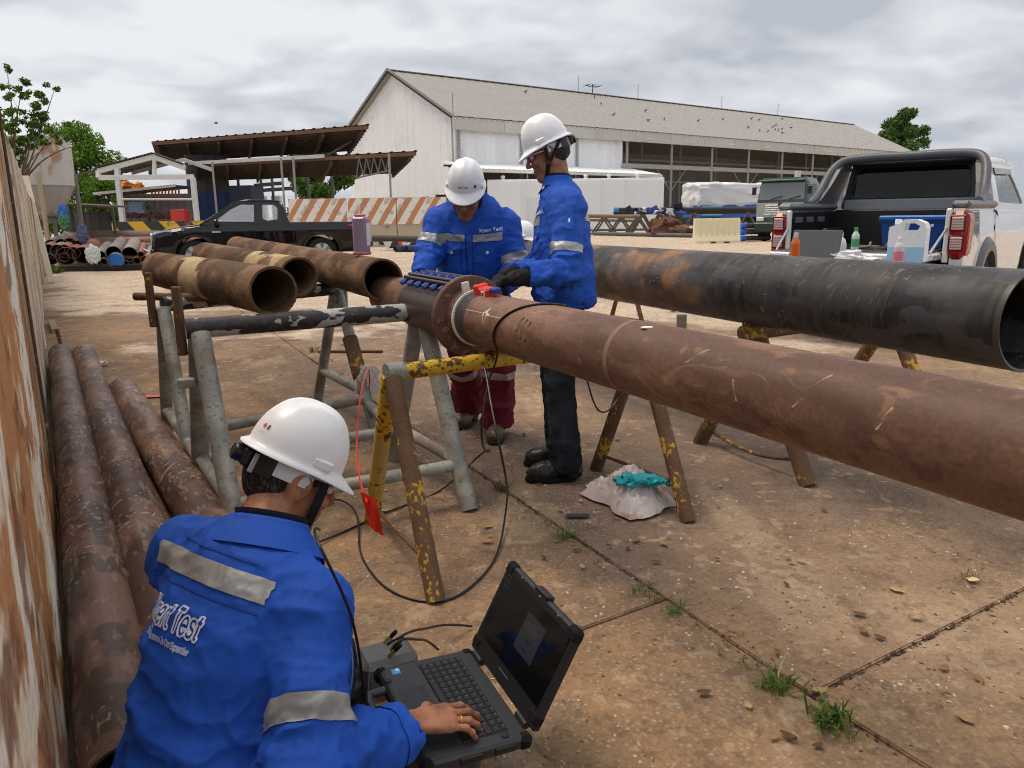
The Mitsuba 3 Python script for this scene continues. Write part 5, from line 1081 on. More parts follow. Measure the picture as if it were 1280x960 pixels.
# ------------------------------------------------------------------ vehicles (local frame: x forward, y left, z up)
def shell(poly, hw, r=.07, step=.09):
    """A body panel block: the side outline with rounded edges, hw(x, z) its half width."""
    poly = poly.segmentize(step); m = trimesh.creation.extrude_polygon(poly, 2.0, engine='earcut'); m = m.subdivide_to_size(step * 1.6, max_iter=9)
    v = m.vertices.copy(); b = poly.exterior
    dist = np.array([b.distance(Point(x, z)) for x, z in v[:, :2]]); s = v[:, 2] - 1.0
    k = np.minimum(dist, r); ins = r - np.sqrt(np.maximum(r * r - (r - k) ** 2, 0))
    y = s * (hw(v[:, 0], v[:, 1]) - ins)
    return trimesh.Trimesh(np.stack([v[:, 0], -y, v[:, 1]], 1), m.faces, process=False)
def side_plate(poly, y0, thick, sgn, lean=0.0, zb=1.15):
    m = trimesh.creation.extrude_polygon(poly, thick, engine='earcut'); v = m.vertices
    y = (y0 - v[:, 2] - np.maximum(v[:, 1] - zb, 0) * lean) * sgn
    f = m.faces if sgn < 0 else m.faces[:, ::-1]
    return trimesh.Trimesh(np.stack([v[:, 0], y, v[:, 1]], 1), f[:, ::-1], process=False)
def circ(x, z, r, n=28): return Point(x, z).buffer(r, n)
def lpart(key, name, M, m, bsdf, col=None, **k): return part(key, name, place(m, M), bsdf, col, **k)
def wheel(key, M, x, y, r=.385, w=.25, rim=S(186, 190, 194), spokes=6):
    Mw = M @ mat((x, y, r), x=V3(1, 0, 0), y=V3(0, 0, 1), z=V3(0, -1, 0) if y < 0 else V3(0, 1, 0)) @ np.diag([1, 1, 1, 1.])
    k = lpart(key, 'wheel', Mw, lathe([(.05, -w / 2), (r * .66, -w / 2), (r * .93, -w / 2 + .01), (r, -w / 2 + .05), (r, w / 2 - .05), (r * .93, w / 2 - .01), (r * .68, w / 2), (r * .66, w / 2 - .03)], 40), 'rubber', S(34, 34, 35))
    part(k, 'rim', place(join(lathe([(r * .66, w / 2 - .03), (r * .62, w / 2 - .02), (r * .58, w / 2 - .07), (.06, w / 2 - .1)], 32), lathe([(.07, w / 2 - .08), (.07, w / 2 - .01), (0, w / 2)], 16)), Mw), 'metal', rim * .55)
    for i in range(spokes):
        a = i * 2 * PI / spokes; c, s = math.cos(a), math.sin(a); q = V3(-s, c, 0)
        part(k, 'spoke', place(trimesh.convex.convex_hull(np.array([V3(c, s, 0) * rr + q * ww * e + V3(0, 0, z) for rr, ww, z1 in ((.05, .035, w / 2 - .01), (r * .6, .05, w / 2 - .015)) for e in (-1, 1) for z in (z1, z1 - .03)])), Mw), 'metal', rim)
BLK = S(30, 31, 35); TRIM = S(46, 47, 50)
def hw_pick(x, z):
    base = .91 - .10 * np.clip((x - 4.55) / .75, 0, 1) ** 2 - .025 * np.clip((.62 - z) / .3, 0, 1) - .05 * np.clip((z - .98) / .22, 0, 1)
    return base
# dark pickup, seen from its left side
k = lab('pickup', 'shiny black extended cab pickup parked sideways before the striped barriers', 'pickup')
dpR, dpF = PX(457, 330, 22.6) * [1, 1, 0], PX(197, 335, 20.9) * [1, 1, 0]
dx = unit(dpF - dpR); M = mat(dpR, x=dx, y=V3(-dx[1], dx[0], 0)) @ np.diag([np.linalg.norm(dpF - dpR) / 5.28, 1, 1, 1])
low = Polygon([(0, .52), (-.02, 1.12), (.03, 1.19), (1.9, 1.2), (3.86, 1.17), (4.3, 1.13), (4.95, 1.03), (5.18, .93), (5.26, .74), (5.28, .5), (5.1, .38), (4.7, .36), (.8, .4)]).buffer(-.03).buffer(.03)
low = low.difference(circ(1.2, .40, .46)).difference(circ(4.28, .40, .46))
lpart(k, 'body', M, shell(low, hw_pick, .06), 'car_paint', S(16, 17, 22))
lpart(k, 'underside', M, box(4.9, 1.3, .3, (2.6, 0, .5)), 'matte', S(24, 24, 25))
gh = Polygon([(1.96, 1.16), (2.06, 1.52), (2.18, 1.73), (2.4, 1.79), (3.0, 1.80), (3.25, 1.76), (3.55, 1.58), (4.12, 1.14)])
w1 = Polygon([(2.83, 1.22), (2.80, 1.68), (3.12, 1.69), (3.36, 1.57), (3.78, 1.24)]).buffer(-.02).buffer(.02); w2 = Polygon([(2.26, 1.28), (2.24, 1.6), (2.34, 1.68), (2.60, 1.68), (2.62, 1.3), (2.5, 1.24)]).buffer(-.03).buffer(.03)
for sg_ in (1, -1):
    lpart(k, 'cab_side', M, side_plate(gh.difference(w1).difference(w2), .87, .05, sg_, .24), 'car_paint', S(16, 17, 22), smooth=20)
    for w_ in (w1, w2): lpart(k, 'side_window', M, side_plate(w_.buffer(.02), .855, .004, sg_, .24), 'clear_pane', smooth=False)
    lpart(k, 'window_trim', M, side_plate(w1.buffer(.03).difference(w1), .876, .012, sg_, .24), 'satin', S(20, 20, 22))
    for (x_, z0, z1) in ((2.72, .55, 1.19), (3.95, .5, 1.16), (1.98, .45, 1.19)): lpart(k, 'seam', M, bar((x_, sg_ * (hw_pick(x_, .8) - .004), z0), (x_ + .01, sg_ * (hw_pick(x_, 1.1) + .002), z1), .012, .012), 'matte', S(8, 8, 9))
    lpart(k, 'door_handle', M, box(.17, .03, .035, (2.9, sg_ * .905, 1.02), b=.01), 'satin', S(40, 40, 44))
    lpart(k, 'mirror', M, join(box(.12, .2, .16, (3.72, sg_ * 1.0, 1.22), b=.04), box(.06, .12, .05, (3.74, sg_ * .9, 1.18))), 'car_paint', S(18, 19, 23))
    for x_ in (1.2, 4.28):
        a = np.linspace(.0, PI, 18); lpart(k, 'wheel_arch', M, tube([(x_ + .475 * math.cos(t), sg_ * .895, .40 + .475 * math.sin(t)) for t in a], .032, 8), 'satin', S(22, 22, 25))
        wheel(k, M, x_, sg_ * .78)
    lpart(k, 'sill', M, box(2.3, .08, .07, (2.75, sg_ * .86, .40), b=.02), 'satin', S(24, 24, 26))
    lpart(k, 'mud_flap', M, box(.02, .22, .32, (.70, sg_ * .76, .36)), 'matte', S(20, 20, 20))
    lpart(k, 'tail_lamp', M, box(.10, .10, .38, (.0, sg_ * .84, .97), b=.02), 'gloss', S(170, 20, 24))
    lpart(k, 'headlamp', M, trimesh.convex.convex_hull(np.array([(5.22, sg_ * .52, .86), (5.24, sg_ * .52, .98), (4.78, sg_ * .885, .92), (4.76, sg_ * .875, 1.05), (5.12, sg_ * .80, .85), (5.1, sg_ * .8, 1.01)])), 'gloss', S(196, 202, 208))
roof = shell(Polygon([(2.1, 1.74), (2.3, 1.80), (2.9, 1.825), (3.15, 1.79), (3.3, 1.73)]), lambda x, z: .74 + 0 * x, .04); lpart(k, 'roof', M, roof, 'car_paint', S(16, 17, 22))
lpart(k, 'windscreen', M, trimesh.Trimesh([(3.27, .70, 1.74), (3.27, -.70, 1.74), (4.10, -.84, 1.16), (4.10, .84, 1.16)], [[0, 1, 2], [0, 2, 3]]), 'clear_pane', smooth=False)
for sg_ in (1, -1): lpart(k, 'pillar', M, bar((3.24, sg_ * .71, 1.75), (4.1, sg_ * .84, 1.16), .07, .05), 'car_paint', S(16, 17, 22))
lpart(k, 'rear_window', M, trimesh.Trimesh([(2.1, .68, 1.7), (2.1, -.68, 1.7), (1.98, -.78, 1.2), (1.98, .78, 1.2)], [[0, 2, 1], [0, 3, 2]]), 'clear_pane', smooth=False)
lpart(k, 'grille', M, box(.08, 1.0, .30, (5.25, 0, .78), b=.03), 'satin', S(20, 20, 22))
lpart(k, 'grille_frame', M, join(box(.06, .06, .42, (5.27, .55, .74), b=.02), box(.06, .06, .42, (5.27, -.55, .74), b=.02), box(.05, 1.1, .05, (5.28, 0, .93), b=.02)), 'metal', S(206, 208, 210))
lpart(k, 'front_bumper', M, box(.2, 1.6, .2, (5.22, 0, .48), b=.06), 'satin', S(26, 26, 28)); lpart(k, 'rear_bumper', M, box(.18, 1.6, .16, (-.05, 0, .56), b=.04), 'satin', S(40, 40, 42))
lpart(k, 'bonnet', M, shell(Polygon([(3.95, 1.14), (4.0, 1.19), (4.5, 1.14), (5.0, 1.045), (5.12, .98)]), lambda x, z: .76 - .1 * np.clip((x - 4.4) / .7, 0, 1) ** 2, .04), 'car_paint', S(16, 17, 22))
lpart(k, 'decal', M, join(box(.16, .004, .035, (.42, .915, 1.09)), box(.10, .004, .03, (.27, .915, 1.09))), 'satin', S(206, 70, 84)); lpart(k, 'badge', M, box(.2, .004, .03, (3.75, .915, .97)), 'satin', S(206, 208, 212))
lpart(k, 'seat', M, join(*[box(.2, .5, .75, (2.85, y_, 1.05), b=.06) for y_ in (-.4, .4)], *[box(.12, .28, .2, (2.80, y_, 1.52), b=.05) for y_ in (-.4, .4)]), 'matte', S(60, 60, 62))
lpart(k, 'dashboard', M, box(.4, 1.4, .2, (3.85, 0, 1.08), b=.05), 'matte', S(36, 36, 38))

# white pickup, its bed open towards the camera
k = new('white_pickup'); lab(k, 'white pickup with its tailgate open and blue box in the bed', 'pickup')
wR, wL = PX(1207, 290, 7.0) * [1, 1, 0], PX(967, 290, 8.15) * [1, 1, 0]
wy = unit(wL - wR); wx = V3(wy[1], -wy[0], 0); wx = wx if wx[1] > 0 else -wx; sc = np.linalg.norm(wL - wR) / 1.84
MW = mat((wR + wL) / 2, x=wx, y=wy) @ np.diag([sc, sc, sc * 1.025, 1]); M = MW
WP = S(226, 228, 230)
def hw_w(x, z): return .92 - .10 * np.clip((x - 4.55) / .75, 0, 1) ** 2 - .03 * np.clip((.62 - z) / .3, 0, 1) - .04 * np.clip((z - 1.0) / .3, 0, 1)
bs = Polygon([(.02, .62), (.0, 1.30), (1.56, 1.31), (1.56, .45), (1.2, .42), (.35, .55)]).difference(circ(1.2, .41, .48))
for sg_ in (1, -1):
    m = shell(bs, lambda x, z: hw_w(x, z), .05, .08); v = m.vertices.copy(); y = v[:, 1]
    h_ = hw_w(v[:, 0], v[:, 2]); v[:, 1] = sg_ * (.80 + (y / np.maximum(h_, .1) + 1) / 2 * (h_ - .80)); m = trimesh.Trimesh(v, m.faces if sg_ > 0 else m.faces[:, ::-1], process=False)
    lpart(k, 'bed_side', M, m, 'car_paint', WP)
    lpart(k, 'bed_liner', M, join(box(1.46, .05, .42, (.80, sg_ * .785, 1.08), b=.015), box(.62, .22, .24, (1.12, sg_ * .68, .98), b=.09)), 'satin', S(22, 23, 25))
    for x_ in (.28, .62, .98): lpart(k, 'liner_slot', M, box(.2, .02, .06, (x_, sg_ * .755, 1.2), b=.005), 'satin', S(92, 94, 98))
    lpart(k, 'rail_cap', M, box(1.5, .17, .075, (.82, sg_ * .84, 1.335), b=.03), 'satin', S(88, 90, 96))
    # sail of the sports bar, sweeping up to the roof
    sail = Polygon([(.80, 1.36), (1.02, 1.41), (1.20, 1.56), (1.36, 1.76), (1.5, 1.83), (1.75, 1.85), (1.75, 1.78), (1.66, 1.45), (1.64, 1.36)]).buffer(-.015).buffer(.015)
    lpart(k, 'sports_bar_sail', M, side_plate(sail, .86, .06, sg_, .26, 1.36), 'satin', S(74, 76, 82))
    lpart(k, 'sail_window', M, side_plate(Polygon([(1.46, 1.46), (1.5, 1.72), (1.62, 1.74), (1.6, 1.46)]).buffer(.02), .865, .01, sg_, .26, 1.36), 'satin', S(120, 124, 130))
    # tail lamp
    tl = Polygon([(0, 0), (.15, .0), (.17, .05), (.17, .36), (.13, .42), (.02, .42), (0, .36)]).buffer(-.012).buffer(.02)
    t_ = lpart(k, 'tail_lamp', M, box(.30, .165, .45, (.11, sg_ * .858, 1.06), b=.05), 'gloss', S(140, 10, 16))
    for z_ in (1.165, .985): part(t_, 'lens', place(box(.012, .10, .115, (-.042, sg_ * .855, z_), b=.004), M), 'gloss', S(196, 176, 176)); part(t_, 'lens_frame', place(box(.01, .13, .15, (-.039, sg_ * .855, z_), b=.004), M), 'gloss', S(92, 10, 14)); part(t_, 'lens_bars', place(join([box(.006, .10, .008, (-.048, sg_ * .855, z_ - .036 + j * .024)) for j in range(4)]), M), 'gloss', S(150, 110, 110))
    part(t_, 'side_red', place(box(.2, .012, .30, (.13, sg_ * .938, 1.07), b=.005), M), 'gloss', S(120, 10, 14))
    lpart(k, 'tailgate_strut', M, rod((-.40, sg_ * .72, .905), (.03, sg_ * .765, 1.14), .012), 'metal', S(196, 198, 200))
    lpart(k, 'bumper_step', M, box(.2, .46, .12, (-.02, sg_ * .70, .70), b=.03), 'satin', S(40, 41, 44))
    lpart(k, 'jamb', M, box(.05, .05, .5, (.02, sg_ * .765, 1.05), b=.01), 'car_paint', WP * .95)
    a = np.linspace(-.12, PI + .12, 26); X = np.stack([np.stack([1.2 + r_ * np.cos(a), 0 * a + sg_ * yy, .41 + r_ * np.sin(a)], -1) for r_, yy in ((.455, .90), (.46, .965), (.55, .965), (.60, .925))])
    lpart(k, 'wheel_arch', M, grid_mesh(X if sg_ < 0 else X[:, ::-1]), 'satin', S(84, 86, 92)); lpart(k, 'wheel_well', M, place(lathe([(.49, -.2), (.49, .12), (.0, .12)], 30), mat((1.2, sg_ * .72, .41), x=V3(1, 0, 0), y=V3(0, 0, 1), z=V3(0, -sg_, 0))), 'matte', S(20, 20, 21))
    wheel(k, M, 1.2, sg_ * .80, .40, .27, S(120, 122, 126)); wheel(k, M, 4.28, sg_ * .80, .40, .27, S(120, 122, 126))
cab = Polygon([(1.6, .42), (1.6, 1.32), (3.95, 1.28), (4.4, 1.24), (5.0, 1.12), (5.26, .8), (5.26, .45), (5.0, .40)]).difference(circ(4.28, .41, .48))
lpart(k, 'cab_body', M, shell(cab, hw_w, .05, .12), 'car_paint', WP)
gw = Polygon([(1.66, 1.28), (1.72, 1.6), (1.80, 1.78), (1.95, 1.82), (3.0, 1.84), (3.2, 1.8), (3.5, 1.62), (4.05, 1.24)])
sw = Polygon([(1.98, 1.36), (1.98, 1.70), (3.1, 1.72), (3.35, 1.6), (3.75, 1.34)]).buffer(-.02).buffer(.02)
for sg_ in (1, -1):
    lpart(k, 'cab_side', M, side_plate(gw.difference(sw), .88, .06, sg_, .27, 1.3), 'car_paint', WP); lpart(k, 'side_window', M, side_plate(sw.buffer(.02), .865, .01, sg_, .27, 1.3), 'tinted_glass', smooth=False)
    lpart(k, 'window_visor', M, side_plate(Polygon([(1.95, 1.66), (3.12, 1.69), (3.12, 1.75), (1.95, 1.73)]), .895, .012, sg_, .27, 1.3), 'gloss', S(36, 38, 40))
lpart(k, 'roof', M, shell(Polygon([(1.72, 1.77), (1.9, 1.83), (2.4, 1.865), (2.9, 1.865), (3.2, 1.80), (3.2, 1.76), (1.75, 1.74)]), lambda x, z: .755 + 0 * x, .05), 'car_paint', WP)
rp = Polygon([(-.64, 0), (.64, 0), (.58, .35), (-.58, .35)]).buffer(-.07).buffer(.07); rm = trimesh.creation.extrude_polygon(rp, .012, engine='earcut'); lpart(k, 'rear_window', M @ mat((1.63, 0, 1.425), x=V3(0, -1, 0), y=unit(V3(.24, 0, 1))), rm, 'tinted_glass', smooth=False)
lpart(k, 'window_surround', M @ mat((1.645, 0, 1.425), x=V3(0, -1, 0), y=unit(V3(.24, 0, 1))), trimesh.creation.extrude_polygon(Polygon([(-.74, -.1), (.74, -.1), (.64, .40), (-.64, .40)]), .012, engine='earcut'), 'satin', S(30, 31, 33), smooth=False)
lpart(k, 'cab_back', M, box(.04, 1.5, .9, (1.66, 0, 1.0)), 'car_paint', WP * .8); lpart(k, 'window_frame', M, bar((1.66, .7, 1.3), (1.74, .63, 1.8), .14, .05), 'satin', S(30, 31, 33)); lpart(k, 'window_frame', M, bar((1.66, -.7, 1.3), (1.74, -.63, 1.8), .14, .05), 'satin', S(30, 31, 33))
hp_ = [(.78, .86, 1.365), (.98, .855, 1.40), (1.14, .845, 1.50), (1.28, .82, 1.66), (1.40, .775, 1.785), (1.47, .70, 1.85), (1.49, .58, 1.872)]; hp_ = hp_ + [(1.50, 0, 1.878)] + [(x, -y, z) for x, y, z in hp_[::-1]]
lpart(k, 'sports_bar_hoop', M, tube(spline(hp_, 80), [.048] * 80, 14), 'satin', S(84, 86, 92)); lpart(k, 'hoop_fairing', M, shell(Polygon([(1.50, 1.815), (1.52, 1.875), (1.76, 1.868), (1.76, 1.80)]), lambda x, z: .72 + 0 * x, .03), 'satin', S(84, 86, 92))
lpart(k, 'silver_band', M, box(.03, 1.4, .12, (1.60, 0, 1.355), b=.008), 'satin', S(126, 130, 136)); lpart(k, 'bed_front', M, box(.06, 1.56, .42, (1.54, 0, 1.09), b=.015), 'satin', S(24, 25, 27))
lpart(k, 'bed_floor', M, box(1.54, 1.5, .05, (.77, 0, .875), b=.01), 'satin', S(30, 31, 33))
for y_ in np.linspace(-.65, .65, 11): lpart(k, 'floor_rib', M, box(1.46, .05, .012, (.76, y_, .905), b=.004), 'satin', S(36, 37, 39))
tg = lpart(k, 'tailgate', M, box(.50, 1.46, .07, (-.28, 0, .865), b=.015), 'car_paint', WP)
part(tg, 'liner', place(box(.47, 1.42, .012, (-.272, 0, .907), b=.004), M), 'satin', S(58, 60, 64)); part(tg, 'lip', place(box(.025, 1.47, .05, (-.53, 0, .872), b=.01), M), 'car_paint', WP)
part(tg, 'latch', place(join([box(.06, .02, .05, (-.07 - i * .1, -.735, .86), b=.004) for i in range(3)]), M), 'metal', S(170, 172, 174))
lpart(k, 'rear_bumper', M, box(.18, 1.3, .16, (-.05, 0, .60), b=.04), 'satin', S(44, 45, 48)); lpart(k, 'underside', M, box(4.6, 1.2, .3, (2.7, 0, .55)), 'matte', S(24, 24, 25))
# the decal on its rear flank: outlined letters over claw streaks
def flank(poly, y=.925): 
    m = trimesh.creation.extrude_polygon(poly, .003, engine='earcut'); v = m.vertices
    return trimesh.Trimesh(np.stack([v[:, 0], -(hw_w(v[:, 0], v[:, 1]) + .001 + v[:, 2]), v[:, 1]], 1), m.faces, process=False)
from shapely import affinity
tp_ = text_poly('ROCCO', .075, bold=True); b_ = tp_.bounds; tp_ = affinity.translate(affinity.scale(tp_, .30 / (b_[2] - b_[0]), 1, origin=(0, 0)), .40, 1.175)
ol = tp_.buffer(.009).difference(tp_.buffer(-.004)); fr_ = Polygon([(.36, 1.15), (.74, 1.15), (.74, 1.28), (.36, 1.28)]); fr_ = fr_.difference(fr_.buffer(-.008))
mm = [flank(g) for P_s in (ol, fr_) for g in getattr(P_s, 'geoms', [P_s])]
for i in range(5): x0 = .42 + i * .065; mm.append(flank(Polygon([(x0, 1.15), (x0 + .06, 1.15), (x0 + .045, 1.08), (x0 + .035, .95 + .03 * ((i * 7) % 4)), (x0 + .02, 1.06)])))
lpart(k, 'decal', M, join(mm), 'satin', S(92, 96, 100), smooth=False)
# things on the tailgate and in the bed, each where it stands
def on_gate(px_, py_, z=.913): return G(px_, py_, z * sc)
gx, gy = wx, wy
lp = on_gate(1012, 327); k = lab('closed_laptop', 'dark grey laptop leaning open on the left of the tailgate', 'laptop')
Ml = mat(lp + gx * .06, x=-gy, y=gx)
part(k, 'lid', place(place(box(.40, .018, .265, (0, 0, .133), b=.005), mat((0, 0, 0), x=V3(1, 0, 0), y=V3(0, math.cos(-.35), math.sin(-.35)))), Ml), 'satin', S(74, 78, 82)); part(k, 'base', place(box(.40, .26, .02, (0, .12, .012), b=.005), Ml), 'satin', S(50, 52, 54))
def bottle(name, p, prof, bsdf, col, label, cap=None, extra=None, s=1.0, liquid=None):
    k = new(name); part(k, 'body', place(lathe(np.array(prof) * s, 24), mat(p)), bsdf, col); h = prof[-1][1] * s; r = prof[-1][0] * s
    if cap is not None: part(k, 'cap', place(lathe([(r + .003, -.012), (r + .003, .02), (r, .024), (0, .024)], 18), mat(p + up * h)), 'satin', cap)
    if extra: part(k, 'label', place(lathe([(extra[0] * s, extra[1] * s), (extra[0] * s, extra[2] * s)], 24), mat(p)), 'satin', extra[3])
    return lab(k, label, 'bottle')
B1 = [(.001, 0), (.034, 0), (.036, .01), (.036, .15), (.034, .17), (.016, .20), (.014, .215)]
bottle('orange_bottle', on_gate(993, 329), [(a * .95, b) for a, b in B1], 'gloss', S(200, 98, 30), 'orange bottle at the left end of the tailgate', S(196, 196, 190), (.0385, .01, .05, S(70, 40, 30)))
bottle('white_bottle', on_gate(1049, 323), [(.001, 0), (.045, 0), (.05, .02), (.05, .12), (.04, .16), (.018, .18), (.016, .2)], 'satin', S(206, 208, 216), 'white bottle behind the dark laptop on the tailgate', S(230, 230, 232))
bottle('water_bottle', on_gate(1068, 316, .92), B1, 'gloss', S(186, 206, 196), 'clear water bottle with a green label in the middle of the tailgate', S(60, 150, 90), (.0375, .06, .13, S(70, 150, 110)))
bottle('pink_bottle', on_gate(1122, 331), [(a, b * .85) for a, b in B1], 'gloss', S(206, 196, 206), 'small clear bottle with a pink label in front of the jug', S(226, 222, 226), (.0375, .03, .1, S(206, 120, 140)))
j = on_gate(1133, 327); k = lab('jerrycan', 'translucent white plastic jug with pale blue liquid on the tailgate', 'jug')
jp_ = Polygon([(-.125, 0), (.125, 0), (.13, .02), (.13, .26), (.115, .30), (.06, .325), (-.03, .325), (-.06, .29), (-.125, .27), (-.13, .24), (-.13, .02)]).buffer(-.015).buffer(.02)
hd = Polygon([(-.02, .25), (.07, .25), (.085, .275), (.05, .297), (-.01, .295)]).buffer(.004)
Mj = mat(j, x=unit(wy * -.95 + wx * .1), y=V3(0, 0, 1.)); Mj = mat(j, x=-unit(wy), y=V3(0, 0, 1))
jm = trimesh.creation.extrude_polygon(jp_.difference(hd), .13, engine='earcut'); jm.apply_translation((0, 0, -.065)); part(k, 'body', place(jm, Mj), 'satin', S(214, 220, 228), smooth=30)
part(k, 'liquid', place(place(box(.264, .134, .10, (0, 0, 0), b=.01), mat((0, .062, 0), x=V3(1, 0, 0), y=V3(0, 0, 1), z=V3(0, -1, 0))), Mj) if False else place(trimesh.creation.extrude_polygon(sbox(-.131, .004, .131, .115).buffer(.003), .136, engine='earcut').apply_translation((0, 0, -.068)), Mj), 'gloss', S(150, 196, 226), smooth=30)
part(k, 'spout_cap', place(lathe([(.026, 0), (.026, .035), (.022, .04), (0, .04)], 18), mat(j + up * .29 + wy * .085)), 'satin', S(226, 228, 232))
m = fold(trimesh.creation.icosphere(5), .5, .55, 6); m.apply_transform(mat(on_gate(1064, 327) + up * .02, x=-wy, y=wx) @ np.diag([.15, .1, .05, 1])); m.vertices[:, 2] = np.maximum(m.vertices[:, 2], .915 * sc); lab(put('white_cloth', m, 'cloth', S(216, 218, 222), smooth=True), 'crumpled white cloth on the middle of the tailgate', 'cloth')
for i, (px_, py_, c_, l_) in enumerate(((1084, 309, S(150, 142, 130), 'worn pale sandal lying in the bed left of the blue box'), (1104, 311, S(96, 90, 84), 'dark sandal lying against the foot of the blue box'))):
    key = new('sandal'); p = G(px_, py_, .93 * sc); part(key, 'sole', place(prism(Point(0, 0).buffer(1).buffer(0), .018), mat(p, x=unit(-wy + wx * .3), y=unit(wx + wy * .3)) @ np.diag([.12, .045, 1, 1])), 'matte', c_); part(key, 'strap', place(tube(spline([(.02, -.045, .01), (.03, 0, .05), (.02, .045, .01)], 9), [.012] * 9, 8), mat(p, x=unit(-wy + wx * .3), y=unit(wx + wy * .3))), 'matte', c_ * .8); lab(key, l_, 'sandal')
bx_ = G(1137, 312, .905 * sc) + wx * .22; k = lab('blue_box', 'blue plastic storage box with a lid standing in the pickup bed', 'box')
Mb = mat(bx_, x=-wy, y=wx)
def tapered(w, d, h, t, z0=0): return trimesh.convex.convex_hull(np.array([(sx * (w / 2 - (0 if z else t)), sy * (d / 2 - (0 if z else t)), z0 + z) for sx in (-1, 1) for sy in (-1, 1) for z in (0, h)]))
part(k, 'tub', place(tapered(.62, .42, .30, .03), Mb), 'satin', S(28, 76, 150)); part(k, 'lid', place(box(.67, .46, .055, (0, 0, .325), b=.015), Mb), 'satin', S(36, 96, 176)); part(k, 'rim', place(box(.65, .44, .02, (0, 0, .29), b=.006), Mb), 'satin', S(24, 66, 132))
part(k, 'rib', place(join([bar((-.16, -.212, .22), (-.1, -.215, .27), .012), bar((-.1, -.215, .27), (-.04, -.215, .22), .012), bar((.1, -.215, .22), (.16, -.215, .27), .012)]), Mb), 'satin', S(22, 60, 120)); part(k, 'sticker', place(box(.03, .004, .03, (.19, -.222, .25)), Mb), 'satin', S(210, 214, 220))

# green lorry
k = lab('lorry', 'dark green flat fronted lorry parked behind the white pickup', 'lorry')
lc = PX(974, 300, 33.5) * [1, 1, 0]; fa = math.radians(232); fxv = V3(math.cos(fa), math.sin(fa), 0); ML = mat(lc - fxv * .9, x=fxv, y=V3(-fxv[1], fxv[0], 0)); GRN = S(46, 74, 66)
lpart(k, 'cab', ML, shell(Polygon([(-.85, .75), (-.85, 2.6), (-.7, 2.72), (.7, 2.74), (.82, 2.64), (.98, 1.75), (1.02, .75)]), lambda x, z: 1.13 - .1 * np.clip((z - 1.8) / .9, 0, 1), .1, .2), 'car_paint', GRN)
lpart(k, 'windscreen', ML, trimesh.Trimesh([(.985, -1.0, 1.80), (.985, 1.0, 1.80), (.85, .95, 2.52), (.85, -.95, 2.52)], [[0, 1, 2], [0, 2, 3]]).apply_translation((.02, 0, 0)), 'lorry_glass', smooth=False)
scene['lorry_glass'] = two(principled(S(96, 104, 108), .06, specular=.8))
for y_ in (-.45, .35): lpart(k, 'wiper', ML, bar((1.03, y_, 1.82), (1.0, y_ + .5, 1.95), .025), 'matte', S(20, 20, 20))
for sg_ in (1, -1):
    lpart(k, 'side_window', ML, place(box(.75, .02, .62, b=.04), mat((.15, sg_ * 1.09, 2.15))), 'tinted_glass'); lpart(k, 'mirror', ML, join(box(.06, .2, .34, (1.0, sg_ * 1.2, 2.2), b=.03), rod((.95, sg_ * 1.05, 2.35), (1.0, sg_ * 1.2, 2.32), .015)), 'satin', S(24, 26, 26))
    lpart(k, 'headlamp', ML, box(.06, .34, .18, (1.03, sg_ * .86, .98), b=.03), 'gloss', S(206, 210, 210)); lpart(k, 'indicator', ML, box(.05, .12, .16, (1.06, sg_ * 1.0, .72), b=.02), 'gloss', S(214, 130, 50))
    for x_ in (.15, -2.6, -3.6): lpart(k, 'wheel', ML, place(lathe([(.2, -.14), (.46, -.14), (.5, -.09), (.5, .09), (.46, .14), (.2, .14)], 24), mat((x_, sg_ * .95, .5), x=V3(1, 0, 0), y=V3(0, 0, 1))), 'rubber', S(28, 28, 29))
for i in range(5): lpart(k, 'grille_bar', ML, box(.05, 1.35, .055, (1.03, 0, 1.18 + i * .095), b=.015), 'metal', S(186, 190, 190))
lpart(k, 'front_panel', ML, box(.03, 2.1, .62, (1.01, 0, 1.36), b=.01), 'satin', S(150, 156, 154)); lpart(k, 'badge', ML, place(lathe([(.09, 0), (.09, .02), (0, .03)], 16), mat((1.055, 0, 1.6), x=V3(0, 1, 0), y=V3(0, 0, 1))), 'metal', S(60, 64, 66))
lpart(k, 'bumper', ML, box(.22, 2.25, .42, (1.0, 0, .62), b=.05), 'satin', S(34, 54, 48)); lpart(k, 'number_plate', ML, box(.02, .5, .18, (1.12, .25, .66), b=.004), 'satin', S(206, 208, 204))
lpart(k, 'sun_visor', ML, box(.25, 2.0, .06, (.95, 0, 2.62), b=.02), 'satin', S(58, 100, 88)); lpart(k, 'roof_lamp', ML, rod((.2, .4, 2.74), (.2, .4, 3.02), .13), 'satin', S(206, 208, 206))
lpart(k, 'chassis', ML, box(5.6, .9, .3, (-2.6, 0, .75)), 'matte', S(40, 40, 40)); lpart(k, 'load_bed', ML, box(4.0, 2.2, .25, (-3.3, 0, 1.15), b=.03), 'matte', S(86, 84, 80))
ol_ = lpart(k, 'orange_frame', ML, join([bar((-1.2, -.9, 1.3), (-1.2, -.9, 2.4), .12), bar((-2.6, -.9, 1.3), (-2.6, -.9, 2.3), .12), bar((-1.2, -.9, 2.4), (-2.6, -.9, 2.3), .12), bar((-1.2, -.9, 1.8), (-2.6, -.9, 1.8), .1), bar((-1.2, .9, 1.3), (-1.2, .9, 2.4), .12), bar((-1.2, -.9, 2.4), (-1.2, .9, 2.4), .1), bar((-2.0, -.9, 1.3), (-2.0, -.9, 2.35), .08)]), 'satin', S(222, 136, 52))
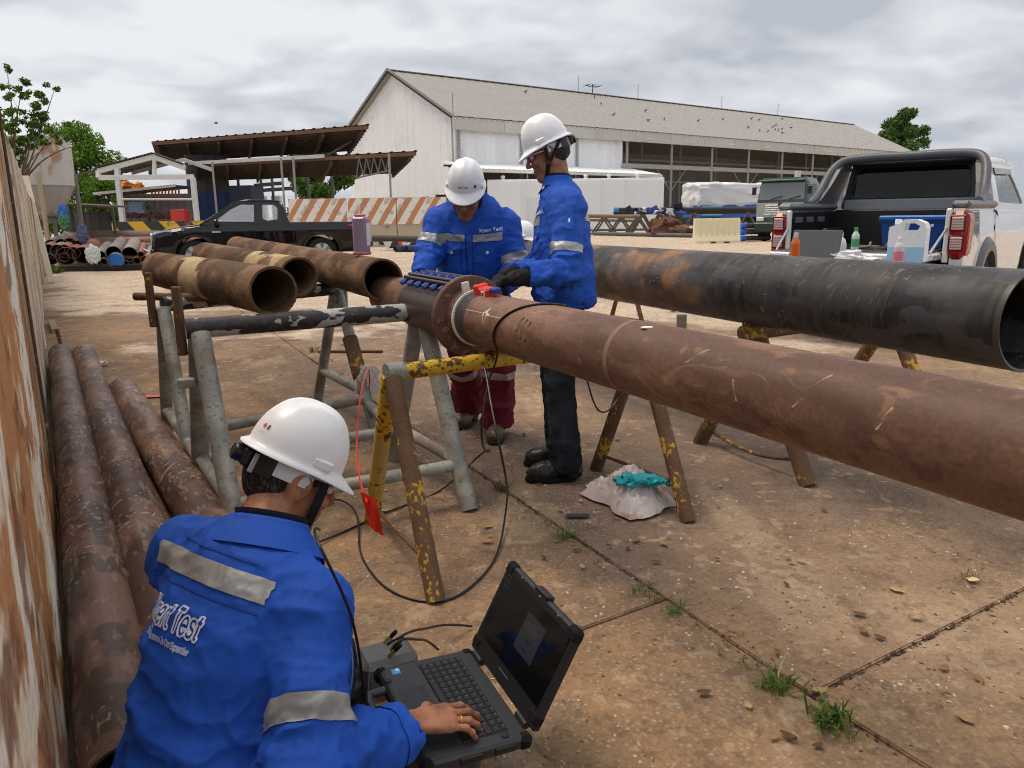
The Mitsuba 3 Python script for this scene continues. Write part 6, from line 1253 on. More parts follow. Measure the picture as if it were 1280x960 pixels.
lpart(k, 'hose', ML, tube(spline([(-1.0, -.95, 1.4), (-.98, -1.0, 2.3), (-1.1, -.9, 2.6), (-1.3, -.7, 2.3)], 14), [.05] * 14, 8), 'rubber', S(26, 26, 26)); lpart(k, 'exhaust', ML, join(rod((-.98, -.6, 1.2), (-.98, -.6, 2.55), .06), rod((-.98, -.3, 1.2), (-.98, -.3, 2.4), .04)), 'satin', S(206, 196, 186))
# ------------------------------------------------------------------ people
HA, HB, HZ = .115, .097, .130      # half length, half width and height of a hard hat's dome
BLUE, TAPE, SKINC = S(26, 78, 176), S(150, 152, 156), S(140, 92, 70)
def axes(f, u):
    f = unit(f); l = unit(np.cross(u, f)); return np.stack([f, l, np.cross(f, l)], 1)      # columns: forward, left, up
def union(ds, k):
    d = ds[0]
    for e in ds[1:]: d = smin(d, e, k)
    return d
def head_d(p, c, R):
    """A head: c the middle of the skull, R its axes."""
    q = (p - np.asarray(c, np.float32)) @ np.asarray(R, np.float32)
    e = lambda o, r: d_ell(q, o, r)
    d = e((-.012, 0, .03), (.094, .073, .088))
    d = smin(d, e((.028, 0, -.045), (.066, .060, .082)), .03)
    for s in (-1, 1): d = smin(d, d_cap(q, (.0, s * .050, -.062), (.066, s * .014, -.104), .018, .020), .022)
    d = smin(d, d_cap(q, (.070, -.010, -.106), (.070, .010, -.106), .019), .02)
    d = smin(d, d_cap(q, (.082, -.030, .022), (.082, .030, .022), .011), .018)
    for s in (-1, 1): d = smin(d, e((.068, s * .046, -.028), (.022, .02, .02)), .02)
    for s in (-1, 1): d = smax(d, -(np.linalg.norm(q - np.float32([.103, s * .032, .002]), axis=1) - .015), .012)
    d = smin(d, d_cap(q, (.094, 0, .008), (.114, 0, -.030), .007, .0105), .010)
    for s in (-1, 1): d = smin(d, e((.102, s * .011, -.034), (.012, .009, .008)), .006)
    d = smin(d, d_cap(q, (.089, -.018, -.064), (.089, .018, -.064), .0075), .006); d = smin(d, d_cap(q, (.086, -.015, -.077), (.086, .015, -.077), .0085), .006)
    for s in (-1, 1):
        ear = smax(e((-.004, s * .077, -.006), (.029, .011, .036)), -e((.002, s * .086, -.004), (.015, .009, .022)), .006)
        ear = smin(ear, d_cap(q, (.006, s * .078, -.016), (.010, s * .079, -.002), .005), .005)
        d = smin(d, ear, .008)
    return d
def fingers(W, d, n, th, s=1.0, curl=(.25, .5, .5), spread=.12, fat=0.0, tcurl=.3, lift=(0, 0, 0, 0)):
    """The capsules of a hand: W wrist, d towards the knuckles, n out of the palm, th the side of the thumb."""
    W = np.asarray(W, float); d = unit(d); th = unit(th - d * np.dot(th, d)); n = unit(n - d * np.dot(n, d) - th * np.dot(n, th)); C = []
    for i, (o, L, r) in enumerate(((.030, .92, .0090), (.010, 1.0, .0094), (-.011, .95, .0088), (-.030, .76, .0078))):
        b = W + d * (.088 - .006 * abs(i - 1)) * s + th * o * s; a = 0.0; dd = unit(d + th * spread * (1.5 - i) * .5); p = b
        C.append((W + d * .02 * s + th * o * .7 * s, b, .013 * s + fat, .0125 * s + fat))
        for j, (l, k) in enumerate(zip((.044, .027, .022), curl)):
            a += k * (1 - lift[i]); v = dd * math.cos(a) + n * math.sin(a); e = p + v * l * L * s
            C.append((p, e, (r - .0008 * j) * s + fat, (r - .0008 * (j + 1)) * s + fat)); p = e
    b = W + d * .028 * s + th * .028 * s + n * .006; m_ = b + (d * .55 + th * .75 + n * .3 * tcurl) * .042 * s; e = m_ + (d * .9 + th * .25 + n * tcurl) * .030 * s
    C += [(W + d * .012 * s, b, .016 * s + fat, .0145 * s + fat), (b, m_, .0135 * s + fat, .0105 * s + fat), (m_, e, .0105 * s + fat, .0085 * s + fat)]
    return C
def caps_d(p, C, k=.006):
    d = None
    for a, b, r0, r1 in C:
        e = d_cap(p, a, b, r0, r1); d = e if d is None else smin(d, e, k)
    return d
def bounds(C, pad): 
    P_ = np.array([c[0] for c in C] + [c[1] for c in C]); return P_.min(0) - pad, P_.max(0) + pad

def hard_hat(key, M, extra=True, ridge=True, name='hard_hat'):
    """Shell with ridges, brim and peak; x forward, z up, the head's crown at the origin's level + .0."""
    nphi, ne = 96, 30; ph = np.linspace(0, 2 * PI, nphi + 1)
    def prof(sc, dz):
        X = []
        for e in np.linspace(0, 1, ne):
            el = PI / 2 * (1 - e); r = math.cos(el) ** .86; z = HZ * math.sin(el) ** .92
            x, y = HA * r * np.cos(ph), HB * r * np.sin(ph)
            k = .0
            if ridge: k = .006 * np.exp(-(y / .013) ** 2) * (1 - np.exp(-((e - .0) / .25) ** 2) * .2) * np.clip((HA - .005 - np.abs(x)) / .03, 0, 1) + .0035 * (np.exp(-((np.abs(y) - .045) / .012) ** 2)) * np.clip((.088 - np.abs(x)) / .04, 0, 1) * (e < .8)
            X.append(np.stack([x * sc, y * sc, (z + k) * sc + dz + 0 * x], -1))
        return X
    X = prof(1, 0)
    f = np.clip(np.cos(ph), 0, 1)
    for t, dz in ((.5, -.004), (1, -.007)):
        w = (.010 + .040 * f ** 1.6 + .006 * np.clip(-np.cos(ph), 0, 1)) * t
        X.append(np.stack([(HA + w) * np.cos(ph), (HB + w * .8) * np.sin(ph), dz - .016 * f ** 2 * t * 1.2 - .004 * t + 0 * ph], -1))
    lip = X[-1].copy(); lip[:, 2] -= .0045; X.append(lip)
    inn = X[-3].copy(); inn[:, :2] *= .985; inn[:, 2] -= .006; X.append(inn)
    for r in prof(.965, -.004)[::-1]: X.append(r)
    m = grid_mesh(np.array(X)[:, ::-1]); m.merge_vertices()
    hk = part(key, name, place(m, M), 'hat_shell', S(226, 229, 234), smooth=40)
    def strip(a0, a1, z0, z1, rx, ry, bsdf, col, name, n=26, dx=0.0):
        a = np.linspace(a0, a1, n); Y = np.stack([np.stack([dx + rx * np.cos(a), ry * np.sin(a), z + 0 * a], -1) for z in (z0, z1)]); Yi = Y.copy(); Yi[..., :2] *= .97
        mm = join(grid_mesh(Y), grid_mesh(Yi[:, ::-1]), grid_mesh(np.stack([Y[1], Yi[1]])), grid_mesh(np.stack([Yi[0], Y[0]])))
        part(hk, name, place(mm, M), bsdf, col)
    if extra:
        strip(PI * .68, PI * 1.32, -.062, -.012, .107, .085, 'satin', S(24, 25, 27), 'rear_band')
        for s in (1, -1): strip(s * PI * .40, s * PI * .69, -.052, -.018, .105, .084, 'satin', S(206, 210, 216), 'side_band')
        strip(0, 2 * PI, -.02, .02, .104, .084, 'satin', S(40, 41, 44), 'sweat_band', 60)
        part(hk, 'ratchet', place(join(box(.022, .066, .042, (-.110, 0, -.04), b=.006), place(lathe([(.02, 0), (.02, .016), (.016, .02), (0, .02)], 20), mat((-.118, 0, -.04), x=V3(0, 1, 0), y=V3(0, 0, 1), z=V3(-1, 0, 0)))), M), 'satin', S(22, 22, 24))
        for s in (1, -1): part(hk, 'buckle', place(join(box(.012, .006, .045, (-.096, s * .042, -.045), b=.002), box(.05, .006, .01, (.045, s * .092, -.018), b=.002)), M), 'satin', S(150, 154, 160))
    for s in (1, -1): part(hk, 'side_lug', place(box(.05, .01, .022, (.03, s * (HB - .003), .012), b=.004), M), 'hat_shell', S(220, 223, 228))
    return hk
scene['hat_shell'] = two(principled(VC, .28, specular=.5))
def ribbon(pts, nrm, w, t=.002):
    p = np.asarray(pts, float); tg = unit(np.gradient(p, axis=0)); s = unit(np.cross(tg, nrm)); nn = unit(np.cross(s, tg))
    A = np.stack([p + s * w / 2 + nn * t, p - s * w / 2 + nn * t]); B = np.stack([p + s * w / 2 - nn * t, p - s * w / 2 - nn * t])
    return join(grid_mesh(A), grid_mesh(B[::-1]), grid_mesh(np.stack([B[0], A[0]])), grid_mesh(np.stack([A[1], B[1]])))
def boot(key, ankle, fwd, L, col, sole, name='boot', h=.13):
    f = unit(V3(fwd[0], fwd[1], 0)); l = V3(-f[1], f[0], 0); R = np.stack([f, l, up], 1); a = np.asarray(ankle, float) * [1, 1, 0]
    def fd(p):
        d = d_ell(p, a + f * .12 + up * .045, (.075, .048, .048), R)
        d = smin(d, d_cap(p, a + f * .09 + up * .058, a - f * .01 + up * .085, .040, .046), .03); d = smin(d, d_cap(p, a - f * .02 + up * .05, a + up * h, .043, .047), .03)
        d = smin(d, d_ell(p, a - f * .035 + up * .05, (.05, .042, .05), R), .02)
        d = smax(d, -(p[:, 2] - .012), .008); return smax(d, p[:, 2] - h, .008)
    m = mesh_sdf(fd, a - [.24, .24, .02], a + [.24, .24, .22], .006); m = fold(m, .004, .04, 3); k = part(key, name, m, 'satin', col, smooth=True)
    def fs(p):
        d = smin(d_ell(p, a + f * .115 + up * .015, (.090, .053, .05), R), d_box(p, a + f * .03 + up * .015, (.085, .042, .05), R, .04), .03); d = smax(d, p[:, 2] - .026, .004); return np.maximum(d, .002 - p[:, 2])
    part(k, 'sole', mesh_sdf(fs, a - [.24, .24, .01], a + [.24, .24, .05], .005), 'rubber', sole, smooth=40)
    for i in range(4): c = a + f * (.058 + .02 * i) + up * (.108 - .013 * i); part(k, 'lace', rod(c - l * .022, c + l * .022 + f * .006, .0032, n=6), 'matte', sole * 1.4)
    return k

# --- jacket of a figure: torso and sleeves in one cloth surface
def jacket(key, J, seed, res=.008, amp=.012, chest=(.135, .205), belly=(.135, .195), hem=None, cuffs=.03, col=BLUE, sl=1.0, shoulder=.072):
    Rt = J['R']; sh = [J['shL'], J['shR']]; nb, ch, pv = J['neck'], J['chest'], J['pelvis']
    spine = unit(nb - pv); Rs = np.stack([unit(Rt[:, 0] - spine * (Rt[:, 0] @ spine)), Rt[:, 1], spine], 1); Rs[:, 1] = np.cross(spine, Rs[:, 0])
    Lg = np.linalg.norm(nb - pv)
    def fd(p):
        d = d_ell(p, ch, (chest[0], chest[1], Lg * .52), Rs)
        d = smin(d, d_ell(p, (pv * .72 + ch * .28), (belly[0], belly[1], Lg * .60), Rs), .08); d = smin(d, d_ell(p, pv - spine * .02, (belly[0] * .98, belly[1] * 1.02, .15), Rs), .08)
        for s, e, w in ((sh[0], J['elL'], J['wrL']), (sh[1], J['elR'], J['wrR'])):
            d = smin(d, d_cap(p, nb - spine * .045 + (s - nb) * .25, s, .062, shoulder), .07)
            arm = smin(d_cap(p, s, e, .074 * sl, .060 * sl), d_cap(p, e, w, .061 * sl, .047 * sl), .02)
            d = smin(d, arm, .035)
        for s, e, w in ((sh[0], J['elL'], J['wrL']), (sh[1], J['elR'], J['wrR'])):
            ax = unit(w - e); near = np.linalg.norm(p - w, axis=1) < .16; cut = d_plane(p, w - ax * cuffs, ax); d = np.where(near, np.maximum(d, cut), d)
            hole = np.maximum(d_cap(p, w - ax * .06, w + ax * .1, .036 * sl), -(p - (w - ax * (cuffs + .028))) @ ax.astype(np.float32)); d = np.maximum(d, -hole)
        d = np.maximum(d, -d_cap(p, nb - spine * .03 + Rs[:, 0] * .02, nb + spine * .2 + Rs[:, 0] * .05, J.get('nk', .062), .10))
        if hem is not None: d = np.maximum(d, -d_plane(p, hem, spine * .3 + up * .7))
        return d
    P_ = np.array([nb, ch, pv, *sh, J['elL'], J['elR'], J['wrL'], J['wrR']])
    m = mesh_sdf(fd, P_.min(0) - .26, P_.max(0) + .22, res)
    def mk(v):
        w = .55 + 0 * v[:, 0]
        for e in (J['elL'], J['elR']): w += .8 * np.exp(-(np.linalg.norm(v - e, axis=1) / .12) ** 2)
        return w + .4 * np.exp(-(((v - pv) @ spine) / .16) ** 2)
    m = fold(m, amp, .13, seed, (1, 1, .75), mk); m = fold(m, amp * .55, .055, seed + 9, (1, 1, 1.8), mk)
    k = part(key, 'jacket', m, 'cloth', col, smooth=True)
    J['jm'], J['Rs'], J['spine'], J['jk'] = m, Rs, spine, k
    return m
def arm_band(J, a, b, t, w=.05, col=TAPE, bsdf='reflective', name='sleeve_band'):
    d = unit(b - a); c = a + (b - a) * t; m = J['jm']; v = m.vertices; s = (v - c) @ d; rad = np.linalg.norm(v - c - s[:, None] * d, axis=1)
    rn = (v - c - s[:, None] * d) / (rad[:, None] + 1e-9); near = (rad < .118) & (np.abs(s) < .12) & ((vnorm(m) * rn).sum(1) > .45); fm = near[m.faces].all(1); sub = trimesh.Trimesh(v, m.faces[fm], process=False); nv = trimesh.Trimesh(v + vnorm(m) * .003, m.faces[fm], process=False)
    nv.remove_unreferenced_vertices()
    r = nv.slice_plane(c - d * w / 2, d).slice_plane(c + d * w / 2, -d); r2 = r.split(only_watertight=False) if len(r.faces) else []
    if len(r.faces): part(J['jk'], name, r, bsdf, col, smooth=True)
def collar(J, key, r0, r1, h, a0, a1, tilt, col=BLUE, name='collar', n=40, out=.03):
    """A folded-down shirt collar about the neck: from angle a0 to a1 round the neck (0 = forward)."""
    Rs, c = J['Rs'], J['neck'] + J['spine'] * .015 + J['Rs'][:, 0] * .012; a = np.linspace(a0, a1, n); rows = []
    for rr, z in ((r0, -.03), (r0 + .002, h * .5), (r0 + .005, h), (r0 + .012, h + .002), (r1, h * .2), (r1 + out * .55, -.022), (r1 + out, -.018 - tilt)):
        ex = (np.abs(np.linspace(-1, 1, n)) > .8) * (np.abs(np.linspace(-1, 1, n)) - .8) * .16 * (rr > r0 + .004)
        rows.append(c + np.outer((rr) * np.cos(a), Rs[:, 0]) + np.outer((rr * 1.12) * np.sin(a), Rs[:, 1]) + np.outer(z - ex + .0 * a, Rs[:, 2]))
    X = np.array(rows); return part(J['jk'], name, grid_mesh(X).subdivide(), 'cloth', col, smooth=True)
def quad(x0, y0, x1, y1): return sbox(min(x0, x1), min(y0, y1), max(x0, x1), max(y0, y1))
def trousers(key, J, seed, bsdf, col, thigh=.088, knee=.070, hem=.072, rise=.0, cut=.10, fa=.009):
    def fd(p):
        d = d_ell(p, J['pelvis'] - up * .02, (.098, .135, .13), J['R'])
        for h, k, a in ((J['hpL'], J['knL'], J['anL']), (J['hpR'], J['knR'], J['anR'])):
            d = smin(d, smin(d_cap(p, h, k, thigh, knee), d_cap(p, k, a, knee, hem), .02), .045)
        d = np.maximum(d, cut - p[:, 2]) if cut is not None else d
        return np.maximum(d, d_plane(p, J['pelvis'] + up * .1, up))
    P_ = np.array([J[q] for q in ('pelvis', 'hpL', 'hpR', 'knL', 'knR', 'anL', 'anR')])
    m = mesh_sdf(fd, P_.min(0) - .18, P_.max(0) + .18, .009)
    mk = lambda v: .6 + 1.0 * np.exp(-((v[:, 2] - .18) / .12) ** 2) + .8 * np.exp(-((v[:, 2] - J['knL'][2]) / .12) ** 2)
    m = fold(m, fa, .12, seed, (1, 1, 1.3), mk); m = fold(m, fa * .35, .05, seed + 4, (1, 1, 1.5), mk)
    k = part(key, 'trousers', m, bsdf, col if col is not None else None, smooth=True); J['tm'], J['tk'] = m, k
    return m
def body(key, J, hands, res=.006):
    """The one continuous skin surface: head, neck, trunk, arms, legs and the bare hand."""
    R = J['HR']; hc = J['head']
    def fd(p):
        d = head_d(p, hc, R)
        d = smin(d, d_cap(p, hc + R @ V3(-.022, 0, -.05), J['neck'] - J['spine'] * .02, .054, .060), .03)
        d = smin(d, d_cap(p, J['neck'] - J['spine'] * .06, J['pelvis'], .08, .09), .03)
        for s in 'LR':
            d = smin(d, d_cap(p, J['neck'] - J['spine'] * .07, J['sh' + s], .035, .04), .02); d = smin(d, d_cap(p, J['sh' + s], J['el' + s], .040, .034), .015); d = smin(d, d_cap(p, J['el' + s], J['wr' + s], .036, .026), .015)
            d = smin(d, d_cap(p, J['hp' + s], J['kn' + s], .06, .045), .03); d = smin(d, d_cap(p, J['kn' + s], J['an' + s], .045, .034), .02)
        for C in hands: d = smin(d, caps_d(p, C), .010)
        return d
    P_ = np.array([J[q] for q in J if isinstance(J[q], np.ndarray) and J[q].shape == (3,)] + [c[1] for C in hands for c in C])
    m = mesh_sdf(fd, P_.min(0) - .2, P_.max(0) + .2, res)
    part(key, 'body', m, 'skin', smooth=True)
    for s in (-1, 1):
        e = part(key, 'eye', trimesh.creation.icosphere(3, .0118).apply_translation(hc + R @ V3(.0815, s * .032, .002)), 'gloss', S(226, 220, 212), smooth=True)
        part(e, 'iris', trimesh.creation.icosphere(3, .0062).apply_translation(hc + R @ V3(.0885, s * .032, -.001)), 'gloss', S(34, 24, 20), smooth=True)
        part(key, 'eyebrow', tube(spline([hc + R @ V3(.094, s * .012, .026), hc + R @ V3(.092, s * .03, .031), hc + R @ V3(.078, s * .048, .026)], 8), [.003, .0042, .0045, .0045, .004, .0035, .003, .002], 6), 'matte', S(28, 24, 22))
    part(key, 'lips', tube(spline([hc + R @ V3(.0885, -.022, -.0705), hc + R @ V3(.0955, 0, -.0695), hc + R @ V3(.0885, .022, -.0705)], 9), [.002, .0035, .0045, .005, .005, .005, .0045, .0035, .002], 8), 'satin', S(126, 72, 64))
def hair(key, J, seed, col, zmax=.06, zmin=-.07, back=.02, grow=.002, res=.0035):
    R, hc = J['HR'], J['head']
    def fd(p):
        q = (p - np.asarray(hc, np.float32)) @ np.asarray(R, np.float32); d = d_ell(q, (-.012, 0, .03), (.098 + grow, .076 + grow, .092 + grow)); d = smin(d, d_ell(q, (-.035, 0, -.02), (.07 + grow * .6, .062 + grow * .8, .075)), .03)
        hl = zmin + .045 * np.clip((q[:, 0] + .05) / .05, 0, 1) + .012 * np.cos(q[:, 1] * 60)
        d = np.maximum(d, hl - q[:, 2]); d = np.maximum(d, q[:, 2] - zmax); d = np.maximum(d, q[:, 0] - back - .03 * (q[:, 2] > .0)); 
        return d + .0022 * (meshkit.noise(p * 260 * np.float32([1, 1, .35]), seed) - .5) + .0015 * (meshkit.noise(p * 500, seed) - .5)
    m = mesh_sdf(fd, hc - .16, hc + .16, res, newton=0); part(key, 'hair', m, 'hair_mat', smooth=True)
scene['hair_mat'] = two(principled(proc(lambda p, n, uv: mix(S(22, 20, 20), S(74, 68, 66), smoothstep(.5, .8, noise(p.x * 420, p.y * 420, p.z * 90)))), .65, specular=.4))
def glove(key, C, name='glove', col=S(22, 22, 25), seed=2, cuff=None):
    lo, hi = bounds(C, .05); m = mesh_sdf(lambda p: caps_d(p, C, .007), lo, hi, .004); m = fold(m, .0035, .03, seed); k = part(key, name, m, 'matte', col, smooth=True)
    return k

# ================= the standing man at the right, in profile
P1 = 'person'; new('person'); lab(P1, 'standing man in blue jacket, dark jeans and white hard hat, seen in profile', 'person')
J = {}
R0 = axes((-.97, .16, 0), up); J['R'] = R0
J['pelvis'] = PX(706, 402, 3.78); J['pelvis'][2] = .93; J['neck'] = PX(699, 232, 3.72); J['chest'] = PX(703, 290, 3.74)
J['shL'], J['shR'] = PX(711, 258, 3.56), PX(696, 256, 3.90); J['elL'], J['elR'] = PX(706, 339, 3.48), PX(676, 335, 3.88)
J['wrL'], J['wrR'] = PX(652, 347, 3.36), PX(640, 342, 3.62)
J['head'] = PX(684, 190, 3.70); J['HR'] = axes((-.90, -.02, -.36), up); J['nk'] = .058
J['hpL'], J['hpR'] = J['pelvis'] + V3(.01, -.085, -.06), J['pelvis'] + V3(-.01, .085, -.06)
J['anL'], J['anR'] = G(707, 600) * [1, 1, 0] + up * .10, G(702, 580) * [1, 1, 0] + up * .10
J['knL'], J['knR'] = (J['hpL'] + J['anL']) / 2 + V3(-.035, 0, .02), (J['hpR'] + J['anR']) / 2 + V3(-.03, 0, .02)
jm = jacket(P1, J, 3, amp=.013, chest=(.122, .185), belly=(.128, .172), hem=J['pelvis'] - up * .075, sl=.98)
pb = axes((-1, .1, 0), up)
trousers(P1, J, 21, 'denim', None, .080, .070, .074, cut=.055)
Lh = fingers(J['wrL'] + unit(J['wrL'] - J['elL']) * .01, V3(-.95, -.25, -.12), V3(-.15, -.05, -1), V3(.0, .9, -.1), 1.0, (.35, .75, .6), fat=.0045)
Rh = fingers(J['wrR'], V3(-.8, -.5, -.25), V3(0, 0, -1), V3(0, -1, 0), 1.0, (.4, .6, .5), fat=.0045)
thin = lambda C: [(a, b, r - .005, q - .005) for a, b, r, q in C]
body(P1, J, [thin(Lh), thin(Rh)])
hair(P1, J, 5, None, .05, -.06, .0)
for nm, C, w_, e_ in (('glove', Lh, J['wrL'], J['elL']), ('glove', Rh, J['wrR'], J['elR'])):
    ax = unit(w_ - e_); glove(P1, C + [(w_ - ax * .02, w_ + ax * .045, .036, .034)])
for s in 'LR': boot(P1, J['an' + s], (-.98, -.08, 0), .27, S(30, 31, 34), S(22, 22, 23), h=.12)
HM = np.eye(4); HM[:3, :3] = axes((-.91, -.02, -.40), up); HM[:3, 3] = J['head'] + J['HR'] @ V3(-.010, 0, .044)
hk = hard_hat(P1, HM); R = J['HR']; hc = J['head']
for s in (1,-1):
    part(hk, 'chin_strap', ribbon(spline([hc + R @ V3(.012, s * .088, .05), hc + R @ V3(.012, s * .090, .0), hc + R @ V3(.026, s * .077, -.06), hc + R @ V3(.056, s * .040, -.115), hc + R @ V3(.07, 0, -.127)], 20), R @ V3(.2, s, -.2), .019), 'matte', S(24, 24, 26))
    part(hk, 'chin_strap', ribbon(spline([hc + R @ V3(-.07, s * .082, .03), hc + R @ V3(-.02, s * .092, -.02), hc + R @ V3(.024, s * .080, -.055)], 12), R @ V3(.1, s, 0), .017), 'matte', S(24, 24, 26))
    part(hk, 'strap_slide', place(box(.022, .008, .026, b=.003), mat(hc + R @ V3(.022, s * .086, -.05), x=R[:, 0], y=R[:, 1])), 'satin', S(30, 30, 32))
gl = new(P1 + '__safety_glasses')
for s in (1, -1):
    a_ = np.linspace(-.75, .75, 9); X = np.stack([np.stack([.112 - .022 * (1 - np.cos(a_)) - .008 * (z < 0), s * (.034 + .030 * np.sin(a_)), .004 + z + 0 * a_], -1) for z in (-.022, 0, .018)])
    part(gl, 'lens', grid_mesh(np.einsum('ij,abj->abi', R, X) + hc), 'clear_pane', smooth=True)
    part(gl, 'temple', tube([hc + R @ V3(.104, s * .064, .012), hc + R @ V3(.05, s * .083, .010), hc + R @ V3(-.01, s * .085, .006)], [.0026] * 3, 6), 'satin', S(196, 200, 204))
    part(gl, 'rim', tube(spline([hc + R @ V3(.113, s * .006, .022), hc + R @ V3(.114, s * .034, .024), hc + R @ V3(.104, s * .064, .018)], 9), [.0026] * 9, 6), 'satin', S(206, 208, 212))
collar(J, P1, .064, .078, .018, .45, 2 * PI - .45, .01, out=.022, col=BLUE * 1.1)
collar(J, P1, .058, .060, .03, .5, 2 * PI - .5, .0, out=.004, col=S(22, 26, 44), name='inner_collar')
arm_band(J, J['shL'], J['elL'], .70, .045); arm_band(J, J['shR'], J['elR'], .70, .045)
sp_, Rs = J['spine'], J['Rs']; JJ = J
cy = J['chest'] + sp_ * .085
# tape round the chest and back, between the sleeves
def torso_band(J, z, w=.045, half=.16, col=TAPE, side=0, c=None, ax=None, bsdf='reflective', name=None, off=.003):
    m, Rs = J['jm'], J['Rs']; c = J['chest'] + J['spine'] * z if c is None else c; ax = J['spine'] if ax is None else ax; v = m.vertices - c; keep = (np.abs(v @ Rs[:, 1]) < half) & (np.abs(v @ Rs[:, 2]) < .1) & (np.abs(v @ Rs[:, 0]) < .22)
    if side: keep &= (v @ Rs[:, 0]) * side > 0
    fm = keep[m.faces].all(1); nv = trimesh.Trimesh(m.vertices + vnorm(m) * off, m.faces[fm], process=False); nv.remove_unreferenced_vertices()
    r = nv.slice_plane(c - ax * w / 2, ax).slice_plane(c + ax * w / 2, -ax)
    if len(r.faces): part(J['jk'], name or ('chest_band' if side >= 0 else 'back_band'), r, bsdf, col, smooth=True)
torso_band(J, .055, .042, .16, side=-1); torso_band(J, .045, .042, .13, side=1)
fr = lambda J, s: (J['chest'], Rs[:, 1] * -1, Rs[:, 2])
side_o = J['chest']; xs, ys = -Rs[:, 0] * 1.0, Rs[:, 2]
# on his left side, which faces the camera: pen pocket with a pen, hem snaps
sx = unit(J['R'][:, 0] * -1); o_ = J['shL'] + (J['elL'] - J['shL']) * .25; ax_ = unit(J['shL'] - J['elL']); nn_ = V3(0, -1, 0); xx_ = unit(np.cross(ax_, nn_)) * -1
part(J['jk'], 'pen_pocket', drape(quad(-.022, -.07, .022, .045), o_, xx_ if np.cross(xx_, ax_) @ nn_ > 0 else -xx_, ax_, jm, .001, .003), 'cloth', BLUE * 1.05, smooth=30)
pn = part(J['jk'], 'pen', rod(o_ + nn_ * .083 + ax_ * .0, o_ + nn_ * .078 + ax_ * .075, .0045, n=8), 'satin', S(220, 224, 232))
ho = J['pelvis'] - up * .045
part(J['jk'], 'hem_band', drape(quad(-.15, -.026, .15, .03), ho, V3(1, 0, 0), up, jm, .001, .003), 'cloth', BLUE * .95, smooth=30)
for x_ in (-.03, .075): part(J['jk'], 'snap', drape(Point(x_, .0).buffer(.009), ho, V3(1, 0, 0), up, jm, .005, .002), 'metal', S(70, 72, 80))
cw = J['wrL'] - unit(J['wrL'] - J['elL']) * .055; ax2 = unit(J['wrL'] - J['elL']); 
part(J['jk'], 'snap', drape(Point(.0, -.02).buffer(.008), cw, V3(1, 0, 0), up, jm, .003, .002), 'metal', S(60, 62, 70))
fo, fx_, fy_ = J['chest'], -Rs[:, 1], sp_                     # his front
part(J['jk'], 'placket', drape(quad(-.02, -.33, .02, .13), fo, fx_ if np.cross(fx_, fy_) @ Rs[:, 0] > 0 else -fx_, fy_, jm, .001, .004), 'cloth', BLUE * .93, smooth=30)
fxx = fx_ if np.cross(fx_, fy_) @ Rs[:, 0] > 0 else -fx_
lx = 1 if fxx @ Rs[:, 1] > 0 else -1
for s in (-1, 1): part(J['jk'], 'pocket_flap', drape(Polygon([(s * .045, .02), (s * .145, .02), (s * .145, -.035), (s * .095, -.05), (s * .045, -.035)]), fo, fxx, fy_, jm, .002, .004), 'cloth', BLUE * .97, smooth=30); part(J['jk'], 'snap', drape(Point(s * .095, -.03).buffer(.008), fo, fxx, fy_, jm, .006, .002), 'satin', S(214, 218, 224))
tx = text_poly('Xpert Test', .017, bold=True); bb = tx.bounds; tx = affinity.translate(tx, lx * .10 - (bb[2] - bb[0]) / 2, .075)
part(J['jk'], 'lettering', drape(tx, fo, fxx, fy_, jm, .002, .001, step=.02), 'satin', S(214, 220, 230), smooth=False)
# denim seam stitches
# ================= the stooping man who faces the camera
P2 = new('person'); lab(P2, 'man in blue jacket and maroon trousers bending over the clamp, face under his white hat', 'person')
J = {}; R0 = axes((-.12, -.98, 0), up); J['R'] = R0
J['pelvis'] = PX(596, 392, 4.42); J['neck'] = PX(590, 262, 4.18); J['chest'] = PX(592, 308, 4.23)
J['shR'], J['shL'] = PX(550, 276, 4.20), PX(632, 281, 4.20); J['elR'], J['elL'] = PX(534, 322, 4.12), PX(647, 337, 4.18); J['wrR'], J['wrL'] = PX(525, 350, 3.98), PX(622, 364, 3.95)
J['head'] = PX(583, 241, 4.03); J['HR'] = axes((-.10, -.80, -.56), V3(0, -.5, .8)); J['nk'] = .060
J['hpR'], J['hpL'] = J['pelvis'] + V3(-.095, .0, -.06), J['pelvis'] + V3(.095, .01, -.06)
J['anR'], J['anL'] = G(588, 528) * [1, 1, 0] + up * .10, G(621, 545) * [1, 1, 0] + up * .10
J['knR'], J['knL'] = (J['hpR'] + J['anR']) / 2 + V3(-.01, -.06, .02), (J['hpL'] + J['anL']) / 2 + V3(.02, -.06, .02)
jm = jacket(P2, J, 7, amp=.015, chest=(.135, .205), belly=(.15, .195), hem=J['pelvis'] - up * .04, sl=1.0)
trousers(P2, J, 33, 'cloth', S(104, 22, 44), .092, .084, .092, cut=.07, fa=.012)
Rh = fingers(J['wrR'], V3(-.1, -.8, -.45), V3(0, -.3, -1), V3(1, 0, 0), 1.0, (.5, .7, .5), fat=.0045); Lh = fingers(J['wrL'], V3(-.5, -.8, -.2), V3(0, -.2, -1), V3(-1, 0, 0), 1.0, (.4, .7, .5), fat=.0045)
body(P2, J, [thin(Lh), thin(Rh)])
hair(P2, J, 6, None, .05, -.05, .0)
for C, w_, e_ in ((Rh, J['wrR'], J['elR']), (Lh, J['wrL'], J['elL'])):
    ax = unit(w_ - e_); gk = glove(P2, C + [(w_ - ax * .015, w_ + ax * .04, .036, .034)])
ax = unit(J['wrR'] - J['elR'])
